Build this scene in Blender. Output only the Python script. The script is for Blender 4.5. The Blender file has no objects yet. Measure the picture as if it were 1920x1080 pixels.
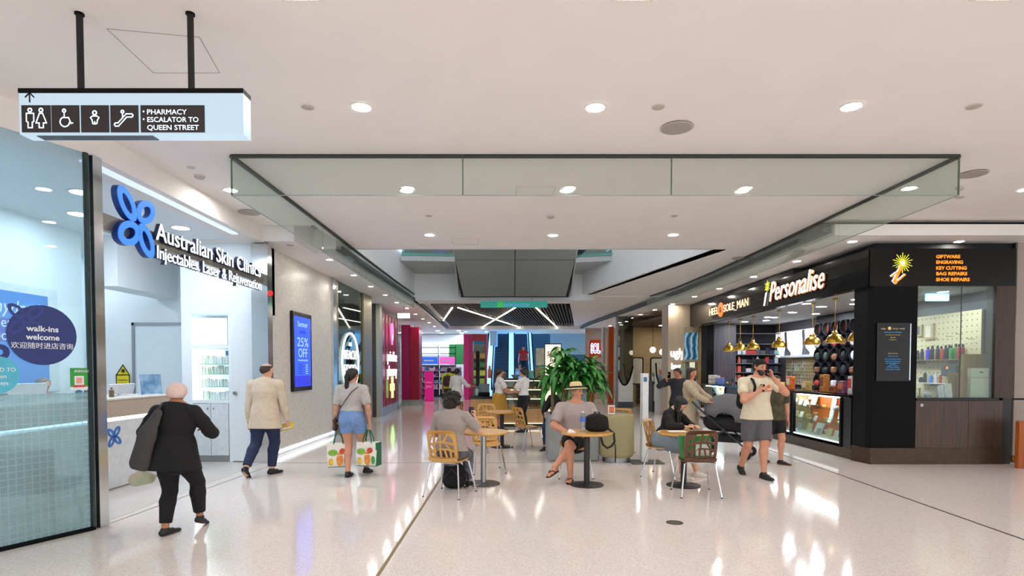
import bpy, bmesh, math, random
import numpy as np
from mathutils import Vector, Matrix
random.seed(7)
SC = bpy.context.scene
COL = SC.collection
PI = math.pi
R = math.radians
ORD = ('first','second','third','fourth','fifth','sixth','seventh','eighth','ninth','tenth','eleventh','twelfth','thirteenth','fourteenth','fifteenth','sixteenth','seventeenth','eighteenth','nineteenth','twentieth','twenty-first','twenty-second')

# ------------------------------------------------------------------ camera
PITCH = R(1.7); FPX = 1066.67; HORIZ = 691.0
YPP = HORIZ + FPX * math.tan(PITCH)
CAMZ = 1.65
cam_d = bpy.data.cameras.new('camera'); cam = bpy.data.objects.new('camera', cam_d); COL.objects.link(cam)
cam.location = (0, 0, CAMZ); cam.rotation_euler = (PI/2 - PITCH, 0, 0)
cam_d.sensor_width = 36; cam_d.lens = 36 * FPX / 1920
cam_d.shift_y = (YPP - 540) / 1920
cam_d.clip_start = 0.05; cam_d.clip_end = 200
SC.camera = cam
# ------------------------------------------------------------------ world and exposure
W = bpy.data.worlds.new('world'); SC.world = W; W.use_nodes = True
bg = W.node_tree.nodes['Background']; bg.inputs[0].default_value = (0.94, 0.97, 1.0, 1); bg.inputs[1].default_value = 1.55
SC.view_settings.view_transform = 'Standard'; SC.view_settings.look = 'None'
SC.view_settings.gamma = 1; SC.view_settings.exposure = 0.0; SC.view_settings.use_curve_mapping = False
LAMP = 228.0      # radiance of the ceiling downlights
cy = SC.cycles
cy.use_denoising = True; cy.max_bounces = 8; cy.diffuse_bounces = 5; cy.glossy_bounces = 4; cy.transmission_bounces = 4
cy.transparent_max_bounces = 14; cy.sample_clamp_indirect = 6; cy.sample_clamp_direct = 0
cy.caustics_reflective = False; cy.caustics_refractive = False; cy.use_light_tree = True

# ------------------------------------------------------------------ colours and materials
def lin(c):
    c = c / 255.0
    return c / 12.92 if c <= 0.04045 else ((c + 0.055) / 1.055) ** 2.4
def C(h):
    h = h.lstrip('#'); return (lin(int(h[0:2], 16)), lin(int(h[2:4], 16)), lin(int(h[4:6], 16)))
MATS = {}
def M(name, hexc, rough=0.5, metal=0.0, noise=0.06, scale=14.0, bump=0.0, spec=0.5, coat=0.0, stretch=None, col2=None):
    """procedural surface: base colour broken up by noise, optional fine relief"""
    if name in MATS: return MATS[name]
    m = bpy.data.materials.new(name); m.use_nodes = True; nt = m.node_tree; N = nt.nodes; L = nt.links
    b = N['Principled BSDF']; c = C(hexc)
    b.inputs['Roughness'].default_value = rough; b.inputs['Metallic'].default_value = metal
    b.inputs['Specular IOR Level'].default_value = spec; b.inputs['Coat Weight'].default_value = coat
    tc = N.new('ShaderNodeTexCoord'); no = N.new('ShaderNodeTexNoise'); no.inputs['Scale'].default_value = scale; no.inputs['Detail'].default_value = 3
    src = tc.outputs['Object']
    if stretch:
        mp = N.new('ShaderNodeMapping'); mp.inputs['Scale'].default_value = stretch; L.new(src, mp.inputs[0]); src = mp.outputs[0]
    L.new(src, no.inputs['Vector'])
    rp = N.new('ShaderNodeValToRGB'); rp.color_ramp.elements[0].position = 0.3; rp.color_ramp.elements[1].position = 0.7
    if col2: c0, c1 = c, C(col2)
    else: c0 = tuple(max(0, v*(1-noise)) for v in c); c1 = tuple(min(1, v*(1+noise)) for v in c)
    rp.color_ramp.elements[0].color = (*c0, 1); rp.color_ramp.elements[1].color = (*c1, 1)
    L.new(no.outputs['Fac'], rp.inputs[0]); L.new(rp.outputs[0], b.inputs['Base Color'])
    if bump:
        bp = N.new('ShaderNodeBump'); bp.inputs['Strength'].default_value = bump; bp.inputs['Distance'].default_value = 0.01
        L.new(no.outputs['Fac'], bp.inputs['Height']); L.new(bp.outputs[0], b.inputs['Normal'])
    MATS[name] = m; return m
def E(name, hexc, strength, base=None):
    """something that gives off light"""
    if name in MATS: return MATS[name]
    m = bpy.data.materials.new(name); m.use_nodes = True; b = m.node_tree.nodes['Principled BSDF']; c = C(hexc)
    b.inputs['Base Color'].default_value = (*(C(base) if base else c), 1); b.inputs['Emission Color'].default_value = (*c, 1)
    b.inputs['Emission Strength'].default_value = strength; b.inputs['Roughness'].default_value = 0.4
    MATS[name] = m; return m
def G(name, hexc, gloss=0.06, rough=0.0, opac=0.0, opc='#ffffff'):
    """thin architectural glass: tinted see-through plus a fresnel reflection (plus optional frosting)"""
    if name in MATS: return MATS[name]
    m = bpy.data.materials.new(name); m.use_nodes = True; nt = m.node_tree; N = nt.nodes; L = nt.links
    N.remove(N['Principled BSDF']); out = N['Material Output']
    tr = N.new('ShaderNodeBsdfTransparent'); tr.inputs[0].default_value = (*C(hexc), 1)
    gl = N.new('ShaderNodeBsdfGlossy'); gl.inputs['Roughness'].default_value = rough; gl.inputs[0].default_value = (.95, 1, .98, 1)
    lw = N.new('ShaderNodeLayerWeight'); lw.inputs[0].default_value = 0.25
    mp = N.new('ShaderNodeMapRange'); mp.inputs[3].default_value = gloss*.6; mp.inputs[4].default_value = 0.4
    L.new(lw.outputs['Fresnel'], mp.inputs[0])
    mx = N.new('ShaderNodeMixShader'); L.new(mp.outputs[0], mx.inputs[0]); L.new(tr.outputs[0], mx.inputs[1]); L.new(gl.outputs[0], mx.inputs[2])
    last = mx
    if opac:
        df = N.new('ShaderNodeBsdfDiffuse'); df.inputs[0].default_value = (*C(opc), 1)
        tl = N.new('ShaderNodeBsdfTranslucent'); tl.inputs[0].default_value = (*C(opc), 1)
        ad = N.new('ShaderNodeMixShader'); ad.inputs[0].default_value = 0.5; L.new(df.outputs[0], ad.inputs[1]); L.new(tl.outputs[0], ad.inputs[2])
        m2 = N.new('ShaderNodeMixShader'); m2.inputs[0].default_value = opac; L.new(mx.outputs[0], m2.inputs[1]); L.new(ad.outputs[0], m2.inputs[2]); last = m2
    L.new(last.outputs[0], out.inputs[0]); MATS[name] = m; return m

# ------------------------------------------------------------------ mesh building
def lk(o, parent=None):
    COL.objects.link(o)
    if parent is not None: o.parent = parent
    return o
def pmat(p):
    return Matrix.Translation(p.location) @ p.rotation_euler.to_matrix().to_4x4() @ Matrix.Diagonal((*p.scale, 1))
def wmat(p):
    m = pmat(p)
    while p.parent is not None: p = p.parent; m = pmat(p) @ m
    return m
class MB:
    def __init__(s): s.v = []; s.f = []
    def add(s, vs, fs, mat=None):
        n = len(s.v)
        s.v += [tuple(mat @ Vector(p)) for p in vs] if mat is not None else [tuple(p) for p in vs]
        s.f += [tuple(i+n for i in f) for f in fs]; return s
    def box(s, a, b, mat=None):
        x0, y0, z0 = a; x1, y1, z1 = b
        if x0 > x1: x0, x1 = x1, x0
        if y0 > y1: y0, y1 = y1, y0
        if z0 > z1: z0, z1 = z1, z0
        return s.add([(x0,y0,z0),(x1,y0,z0),(x1,y1,z0),(x0,y1,z0),(x0,y0,z1),(x1,y0,z1),(x1,y1,z1),(x0,y1,z1)],
              [(0,3,2,1),(4,5,6,7),(0,1,5,4),(1,2,6,5),(2,3,7,6),(3,0,4,7)], mat)
    def bbox(s, a, b, e=0.01, mat=None):
        """box with chamfered edges"""
        x0, y0, z0 = [min(p, q) for p, q in zip(a, b)]; x1, y1, z1 = [max(p, q) for p, q in zip(a, b)]
        e = min(e, (x1-x0)*.45, (y1-y0)*.45, (z1-z0)*.45)
        vs = []
        for sx in (0,1):
            for sy in (0,1):
                for sz in (0,1):
                    X = (x0,x1)[sx]; Y = (y0,y1)[sy]; Z = (z0,z1)[sz]
                    dx = e*(1-2*sx); dy = e*(1-2*sy); dz = e*(1-2*sz)
                    vs += [(X, Y+dy, Z+dz), (X+dx, Y, Z+dz), (X+dx, Y+dy, Z)]
        bm = bmesh.new()
        for p in vs: bm.verts.new(p)
        r = bmesh.ops.convex_hull(bm, input=bm.verts); bm.verts.index_update()
        bmesh.ops.dissolve_limit(bm, angle_limit=0.01, verts=bm.verts, edges=bm.edges); bm.verts.index_update()
        V = [tuple(v.co) for v in bm.verts]; F = [tuple(v.index for v in f.verts) for f in bm.faces]; bm.free()
        return s.add(V, F, mat)
    def prism(s, poly, z0, z1, mat=None):
        n = len(poly); a = sum(poly[i][0]*poly[(i+1)%n][1]-poly[(i+1)%n][0]*poly[i][1] for i in range(n))
        if a < 0: poly = poly[::-1]
        vs = [(p[0],p[1],z0) for p in poly] + [(p[0],p[1],z1) for p in poly]
        fs = [tuple(range(n))[::-1], tuple(range(n, 2*n))] + [(i,(i+1)%n,n+(i+1)%n,n+i) for i in range(n)]
        return s.add(vs, fs, mat)
    def cyl(s, p0, p1, r0, r1=None, n=16, mat=None, caps=True):
        r1 = r0 if r1 is None else r1; p0 = Vector(p0); p1 = Vector(p1); d = (p1-p0).normalized()
        u = d.orthogonal().normalized(); w = d.cross(u); vs = []; fs = []
        for p, r in ((p0, r0), (p1, r1)):
            for i in range(n):
                a = 2*PI*i/n; vs.append(p + u*math.cos(a)*r + w*math.sin(a)*r)
        fs = [(i,(i+1)%n,n+(i+1)%n,n+i) for i in range(n)]
        if caps: fs += [tuple(range(n))[::-1], tuple(range(n,2*n))]
        return s.add(vs, fs, mat)
    def tube(s, path, r, n=8, mat=None, closed=False):
        P = [Vector(p) for p in path]; m = len(P); vs = []; fs = []; u = None
        for i, p in enumerate(P):
            if closed: t = (P[(i+1)%m]-P[i-1]).normalized()
            else: t = (P[min(i+1,m-1)]-P[max(i-1,0)]).normalized()
            if u is None: u = t.orthogonal().normalized()
            else:
                u = (u - t*u.dot(t))
                u = u.normalized() if u.length > 1e-6 else t.orthogonal().normalized()
            w = t.cross(u); rr = r[i] if isinstance(r, (list, tuple)) else r
            for k in range(n):
                a = 2*PI*k/n; vs.append(p + u*math.cos(a)*rr + w*math.sin(a)*rr)
        for i in range(m if closed else m-1):
            j = (i+1) % m
            fs += [(i*n+k, i*n+(k+1)%n, j*n+(k+1)%n, j*n+k) for k in range(n)]
        if not closed: fs += [tuple(range(n))[::-1], tuple(range((m-1)*n, m*n))]
        return s.add(vs, fs, mat)
    def lathe(s, prof, n=20, mat=None, cap=True):
        vs = []; fs = []; m = len(prof)
        for r, z in prof:
            for k in range(n):
                a = 2*PI*k/n; vs.append((r*math.cos(a), r*math.sin(a), z))
        for i in range(m-1): fs += [(i*n+k, i*n+(k+1)%n, (i+1)*n+(k+1)%n, (i+1)*n+k) for k in range(n)]
        if cap: fs += [tuple(range(n))[::-1], tuple(range((m-1)*n, m*n))]
        return s.add(vs, fs, mat)
    def ball(s, c, r, n=12, mat=None):
        c = Vector(c); rx, ry, rz = (r, r, r) if not isinstance(r, (tuple, list)) else r; vs = [c+Vector((0,0,-rz))]; fs = []; h = n//2
        for i in range(1, h):
            a = -PI/2 + PI*i/h
            for k in range(n):
                b = 2*PI*k/n; vs.append(c + Vector((rx*math.cos(a)*math.cos(b), ry*math.cos(a)*math.sin(b), rz*math.sin(a))))
        vs.append(c+Vector((0,0,rz))); last = len(vs)-1
        fs += [(0, 1+(k+1)%n, 1+k) for k in range(n)]
        for i in range(h-2): fs += [(1+i*n+k, 1+i*n+(k+1)%n, 1+(i+1)*n+(k+1)%n, 1+(i+1)*n+k) for k in range(n)]
        fs += [(1+(h-2)*n+k, 1+(h-2)*n+(k+1)%n, last) for k in range(n)]
        return s.add(vs, fs, mat)
    def quad(s, a, b, c, d): return s.add([a,b,c,d], [(0,1,2,3)])
    def slab(s, a, b, c, d, t):
        """four-cornered plate of thickness t behind its normal"""
        a, b, c, d = map(Vector, (a,b,c,d)); n = (b-a).cross(d-a).normalized()*t
        return s.add([a,b,c,d,a-n,b-n,c-n,d-n], [(0,1,2,3),(7,6,5,4),(0,4,5,1),(1,5,6,2),(2,6,7,3),(3,7,4,0)])
    def obj(s, name, mat, parent=None, world=True, smooth=35, label=None):
        """world=True: vertices were given in scene coordinates, moved into the parent's frame"""
        me = bpy.data.meshes.new(name); V = s.v
        if parent is not None and world:
            im = wmat(parent).inverted(); V = [tuple(im @ Vector(p)) for p in V]
        me.from_pydata(V, [], s.f); me.validate()
        if smooth: me.shade_smooth(); me.set_sharp_from_angle(angle=R(smooth))
        o = bpy.data.objects.new(name, me)
        if mat is not None: me.materials.append(mat)
        if label: o['label'] = label
        return lk(o, parent)
def tag(o, label=None, cat=None, group=None, kind=None):
    if label: o['label'] = label
    if cat: o['category'] = cat
    if group: o['group'] = group
    if kind: o['kind'] = kind
    return o
def thing(name, label, cat, loc=(0,0,0), rz=0.0, group=None):
    o = bpy.data.objects.new(name, None); o.empty_display_size = .1; lk(o); o.location = loc; o.rotation_euler = (0,0,rz)
    return tag(o, label, cat, group)
def struct(name, loc=(0,0,0)):
    o = bpy.data.objects.new(name, None); lk(o); o.location = loc; o['kind'] = 'structure'; return o
def S(name, mb, mat, parent=None, smooth=30):
    o = mb.obj(name, mat, parent, smooth=smooth)
    if parent is None: o['kind'] = 'structure'
    return o
def dup(o, loc=None, rz=None, label=None, parent=None):
    c = o.copy(); lk(c)
    if parent is not None: c.parent = parent
    if loc is not None: c.location = loc
    if rz is not None: c.rotation_euler = (0,0,rz)
    if label: c['label'] = label
    for ch in list(o.children): dup(ch, parent=c)
    return c
# pixel of the photograph -> point of the place, on a given plane (1920 x 1080 frame)
def ray(px, py):
    a = (px-960)/FPX; b = (YPP-py)/FPX
    return Vector((a, math.cos(PITCH)+b*math.sin(PITCH), -math.sin(PITCH)+b*math.cos(PITCH)))
def onz(px, py, z=0.0): d = ray(px, py); t = (z-CAMZ)/d.z; return Vector((d.x*t, d.y*t, z))
def ony(px, py, y): d = ray(px, py); t = y/d.y; return Vector((d.x*t, y, CAMZ+d.z*t))
def onx(px, py, x): d = ray(px, py); t = x/d.x; return Vector((x, d.y*t, CAMZ+d.z*t))
# lettering and flat cut-outs
def frame_m(o, right, normal):
    r = Vector(right).normalized(); n = Vector(normal).normalized(); u = n.cross(r).normalized()
    m = Matrix((r, u, n)).transposed().to_4x4(); m.translation = Vector(o); return m
def text(name, s, size, mat, o, right=(1,0,0), normal=(0,-1,0), parent=None, ext=0.004, align='LEFT', fit=None, bold=0.0, shear=0.0, sp=1.0, label=None):
    cu = bpy.data.curves.new('lettering', 'FONT'); cu.body = s; cu.size = size; cu.extrude = ext; cu.align_x = align; cu.offset = bold; cu.shear = shear; cu.space_character = sp
    cu.resolution_u = 3
    t = bpy.data.objects.new('lettering', cu); me = bpy.data.meshes.new_from_object(t)
    V = [v.co.copy() for v in me.vertices]; F = [tuple(p.vertices) for p in me.polygons]
    bpy.data.objects.remove(t); bpy.data.curves.remove(cu); bpy.data.meshes.remove(me)
    if not V: return None
    if fit:
        x0 = min(v.x for v in V); x1 = max(v.x for v in V); k = fit/(x1-x0)
        for v in V: v.x *= k
    mb = MB(); mb.add(V, F, frame_m(o, right, normal))
    return mb.obj(name, mat, parent, smooth=0, label=label)
def cutout(loops, depth, mat4=None):
    """filled 2-D outline with holes, extruded -> (verts, faces)"""
    cu = bpy.data.curves.new('outline', 'CURVE'); cu.dimensions = '2D'; cu.fill_mode = 'BOTH'; cu.extrude = depth/2
    for lp in loops:
        sp = cu.splines.new('POLY'); sp.points.add(len(lp)-1); sp.use_cyclic_u = True
        for p, q in zip(sp.points, lp): p.co = (q[0], q[1], 0, 1)
    t = bpy.data.objects.new('outline', cu); me = bpy.data.meshes.new_from_object(t)
    V = [v.co.copy() for v in me.vertices]; F = [tuple(p.vertices) for p in me.polygons]
    bpy.data.objects.remove(t); bpy.data.curves.remove(cu); bpy.data.meshes.remove(me)
    return V, F
def stroke(mb, pts, w, m4, closed=False, t=0.003):
    """a flat drawn line in the plane of m4"""
    P = [Vector((p[0], p[1], 0)) for p in pts]; n = len(P)
    for i in range(n if closed else n-1):
        a = P[i]; b = P[(i+1) % n]; d = (b-a)
        if d.length < 1e-6: continue
        d.normalize(); q = Vector((-d.y, d.x, 0))*w/2; e = d*w*.4
        mb.add([a-e-q, b+e-q, b+e+q, a-e+q, *(p+Vector((0,0,t)) for p in (a-e-q, b+e-q, b+e+q, a-e+q))],
               [(4,5,6,7),(0,1,5,4),(1,2,6,5),(2,3,7,6),(3,0,4,7)], m4)
def circ(cx, cy, r, n=20, a0=0, a1=2*PI, ry=None):
    ry = ry or r; k = n if abs(a1-a0-2*PI) < 1e-6 else n-1
    return [(cx+r*math.cos(a0+(a1-a0)*i/k), cy+ry*math.sin(a0+(a1-a0)*i/k)) for i in range(n)]
def rrect(x0, y0, x1, y1, r, n=5):
    out = []
    for cx, cyy, a in ((x1-r,y1-r,0),(x0+r,y1-r,90),(x0+r,y0+r,180),(x1-r,y0+r,270)):
        for i in range(n+1):
            t = R(a+90*i/n); out.append((cx+r*math.cos(t), cyy+r*math.sin(t)))
    return out
# ================================================================== the setting
def terrazzo():
    m = bpy.data.materials.new('terrazzo'); m.use_nodes = True; nt = m.node_tree; N = nt.nodes; L = nt.links; b = N['Principled BSDF']
    tc = N.new('ShaderNodeTexCoord')
    v1 = N.new('ShaderNodeTexVoronoi'); v1.inputs['Scale'].default_value = 150; L.new(tc.outputs['Object'], v1.inputs['Vector'])
    r1 = N.new('ShaderNodeValToRGB'); e = r1.color_ramp.elements; e[0].position = 0; e[0].color = (*C('#cdc1b9'), 1); e[1].position = 1; e[1].color = (*C('#f4efec'), 1)
    x = e.new(.25); x.color = (*C('#e0d7d1'), 1); x = e.new(.7); x.color = (*C('#eae2dd'), 1)
    sp = N.new('ShaderNodeSeparateColor'); L.new(v1.outputs['Color'], sp.inputs[0]); L.new(sp.outputs[0], r1.inputs[0])
    n2 = N.new('ShaderNodeTexNoise'); n2.inputs['Scale'].default_value = 0.35; L.new(tc.outputs['Object'], n2.inputs['Vector'])
    mx = N.new('ShaderNodeMix'); mx.data_type = 'RGBA'; mx.blend_type = 'MULTIPLY'; mx.inputs[0].default_value = 1
    r2 = N.new('ShaderNodeValToRGB'); r2.color_ramp.elements[0].color = (.93,.92,.9,1); r2.color_ramp.elements[1].color = (1,1,1,1); L.new(n2.outputs[0], r2.inputs[0])
    L.new(r1.outputs[0], mx.inputs[6]); L.new(r2.outputs[0], mx.inputs[7]); L.new(mx.outputs[2], b.inputs['Base Color'])
    b.inputs['Roughness'].default_value = 0.09; b.inputs['Specular IOR Level'].default_value = 0.55
    n3 = N.new('ShaderNodeTexNoise'); n3.inputs['Scale'].default_value = 2.2; L.new(tc.outputs['Object'], n3.inputs['Vector'])
    bp = N.new('ShaderNodeBump'); bp.inputs['Strength'].default_value = .035; bp.inputs['Distance'].default_value = .02; L.new(n3.outputs[0], bp.inputs['Height']); L.new(bp.outputs[0], b.inputs['Normal'])
    return m
white = M('ceiling_paint', '#f3efec', .85, noise=.015, scale=2)
soffit_m = M('soffit_paint', '#f2f0ee', .8, noise=.015, scale=2)
wallw = M('white_wall', '#e8ecee', .6, noise=.015, scale=2)
clinicw = M('clinic_white', '#e6eef2', .45, noise=.015, scale=2)
black_gloss = M('black_gloss', '#060607', .12, noise=.1, spec=.35)
black_sat = M('black_satin', '#09090a', .5, noise=.1, spec=.12)
black_matt = M('black_matt', '#141416', .7, noise=.1)
chrome = M('chrome', '#d4d6d8', .14, 1.0, noise=.02)
steel = M('brushed_steel', '#a9abab', .35, 1.0, noise=.05, stretch=(1,1,60))
walnut = M('walnut_laminate', '#463329', .35, noise=.3, scale=3, stretch=(14,14,.6))
greywood = M('grey_wood_laminate', '#474248', .45, noise=.25, scale=3, stretch=(14,14,.6))
darkwood = M('dark_wood_laminate', '#3a3536', .45, noise=.25, scale=3, stretch=(14,14,.6))
oak = M('oak_laminate', '#b08a58', .45, noise=.15, scale=3, stretch=(14,14,.7))
grey_gap = M('shadow_gap_grey', '#56595a', .7)
beige_wall = M('beige_render', '#b29a70', .7, noise=.08, scale=3)
tan_stone = M('tan_travertine', '#b7a68f', .55, noise=.1, scale=2.5, stretch=(3,3,.8))
clear_glass = G('clear_glass', '#eef6f3', .05)
baffle_glass = G('smoke_baffle_glass', '#f4f8f6', .04)
blue_glass = G('shopfront_glass', '#eef8fa', .05, opac=.06, opc='#b9d8e4')

S('floor', MB().box((-13,-8,-.3),(17,50,0)), terrazzo())
gold = M('brass_strip', '#94825c', .4, .8)
S('trim_1', MB().box((-1.085,-6,.0),(-1.055,9.6,.003)), gold)
S('trim_2', MB().slab((4.62,-1,.003),(4.645,-1,.003),(5.235,11.6,.003),(5.21,11.6,.003),.003), M('black_joint', '#2b2826', .6))
S('trim_3', MB().slab((-4.3,5.8,.003),(-4.285,5.8,.003),(-4.085,9.9,.003),(-4.1,9.9,.003),.003), M('grey_joint', '#8d857e', .6))
S('trim_4', MB().box((-4.3,9.9,0),(5.2,9.92,.003)), MATS['grey_joint'])

# main ceiling, its slot edges, the void and the low soffits
mc = MB()
mc.prism([(-13,-8),(17,-8),(17,9.62),(5.15,9.62),(5.15,19.3),(2.42,19.3),(4.16,11.75),(-3.39,11.75),(-3.39,9.8),(-13,9.8)], 4.1, 4.4)
S('ceiling', mc, white)
S('wall_void_left', MB().prism([(-3.39,11.75),(-3.22,18.9),(-3.42,18.9),(-3.59,11.75)], 4.0, 8.5), wallw)
S('wall_void_right', MB().prism([(4.13,11.77),(2.32,18.9),(2.62,18.95),(4.42,11.8)], 4.1, 8.5), wallw)
S('wall_void_back', MB().box((-3.4,18.9,3.9),(2.7,19.2,4.8)), wallw)
S('trim_5', MB().box((-3.39,11.72,4.09),(4.16,11.76,4.14)), M('pale_edge','#c9c9c6',.6))
# low soffit on the left of the aisle
S('ceiling', MB().prism([(-8,9.86),(-3.75,9.86),(-3.75,10.9),(-3.35,10.9),(-3.3,19.8),(-3.7,32),(-8,32)], 3.84, 4.3), soffit_m)
S('ceiling', MB().prism([(5.3,9.42),(17,9.42),(17,32),(4.0,32),(4.05,29.6),(4.7,22),(5.2,15)], 3.84, 4.02), soffit_m)
S('trim_6', MB().box((5.3,9.62,4.02),(17,9.9,4.4)), black_matt)
# rounded groove along both soffit edges, its shade painted in as grey
gr = MB(); gr.prism([(-3.35,10.9),(-3.22,10.9),(-3.2,19.6),(-3.55,31.9),(-3.7,31.9),(-3.3,19.8)], 3.9, 3.98)
S('trim_7', gr, grey_gap)
gr = MB(); gr.prism([(5.15,9.5),(5.3,9.5),(5.2,15),(4.7,22),(4.05,29.6),(3.95,31.9),(3.8,31.9),(3.9,29.5),(4.55,22),(5.05,15)], 3.90, 3.98)
S('trim_8', gr, grey_gap)
# ceiling round the slatted panel, far soffit
S('ceiling', MB().prism([(-3.3,19.2),(-3.0,19.8),(-3.45,32),(-3.7,32)], 4.05, 4.3), soffit_m)
S('ceiling', MB().prism([(1.9,19.2),(5.2,19.2),(4.6,24),(3.9,32),(3.5,32)], 4.05, 4.3), soffit_m)
S('ceiling', MB().prism([(-3.3,19.2),(2.7,19.2),(2.6,19.8),(-3.3,19.8)], 3.9, 4.3), soffit_m)
S('ceiling', MB().box((-9,32,3.84),(9,36,4.4)), soffit_m)
S('ceiling', MB().prism([(5.0,9.66),(5.7,9.66),(5.6,15),(5.1,22),(4.4,32),(3.7,32),(4.4,22),(4.9,15)], 4.11, 4.2), grey_gap)  # added cap keeping sky light out of the right groove, grey for shade
S('ceiling', MB().prism([(-4.2,9.7),(-3.3,9.7),(-3.3,11.72),(-3.62,11.74),(-3.5,19.2),(-3.7,32),(-4.2,32)], 4.41, 4.5), grey_gap)  # added cap closing the left recess to the sky, its shade put in as grey
S('wall_slot', MB().prism([(-3.80,9.83),(-3.45,9.83),(-3.45,9.86),(-3.80,9.86)], 4.1, 4.45), white)
slat_root = struct('ceiling'); 
backing = M('slat_backing', '#2a2624', .8)
S('backing_board', MB().box((-4.2,19.85,4.22),(4.3,32,4.26)), backing, slat_root)
slat_m = M('dark_slats', '#574b43', .5, noise=.2, scale=3)
def clipx(y): t = (y-19.8)/12.2; return (-3.0-.45*t, 1.9+1.6*t)
sl0 = None
for i in range(64):
    x = -6.0 + i*.13; ys = []
    for q in range(61):
        y = 19.8 + 12.2*q/60; xx = x + .12*(y-19.8); a, b = clipx(y)
        if a < xx < b: ys.append(y)
    if len(ys) < 3: continue
    y0, y1 = ys[0], ys[-1]; xa = x+.12*(y0-19.8); xb = x+.12*(y1-19.8)
    S('slat', MB().prism([(xa-.02,y0),(xb-.02,y1),(xb+.02,y1),(xa+.02,y0)],4.03,4.15), slat_m, slat_root, smooth=0)
S('front_fascia', MB().box((-2.95,19.75,3.98),(1.95,19.83,4.2)), M('blue_black','#20262b',.4), slat_root)
# long light lines under the slats
strip_e = E('light_line', '#fff6e2', 9)
def px_strip(x0, y0, x1, y1, z=3.965):
    a = onz(x0,y0,z); b = onz(x1,y1,z); d = (b-a); n = Vector((-d.y,d.x,0)).normalized()*.026
    t = thing('light_strip', None, 'light', tuple((a+b)/2))
    MB().prism([(a-n)[:2],(b-n)[:2],(b+n)[:2],(a+n)[:2]], 3.955, 3.985).obj('diffuser', strip_e, t)
    MB().prism([(a-n*.9)[:2],(b-n*.9)[:2],(b+n*.9)[:2],(a+n*.9)[:2]], 3.986, 4.03).obj('housing', black_sat, t)
    return t
tag(px_strip(848,577,831,601), 'short slanting light line at the left end of the slatted ceiling')
tag(px_strip(859,577,985,617), 'long light line falling to the right, crossing another under the slats')
tag(px_strip(966,577,900,616), 'light line rising to the right, crossing the long one under the slats')
tag(px_strip(1005,577,1049,618), 'uncrossed light line at the right end of the slatted ceiling')

# upper floor seen through the void
S('wall_upper_1', MB().prism([(-3.22,16.6),(-1.68,16.75),(-1.68,18.9),(-3.22,18.9)], 4.78, 4.95), M('grey_soffit','#aab0b2',.7))
S('wall_upper_2', MB().prism([(1.88,16.9),(2.95,16.6),(2.4,18.9),(1.88,18.9)], 4.78, 4.95), MATS['grey_soffit'])
teal = G('teal_glass', '#4f9a93', .12)
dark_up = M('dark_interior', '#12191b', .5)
w = struct('window_1'); S('pane', MB().prism([(-3.2,16.62),(-1.7,16.77),(-1.7,16.79),(-3.2,16.64)], 4.95, 6.1), teal, w)
S('rail', MB().prism([(-3.2,16.58),(-1.7,16.73),(-1.7,16.8),(-3.2,16.65)], 4.93, 5.0), M('teal_edge','#3f8a80',.3), w)
w = struct('window_2'); S('pane', MB().prism([(1.9,16.92),(2.9,16.62),(2.9,16.64),(1.9,16.94)], 4.95, 6.1), teal, w)
S('rail', MB().prism([(1.9,16.88),(2.9,16.58),(2.9,16.64),(1.9,16.94)], 4.93, 5.0), MATS['teal_edge'], w)
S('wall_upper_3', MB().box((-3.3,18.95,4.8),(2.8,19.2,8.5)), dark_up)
S('window_3', MB().box((-2.6,18.88,4.96),(-2.2,18.93,5.9)), E('purple_window','#3a1fd0',1.2))
led_m = E('cool_led', '#dfe6ff', 6)
S('trim_9', MB().prism([(-3.36,12.2),(-3.24,17.0),(-3.2,17.0),(-3.32,12.2)], 5.12, 5.15), led_m)
S('trim_10', MB().prism([(4.03,12.2),(2.83,17.0),(2.79,17.0),(3.99,12.2)], 5.12, 5.15), led_m)

# escalator crossing the void: its panelled underside
esc = thing('escalator', 'grey panelled underside of an escalator crossing the ceiling void', 'escalator', (0.09,18.5,3.99))
espan = M('escalator_panel', '#8f9493', .38, .25, noise=.04, scale=1)
x0, x1, xm = -1.69, 1.87, .09
def ez(y): return 3.97 + .577*(18.5-y)
core = MB()
for a, b in (((x0+.03,18.5),(x1-.03,11.9)),):
    ya, yb = 18.55, 11.8
    core.add([(x0+.03,ya,ez(ya)+.02),(x1-.03,ya,ez(ya)+.02),(x1-.03,yb,ez(yb)+.02),(x0+.03,yb,ez(yb)+.02),
              (x0+.03,ya,ez(ya)+1.0),(x1-.03,ya,ez(ya)+1.0),(x1-.03,yb,ez(yb)+1.3),(x0+.03,yb,ez(yb)+1.3)],
             [(0,1,2,3),(7,6,5,4),(0,4,5,1),(1,5,6,2),(2,6,7,3),(3,7,4,0)])
core.obj('truss', black_matt, esc)
yr = [18.48, 16.94, 15.35, 13.8, 12.2]
for i in range(4):
    for j, (a, b) in enumerate(((x0,xm-.012),(xm+.012,x1))):
        ya, yb = yr[i], yr[i+1]+.02; sh = .13 if i == 0 else 0
        aa = a + (sh if j == 0 else 0); bb = b - (sh if j == 1 else 0)
        MB().slab((a,yb,ez(yb)),(aa,ya,ez(ya)),(bb,ya,ez(ya)),(b,yb,ez(yb)),.03).obj('panel', espan, esc)
for sx in (x0-.02, x1+.02):
    MB().add([(sx-.02,18.5,ez(18.5)),(sx+.02,18.5,ez(18.5)),(sx+.02,11.9,ez(11.9)),(sx-.02,11.9,ez(11.9)),(sx-.02,18.5,ez(18.5)+1.1),(sx+.02,18.5,ez(18.5)+1.1),(sx+.02,11.9,ez(11.9)+1.3),(sx-.02,11.9,ez(11.9)+1.3)],[(0,3,2,1),(4,5,6,7),(0,1,5,4),(1,2,6,5),(2,3,7,6),(3,0,4,7)]).obj('skirt_panel', M('escalator_side','#a7aaac',.4,.2), esc)

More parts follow.
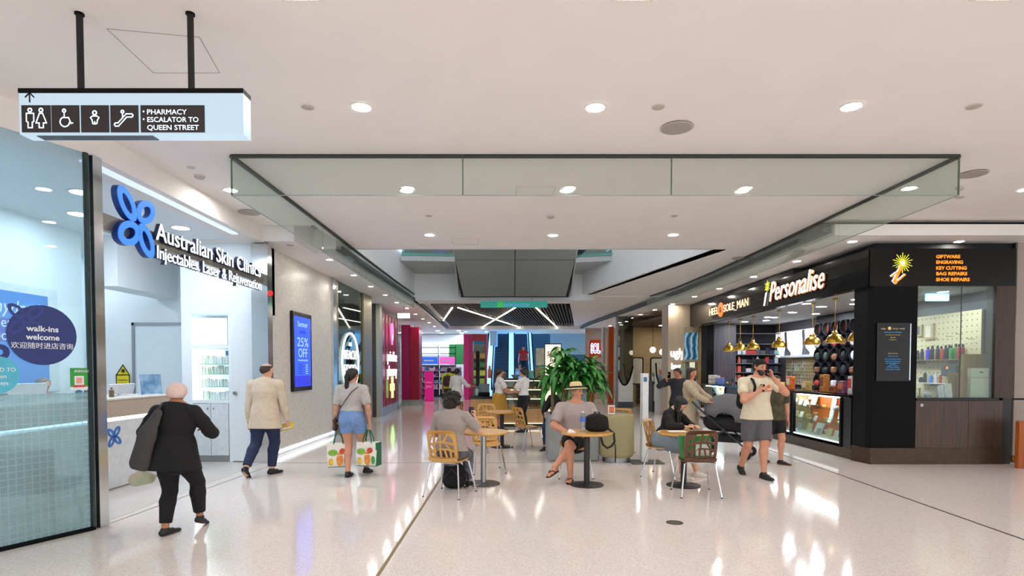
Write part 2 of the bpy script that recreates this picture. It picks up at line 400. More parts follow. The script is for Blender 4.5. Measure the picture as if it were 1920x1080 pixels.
# glass smoke baffle round the ceiling
bf = struct('window_4'); zb = 3.64; zt = 4.098
edge_m = M('glass_edge_green', '#5d7358', .25); hairl = M('glass_edge_pale', '#8fa39a', .25)
def bpane(a, b, parent=bf):
    a = Vector((*a,0)); b = Vector((*b,0)); d = (b-a).normalized()*.004; n = Vector((-d.y,d.x,0)).normalized()*.006
    a = a+d; b = b-d
    m = MB(); m.prism([(a-n)[:2],(b-n)[:2],(b+n)[:2],(a+n)[:2]], zb, zt); S('pane', m, baffle_glass, bf, smooth=0)
    m = MB(); m.prism([(a-n*1.2)[:2],(b-n*1.2)[:2],(b+n*1.2)[:2],(a+n*1.2)[:2]], zb-.004, zb+.002); S('pane_edge', m, hairl, bf, smooth=0)
    m = MB(); m.prism([(a-n*4)[:2],(b-n*4)[:2],(b+n*4)[:2],(a+n*4)[:2]], zt-.03, zt); S('channel', m, M('dark_channel','#353a36',.5), bf, smooth=0)
xs = [-3.22,-.565,1.83,5.13]; yb0 = 6.6
for a, b in zip(xs[:-1], xs[1:]): bpane((a,yb0),(b,yb0))
lp = [(-3.22,6.6),(-3.22,9.75),(-3.24,12.7),(-3.24,15.8),(-3.2,18.7)]
for a, b in zip(lp[:-1], lp[1:]): bpane(a, b)
rp = [(5.13,6.6),(5.13,9.0),(5.13,11.6),(5.08,14.4),(4.95,17.2),(4.6,19.5)]
for a, b in zip(rp[:-1], rp[1:]): bpane(a, b)
for x in xs: S('pane_edge', MB().box((x-.007,yb0-.007,zb),(x+.007,yb0+.007,zt)), edge_m, bf)

# ------------------------------------------------------------------ clinic on the left
gl0 = Vector((-4.95,4.45,0)); gl1 = Vector((-4.29,5.80,0))
w = struct('window_5')
S('pane', MB().slab((*gl0[:2],1.415),(*gl1[:2],1.415),(*gl1[:2],3.82),(*gl0[:2],3.82),.012), blue_glass, w)
frost = G('frosted_film', '#d4e6e8', .05, .15, opac=.62, opc='#c4dcde')
def frost_pattern():
    nt = frost.node_tree; N = nt.nodes; L = nt.links
    m2 = [n for n in N if n.type == 'MIX_SHADER' and not n.inputs[0].is_linked and abs(n.inputs[0].default_value-.62) < 1e-3][0]
    tc = N.new('ShaderNodeTexCoord'); mp = N.new('ShaderNodeMapping'); mp.inputs['Rotation'].default_value = (0,0,-math.atan2(gl1.y-gl0.y, gl1.x-gl0.x)); L.new(tc.outputs['Object'], mp.inputs[0])
    sx = N.new('ShaderNodeSeparateXYZ'); L.new(mp.outputs[0], sx.inputs[0])
    outs = []
    for ch in (0, 2):
        m = N.new('ShaderNodeMath'); m.operation = 'MULTIPLY'; m.inputs[1].default_value = 2*PI/.062; L.new(sx.outputs[ch], m.inputs[0])
        s = N.new('ShaderNodeMath'); s.operation = 'SINE'; L.new(m.outputs[0], s.inputs[0]); outs.append(s)
        m = N.new('ShaderNodeMath'); m.operation = 'MULTIPLY'; m.inputs[1].default_value = 2*PI/.0155; L.new(sx.outputs[ch], m.inputs[0])
        s2 = N.new('ShaderNodeMath'); s2.operation = 'SINE'; L.new(m.outputs[0], s2.inputs[0]); outs.append(s2)
    g = []
    for s in outs:
        p = N.new('ShaderNodeMath'); p.operation = 'GREATER_THAN'; p.inputs[1].default_value = .82 if s in (outs[0], outs[2]) else .1; L.new(s.outputs[0], p.inputs[0]); g.append(p)
    mxl = N.new('ShaderNodeMath'); mxl.operation = 'MAXIMUM'; L.new(g[0].outputs[0], mxl.inputs[0]); L.new(g[2].outputs[0], mxl.inputs[1])
    fin = N.new('ShaderNodeMath'); fin.operation = 'MULTIPLY'; L.new(g[1].outputs[0], fin.inputs[0]); L.new(g[3].outputs[0], fin.inputs[1])
    tot = N.new('ShaderNodeMath'); tot.operation = 'MULTIPLY_ADD'; tot.inputs[1].default_value = .12; L.new(fin.outputs[0], tot.inputs[0]); 
    gg = N.new('ShaderNodeMath'); gg.operation = 'MULTIPLY_ADD'; gg.inputs[1].default_value = .18; gg.inputs[2].default_value = .36; L.new(mxl.outputs[0], gg.inputs[0]); L.new(gg.outputs[0], tot.inputs[2])
    L.new(tot.outputs[0], m2.inputs[0])
frost_pattern()
S('frosted_pane', MB().slab((*gl0[:2],.02),(*gl1[:2],.02),(*gl1[:2],1.41),(*gl0[:2],1.41),.012), frost, w)
S('post', MB().box((gl1.x-.02,gl1.y-.03,0),(gl1.x+.015,gl1.y+.005,3.82)), M('dark_glass_edge','#23302e',.2), w)
S('sill', MB().slab((*gl0[:2],0.02),(*gl1[:2],0.02),(gl1.x+.03,gl1.y-.02,0.0),(gl0.x+.03,gl0.y-.02,0.0),.02), black_sat, w)
S('trim_11', MB().box((-4.36,5.83,0),(-4.25,5.96,3.82)), chrome)                  # chrome jamb
# bulkhead over the shop front, with a cove light
S('wall_bulkhead', MB().prism([(-5.2,3.9),(-4.29,5.80),(-4.29,10.0),(-4.7,10.0),(-4.7,5.9),(-5.55,4.1)], 3.82, 4.1), white)
S('trim_12', MB().box((-4.5,5.98,3.8),(-4.40,9.2,3.822)), E('cove_led','#dcecff',.65))
S('wall_far_left', MB().prism([(-5.2,3.9),(-5.55,4.1),(-9,-3),(-8.7,-3.2)], 0, 4.1), white)
# clinic interior
S('floor', MB().box((-9.2,5.9,0),(-4.37,11.3,.004)), M('clinic_floor_tile','#cfc8c2',.25,noise=.04,scale=2))
S('ceiling', MB().box((-9.4,3.4,3.86),(-4.7,11.4,3.9)), clinicw)
S('wall_clinic_back', MB().box((-9.2,11.2,0),(-4.95,11.4,3.9)), clinicw)
S('wall_clinic_left', MB().box((-7.2,3.2,0),(-7.0,9.3,3.9)), clinicw)
S('wall_clinic_side', MB().box((-9.4,9.3,0),(-9.2,11.4,3.9)), clinicw)
S('wall_clinic_corner', MB().box((-9.3,9.15,0),(-7.03,9.29,3.9)), clinicw)
S('ceiling', MB().box((-7.0,9.5,3.02),(-6.55,11.2,3.86)), clinicw)
S('wall_clinic_near', MB().prism([(-5.2,4.2),(-7.2,3.2),(-7.2,3.0),(-5.1,4.0)], 0, 3.9), clinicw)
# cabinet wall facing the entrance
S('wall_clinic_cabinet', MB().box((-5.80,10.0,2.62),(-4.36,10.5,3.86)).box((-5.80,10.0,0),(-5.62,10.5,2.62)).box((-4.98,10.0,0),(-4.93,10.5,2.62)), clinicw)
S('door_1', MB().box((-4.93,9.99,.02),(-4.42,10.04,2.62)), M('clinic_door','#e3ebef',.35,noise=.01), None)
d1 = bpy.data.objects['door_1']; S('door_handle', MB().cyl((-4.86,9.95,1.22),(-4.86,9.99,1.22),.03), steel, d1)
S('window_6', MB().box((-5.62,9.985,2.08),(-5.0,10.0,2.53)), E('clinic_lightbox','#f2f9ff',2.6))
# recessed sliding door at the back
fr = struct('door_2'); S('frame', MB().box((-7.45,11.16,0),(-7.40,11.2,2.55)).box((-7.45,11.16,2.5),(-6.2,11.2,2.55)), steel, fr)
S('leaf', MB().box((-7.40,11.18,0),(-6.2,11.2,2.5)), M('door_pale','#dbe5ea',.4,noise=.01), fr)
# metal beam that carries the sign letters
S('trim_13', MB().box((-4.32,5.96,3.10),(-4.25,9.86,3.27)), M('satin_beam','#8c8880',.3,.6,noise=.03))
# chrome jamb beyond the opening, mosaic wall
S('trim_14', MB().box((-4.5,9.86,0),(-4.22,10.02,3.8)).box((-4.5,10.02,0),(-4.28,10.2,3.8)), chrome)
def mosaic():
    m = bpy.data.materials.new('mosaic_tile'); m.use_nodes = True; nt = m.node_tree; N = nt.nodes; L = nt.links; b = N['Principled BSDF']
    tc = N.new('ShaderNodeTexCoord'); mp = N.new('ShaderNodeMapping'); mp.inputs['Rotation'].default_value = (0, R(90), 0); L.new(tc.outputs['Object'], mp.inputs[0])
    br = N.new('ShaderNodeTexBrick'); br.offset = .5; br.inputs['Scale'].default_value = 1; br.inputs['Brick Width'].default_value = .05; br.inputs['Row Height'].default_value = .05
    br.inputs['Mortar Size'].default_value = .002; br.inputs['Color1'].default_value = (*C('#e6e3d8'),1); br.inputs['Color2'].default_value = (*C('#d6d2c8'),1); br.inputs['Mortar'].default_value = (*C('#b5b0a6'),1)
    L.new(mp.outputs[0], br.inputs[0]); L.new(br.outputs[0], b.inputs['Base Color']); b.inputs['Roughness'].default_value = .3
    bp = N.new('ShaderNodeBump'); bp.inputs['Strength'].default_value = .35; bp.inputs['Distance'].default_value = .004; L.new(br.outputs['Fac'], bp.inputs['Height']); bp.invert = True; L.new(bp.outputs[0], b.inputs['Normal'])
    return m
S('wall_left', MB().box((-4.9,10.2,.14),(-4.36,13.74,3.84)), mosaic())
S('baseboard_left', MB().box((-4.9,10.2,0),(-4.44,13.74,.14)), M('pale_plinth','#b6b2ad',.5))
S('trim_15', MB().box((-4.42,10.2,.06),(-4.37,13.74,.10)), E('base_led','#e4f0ff',2.6))
bronze = M('bronze_frame', '#8f8468', .35, .5)
S('trim_16', MB().box((-4.6,13.74,0),(-4.30,14.0,3.84)), chrome)
S('trim_17', MB().box((-4.6,14.05,0),(-4.32,14.2,3.84)), bronze)
w = struct('window_7')
S('pane', MB().box((-4.36,14.2,.1),(-4.345,16.55,3.84)), G('grey_glass','#b9c2bc',.14), w)
S('frame', MB().box((-4.42,16.55,0),(-4.30,17.5,3.84)), bronze, w); S('sill', MB().box((-4.4,14.2,0),(-4.32,16.55,.1)), bronze, w)
S('wall_food_shop', MB().box((-7.5,14.0,0),(-5.6,20.5,3.84)), M('food_shop_wall','#b5b29e',.5,noise=.1,scale=4,stretch=(8,8,.5)))
S('window_8', MB().box((-5.58,14.25,1.25),(-5.55,19,2.35)), E('blue_lightbox','#9fd4f2',1.0))
S('wall_dark_column', MB().box((-5.25,19.25,0),(-4.60,19.9,3.84)), darkwood)
S('trim_18', MB().box((-4.60,19.27,0),(-4.46,19.6,3.84)), M('pale_steel','#a7a89c',.35,.5))
S('wall_far_side_left', MB().box((-9,19.9,0),(-8.6,37,3.84)), wallw)

# ------------------------------------------------------------------ pharmacy beyond
pink = M('raspberry_panel', '#9d1238', .25, noise=.08, scale=1); pink2 = M('magenta_panel', '#a8105c', .25, noise=.06); hot = M('hot_pink', '#e0148c', .4)
pw = struct('wall_pharmacy')
for i in range(5):
    y0 = 19.62 + i*.71; xo = -4.47 - .18*(i/5); 
    S('panel', MB().prism([(xo-.35,y0),(xo+.0,y0),(xo-.05,y0+.12),(xo-.05,y0+.69),(xo-.35,y0+.69)], .3, 3.62), pink, pw)
S('plinth', MB().prism([(-4.9,19.6),(-4.47,19.6),(-4.66,23.2),(-5.0,23.2)], 0, .3), steel, pw)
w = struct('window_9'); S('pane', MB().prism([(-4.66,23.2),(-4.95,25.5),(-4.97,25.5),(-4.68,23.2)], .1, 3.6), clear_glass, w)
S('mullion', MB().box((-4.70,23.2,0),(-4.64,23.3,3.84)), steel, w); S('sill', MB().prism([(-4.62,23.2),(-4.9,25.5),(-5.0,25.5),(-4.7,23.2)], 0, .1), steel, w)
pc = struct('wall_pharmacy_column')
S('side_panel', MB().box((-4.95,25.5,.25),(-4.55,26.3,3.6)), pink2, pc); S('front_panel', MB().box((-4.55,25.45,.25),(-4.15,26.3,3.5)), pink, pc)
S('plinth', MB().box((-4.95,25.4,0),(-4.13,26.3,.25)), steel, pc)
S('wall_pharmacy_back', MB().box((-8.6,36.0,0),(-2.5,36.3,3.84)), M('pharmacy_back','#dfe4ea',.6))
S('wall_pharmacy_glow', MB().box((-6.3,35.9,2.5),(-3.55,35.98,3.25)), E('pharmacy_glow','#eef4ff',1.3))  # glowing panel standing for the brightly lit upper wall
S('wall_green', MB().box((-3.75,33.9,1.9),(-2.7,34.0,3.1)), M('green_panel','#3fa75c',.5))
po = struct('door_3')
S('jamb', MB().box((-2.55,30,0),(-2.25,30.5,3.45)), hot, po); S('jamb', MB().box((-2.24,30,0),(-2.05,30.5,3.45)), pink2, po)
S('lintel', MB().box((-2.04,30,3.1),(-1.32,30.4,3.45)), pink, po); 
S('jamb', MB().box((-1.42,30,0),(-1.32,30.4,3.1)), pink2, po)

# ------------------------------------------------------------------ far end: moving stairs under blue light
S('wall_back', MB().box((-9,44,0),(12,44.4,8)), M('far_blue_wall','#4d82ab',.5,noise=.2,scale=.5))
S('ceiling', MB().box((-9,36,6.5),(12,44.4,6.8)), M('far_ceiling','#8fb0c8',.7))
S('wall_far_fascia', MB().box((-9,35.9,3.84),(12,36.1,6.5)), wallw)
S('wall_far_pillar', MB().box((-1.3,33.5,3.0),(-.9,36,3.9)), M('pale_blue_grey','#b9c8d4',.5))
S('wall_far_right', MB().box((2.6,38.5,2.6),(8,38.9,4.6)), M('pale_blue_panel','#a8c9de',.5))
step_m = M('escalator_step', '#1c2a38', .4, .3); led_blue = E('blue_white_led', '#8fd0ff', 1.6)
def mov_stairs(xa, xb, label):
    t = thing('moving_stairs', label, 'escalator', ((xa+xb)/2, 30.6, 0))
    for i in range(24):
        y = 30.9 + i*.36; z = i*.208
        MB().box((xa,y,z-.25 if i else 0),(xb,y+.36,z+.208)).obj('step', step_m, t)
    return t
mov_stairs(-1.02,-.28,'dark moving staircase on the left, between blue lit balustrades')
mov_stairs(.2,.95,'dark moving staircase on the right, carrying two riders')
def balus(xa, xb, label):
    t = thing('balustrade', label, 'balustrade', ((xa+xb)/2, 30.4, 0))
    m = MB(); n = 1.0
    m.add([(xa,30.2,0),(xb,30.2,0),(xb,39.5,5.0),(xa,39.5,5.0),(xa,30.2,1.0),(xb,30.2,1.0),(xb,39.5,6.3),(xa,39.5,6.3)],
          [(0,1,2,3),(7,6,5,4),(0,4,5,1),(1,5,6,2),(2,6,7,3),(3,7,4,0)])
    m.obj('lit_panel', led_blue, t)
    MB().tube([(xa,30.1,.5),(xa,30.15,.95),(xa,30.35,1.1),(xa,39.5,6.4)],.04).obj('handrail', black_sat, t)
    MB().tube([(xb,30.1,.5),(xb,30.15,.95),(xb,30.35,1.1),(xb,39.5,6.4)],.04).obj('handrail', black_sat, t)
balus(-1.42,-1.08,'blue lit balustrade left of both moving staircases')
balus(-.22,.14,'blue lit balustrade between the two moving staircases')
balus(1.0,1.2,'slim blue lit balustrade right of both moving staircases')

# ------------------------------------------------------------------ right-hand shops beyond the kiosk
S('wall_tan_pillar', MB().box((5.36,19.55,0),(6.1,20.4,3.84)), tan_stone)
S('wall_beige_shop_back', MB().box((4.9,25.0,0),(9.5,25.2,3.84)), beige_wall)
S('wall_beige_shop_side', MB().box((9.3,20.4,0),(9.5,25,3.84)), beige_wall)
S('ceiling', MB().prism([(5.4,20.4),(9.5,20.4),(9.5,25),(4.9,25)], 3.45, 3.55), M('brown_ceiling','#4b3b2e',.7))
cv = MB()
w = struct('window_11')
pts = [(x, .95+.8*abs(((x-.5)/.5))**2.2) for x in [i/12 for i in range(13)]]
loop = [(0,.25)] + [(1,.25)] + [(p[0], p[1]) for p in pts[::-1]]
V, F = cutout([[(p[0]*.72, p[1]) for p in loop]], .05)
m4 = frame_m((4.37,23.9,0), (1,0.05,0), (0,-1,0)); mm = MB().add(V, F, m4); S('curved_panel', mm, M('curved_white','#dfe3e6',.35), w, smooth=0)
S('plinth', MB().box((4.35,23.86,0),(5.1,23.96,.25)), M('slate_plinth','#414a55',.5), w)
S('pane', MB().box((4.38,23.93,.5),(5.08,23.95,3.84)), G('smoke_glass','#9aa39b',.2), w)
mm = MB(); mm.tube([m4 @ Vector((p[0]*.72,p[1],.03)) for p in pts],.03,6); S('rim', mm, black_sat, w)
S('wall_grey_mullion', MB().box((4.36,23.8,0),(4.44,24.0,3.84)), M('grey_frame','#70787c',.4))
# curved white guard by the tan pillar
w = struct('trim_19'); pts2 = [(4.98,.25),(5.02,.9),(5.08,1.3),(5.15,1.75)]
mm = MB(); mm.tube([(5.28,20.9,1.85),(5.31,20.9,1.4),(5.40,20.9,1.1),(5.55,20.9,.85)],.03,8); S('rim', mm, black_sat, w)
V, F = cutout([[(0,0),(0,1.8),(.05,1.35),(.14,1.05),(.3,.8),(.3,0)]], .05); S('guard', MB().add(V,F,frame_m((5.26,20.93,0),(1,0,0),(0,-1,0))), MATS['curved_white'], w, smooth=0)
orange = M('orange_panel', '#e2651a', .4); dorange = M('dark_orange_panel', '#b04a12', .4)
oc = struct('wall_orange_shop')
S('column', MB().box((3.78,27.9,0),(4.02,28.3,3.0)), orange, oc); S('sign_panel', MB().box((3.82,27.8,2.2),(4.32,27.9,3.05)), M('rust_orange','#c9421b',.4), oc)
S('column', MB().box((4.52,26.6,0),(4.75,27.0,3.6)), dorange, oc); S('column', MB().box((4.3,27,0),(4.42,27.4,3.6)), M('pale_post','#b9bcbc',.4), oc)
S('wall_orange_shop_back', MB().box((4.0,31,0),(9,31.2,3.84)), M('orange_shop_back','#98a4ac',.4,noise=.3,scale=2,col2='#b08a66'))

# ------------------------------------------------------------------ kiosk on the right
XK = 6.1; YK = 9.78
S('floor', MB().box((6.7,10.3,0),(9.0,20,.004)), M('kiosk_floor','#8b8580',.4))
S('wall_kiosk_right', MB().box((9.0,10.0,0),(9.25,20.3,3.84)), greywood)
S('wall_kiosk_far', MB().box((7.3,19.4,0),(9.0,19.6,3.15)), M('kiosk_far_dark','#1e1e22',.5))
S('wall_kiosk_far_panel', MB().box((6.55,18.7,0),(7.35,19.0,3.1)), greywood)
S('ceiling', MB().box((6.3,9.95,3.13),(8.74,10.3,3.2)).box((6.3,10.3,3.13),(9.0,19.6,3.2)), M('kiosk_ceiling','#dfe3e6',.6,noise=.02))
# lit fascia band and the turned corner
fb = struct('wall_kiosk_fascia')
S('side_fascia', MB().box((XK,YK+.02,3.06),(XK+.15,19.7,3.69)), black_gloss, fb)
S('front_fascia', MB().box((XK+.02,YK,3.06),(8.62,YK+.14,3.70)), black_gloss, fb)
S('recess', MB().box((XK+.25,YK+.25,3.69),(9.0,19.7,3.84)), black_matt, fb)
S('upper_edge', MB().prism([(XK-.0,12.4),(XK+.3,12.4),(XK+.3,19.7),(XK-.0,19.7)],3.69,3.8), black_matt, fb)
S('wall_kiosk_corner', MB().prism([(XK+.03,YK+.06),(XK+.10,YK),(6.95,YK),(6.95,YK+.45),(XK+.03,YK+.45)], .28, 3.06), black_sat)
S('baseboard_kiosk', MB().prism([(XK,YK+.42),(XK+.07,YK-.02),(8.45,YK-.02),(8.45,YK+.2),(XK+.2,YK+.45)], 0, .28), M('bronze_kick','#4a3a2a',.4,.4,noise=.15))
fw = struct('wall_kiosk_front')
S('wood_panel', MB().box((6.955,YK,.28),(7.86,YK+.1,1.10)), walnut, fw); S('wood_panel', MB().box((7.866,YK,.28),(8.45,YK+.1,1.10)), walnut, fw)
S('lock', MB().cyl((7.05,YK-.01,1.02),(7.05,YK,1.02),.028), steel, fw)
S('sill', MB().bbox((6.95,YK-.02,1.10),(8.37,YK+.65,1.145),.006), black_gloss, fw)
S('wood_pillar', MB().box((8.30,YK,1.145),(8.62,YK+.2,3.06)), M('brown_pillar','#3a2618',.4,noise=.25,scale=3,stretch=(14,14,.6)), fw)
S('wood_pillar', MB().box((8.452,YK,.0),(8.60,YK+.2,1.145)), M('black_pillar','#1d1714',.4), fw)
w = struct('window_12'); S('pane', MB().box((6.96,YK+.03,1.145),(8.30,YK+.042,3.06)), clear_glass, w)
S('joint', MB().box((7.72,YK+.028,1.145),(7.728,YK+.044,3.06)), M('pane_joint','#3b4446',.3), w)
# pale cladding right of the kiosk
rw = struct('wall_right')
clad = M('grey_cladding', '#a59b90', .5, noise=.03)
S('panel', MB().box((8.79,9.95,1.13),(17,10.2,3.84)), clad, rw); S('panel', MB().box((8.79,9.95,.12),(17,10.2,1.10)), clad, rw)
S('joint', MB().box((8.77,9.99,0),(17,10.22,3.84)), black_matt, rw)
# ================================================================== ceiling fixtures
lamp_e = E('downlight_glow', '#fff9f7', LAMP); lamp_soft = E('downlight_glow_soft', '#fff7ec', LAMP*1.1); lamp_cool = E('clinic_glow', '#e6f3ff', 165); lamp_kiosk = E('kiosk_glow', '#eef4ff', 230)
ring_m = M('white_trim_ring', '#e4e0da', .4)
def make_down(name, r, mat, label, group):
    t = thing(name, label, 'light', (0,0,0), 0, group)
    MB().lathe([(r*1.0,-.004),(r*1.22,-.006),(r*1.3,0),(r*1.3,.004),(r*1.0,.004)], 24, cap=False).obj('trim_ring', ring_m, t, world=False)
    MB().cyl((0,0,-.002),(0,0,.003), r, r, 24).obj('diffuser', mat, t, world=False)
    return t
def lights(name, r, mat, pts, label, group, order=None):
    p = None
    for i, (x, y, z) in enumerate(pts):
        lb = label if order is None else label + ', ' + ORD[i] + ' ' + order
        if p is None: p = make_down(name, r, mat, lb, group); p.location = (x,y,z)
        else: dup(p, (x,y,z), None, lb)
Z0 = 4.094
lights('downlight', .085, lamp_e, [(-1.41,5.4,Z0),(.78,5.41,Z0),(3.17,5.39,Z0)], 'large round downlight in front of the glass baffle', 'front row of round downlights', 'from the left')
lights('downlight', .085, lamp_e, [(-3.86,7.88,Z0),(-1.45,7.9,Z0),(.75,7.9,Z0),(3.17,7.92,Z0),(5.39,7.8,Z0),(7.02,7.85,Z0)], 'round downlight behind the glass baffle', 'second row of round downlights', 'from the left')
lights('downlight', .085, lamp_e, [(-1.51,10.5,Z0),(.75,10.53,Z0),(2.95,10.49,Z0)], 'round downlight nearest the void edge', 'third row of round downlights', 'from the left')
lights('downlight', .085, lamp_e, [(x,y,Z0) for y in (1.2,-1.3,-3.8) for x in (-3.6,-1.4,.78,3.17,5.4,7.6)], 'round downlight in the ceiling rows nearer the viewer', 'downlights over the near floor')
lights('downlight', .06, lamp_soft, [tuple(onz(px,py,3.836)) for px,py in ((618,487),(663,516),(695,537),(722,553),(744,567),(763,578),(779,589),(793,598),(805,605),(815,612))], 'small downlight under the left low ceiling', 'left soffit downlights', 'from the viewer')
lights('downlight', .07, lamp_soft, [tuple(onz(px,py,3.836)) for px,py in ((1598,453),(1494,490),(1413,519),(1349,541),(1302,556),(1261,570),(1228,581),(1201,590),(1180,598),(1162,605),(1144,611),(1129,617),(1115,621))], 'small downlight under the right low ceiling', 'right soffit downlights', 'from the viewer')
lights('downlight', .07, lamp_soft, [tuple(onz(1798,453,3.836)),(9.6,9.95,3.836)], 'small yellow downlight above the corner of the black kiosk', 'soffit downlights over the kiosk front')
lights('downlight', .09, lamp_soft, [tuple(onz(px,py,3.836)) for px,py in ((912,622),(918,626),(866,625),(873,622))], 'small round downlight in the far ceiling before the escalators', 'far ceiling downlights')
lights('downlight', .13, E('pharmacy_glow_lamp','#eaf3ff',60), [(x,y,3.836) for y in (33,35) for x in (-7,-5.6,-4.3,-3.1)]+[(x,29.5,3.836) for x in (-6.6,-5.4)], 'round downlight in the pharmacy ceiling', 'pharmacy downlights')
lights('downlight', .12, lamp_cool, [(-6.2,6.3,3.855),(-6.2,8.2,3.855),(-5.2,9.0,3.855),(-5.4,7.2,3.855),(-8.2,10.3,3.855),(-5.6,5.2,3.855)], 'round downlight in the white clinic ceiling', 'clinic downlights')
lights('downlight', .09, lamp_kiosk, [(7.35,y,3.125) for y in (12.2,13.6,15.0,16.4,18.0)]+[tuple(onz(1757+dx,555+dy,3.125)) for dx,dy in ((-155,15),(-215,20),(-270,31),(-305,40))]+[(7.4,11.5,3.125),(8.3,11.0,3.125),(8.2,13.2,3.125),(8.2,15.4,3.125),(7.8,17.5,3.125),(6.7,13,3.125)], 'round downlight in the white kiosk ceiling, some added for brightness', 'kiosk downlights')  # trailing lamps of the list added to brighten the kiosk interior
lights('downlight', .07, lamp_soft, [(6.2,21.5,3.445),(7.4,22.5,3.445),(6.2,23.8,3.445),(8.3,23.8,3.445)], 'small downlight in the brown shop ceiling', 'beige shop downlights')
lights('downlight', .1, E('cafe_glow','#fff0d8',60), [(5.5,28.6,3.84-.004),(7.5,29.5,3.836)], 'downlight in the orange shop ceiling', 'orange shop downlights')
lights('downlight', .1, lamp_soft, [(-4.95,14.8,3.83),(-4.95,16.2,3.83)], 'added downlight brightening the food shop behind the ring sign', 'added food shop downlights', 'from the viewer')  # both lamps added to lift the dark interior behind the glass
# square lights at the top edge of the view
sq = None
for i, x in enumerate((-1.39,.80,3.18)):
    if sq is None:
        sq = thing('square_light', 'square recessed ceiling light nearest the viewer', 'light', (x,3.72,Z0), 0, 'square lights at the top edge')
        MB().box((-.14,-.14,-.004),(.14,.14,.004)).obj('frame', ring_m, sq, world=False)
        MB().box((-.115,-.115,-.007),(.115,.115,-.003)).obj('diffuser', E('square_glow','#fff4e8',25), sq, world=False)
    else: dup(sq, (x,3.72,Z0))
# speakers, sprinklers, detectors
spk_m = M('speaker_grille', '#a9a49e', .6, noise=.12, scale=160)
sp = None
for px, py, z, lb in ((1269,239,4.094,'large round grey ceiling speaker in front of the glass baffle'),(1824,326,4.094,'round grey ceiling speaker beyond the right end of the glass baffle'),
                   (468,398,4.094,'round grey ceiling speaker above the clinic entrance'),(1386,484,4.094,'round grey ceiling speaker behind the right glass baffle')):
    p = onz(px,py,z); t = thing('ceiling_speaker', lb, 'speaker', tuple(p))
    MB().lathe([(.155,0),(.165,-.008),(.15,-.012),(.0,-.012)],28,cap=False).obj('rim', M('speaker_rim','#bdb8b2',.5), t, world=False); MB().cyl((0,0,-.015),(0,0,-.011),.145,.145,28).obj('grille', spk_m, t, world=False)
MB0 = MB()
pale = M('pale_plastic', '#dcd6cf', .5)
def detector(px, py, z, lb, r=.06, h=.045):
    p = onz(px,py,z); t = thing('smoke_detector', lb, 'detector', tuple(p))
    MB().lathe([(r,.0),(r,-h*.35),(r*.75,-h*.8),(r*.3,-h),(0,-h)],16,cap=False).obj('cover', M('detector_shade','#b9b1a8',.5), t, world=False); MB().cyl((0,0,-h*.3),(0,0,.002),r*1.15,r*1.15,16).obj('mounting_ring', pale, t, world=False)
detector(1234,201,4.096,'flat round ceiling cover in front of the large speaker',.055,.012)
detector(1826,200,4.096,'flat round ceiling cover at the upper right',.06,.012)
detector(577,201,4.096,'flat round ceiling cover at the upper left',.055,.012)
detector(1032,405,4.096,'beige smoke detector hanging in the middle behind the baffle')
detector(804,405,4.096,'flat ceiling cover left of the middle smoke detector',.05,.012)
detector(1264,405,4.096,'flat ceiling cover right of the middle smoke detector',.05,.012)
detector(374,330,4.096,'dome smoke detector on the ceiling near the clinic bulkhead')
detector(358,314,4.096,'small round sensor beside the dome smoke detector',.04,.012)
detector(1800,352,4.096,'small smoke detector just right of the glass baffle corner',.05,.04)
detector(1800,370,4.096,'flat round cover below the right baffle corner',.055,.012)
detector(1790,468,3.84,'small sprinkler cover over the kiosk corner',.05,.012)
detector(544,460,3.84,'flat cover under the left low ceiling before the downlights',.06,.01)
# access hatches drawn as hairline joints in the ceiling
hj = M('hatch_joint', '#b3aca5', .8)
def hatch(name, corners, z=4.0985):
    c = [onz(px,py,z) for px,py in corners]; m = MB()
    for i in range(len(c)):
        a, b = c[i], c[(i+1)%len(c)]; d = (b-a).normalized()*.002; n = Vector((-d.y,d.x,0)).normalized()*.003
        m.prism([(a-n)[:2],(b-n)[:2],(b+n)[:2],(a+n)[:2]], z-.001, 4.101)
    o = m.obj(name, hj, None, smooth=0); o['kind'] = 'structure'
hatch('trim_20', [(970,350),(967,366),(1035,368),(1042,350)]); hatch('trim_21', [(846,448),(850,458),(896,459),(898,448)])
hatch('trim_22', [(200,54),(288,137),(412,137),(374,70)])
# ------------------------------------------------------------------ hanging direction sign
sign = thing('hanging_sign', 'white lit direction sign hanging from two black poles', 'sign', (-2.6,3.98,3.26))
sx0, sx1, sz0, sz1 = -3.375, -1.84, 3.255, 3.565
MB().box((sx0,3.95,sz0),(sx1,4.06,sz1-.032)).obj('light_box', E('sign_glow','#d6efff',.82,'#30343a'), sign)
MB().box((sx0-.002,3.945,sz1-.03),(sx1+.002,4.065,sz1)).obj('top_rail', black_sat, sign)
for x in (-2.985,-2.22):
    MB().cyl((x,4.0,sz1-.01),(x,4.0,4.1),.021,.021,14).obj('pole', black_matt, sign)
    MB().cyl((x,4.0,4.088),(x,4.0,4.1),.03,.03,16).obj('pole_collar', black_sat, sign)
MB().box((sx0+.10,3.97,sz0-.006),(sx0+.9,4.04,sz0)).obj('bottom_plate', M('sign_bottom','#46525e',.4), sign)
tile_m = M('sign_tile', '#1e1718', .5); line_m = E('sign_line', '#dff1ff', 1.1)
def fx(px): return sx0 + (px-35)/(462-35)*(sx1-sx0)
def fz(py): return sz1 - (py-165)/(255-165)*(sz1-sz0)
tiles = [(40.5,95.5),(97.5,150),(153.5,206.5),(209.5,262.5),(267,388.5)]
for a, b in tiles: MB().box((fx(a),3.944,fz(251.5)),(fx(b),3.95,fz(198.5))).obj('tile', tile_m, sign)
k = (sx1-sx0)/427
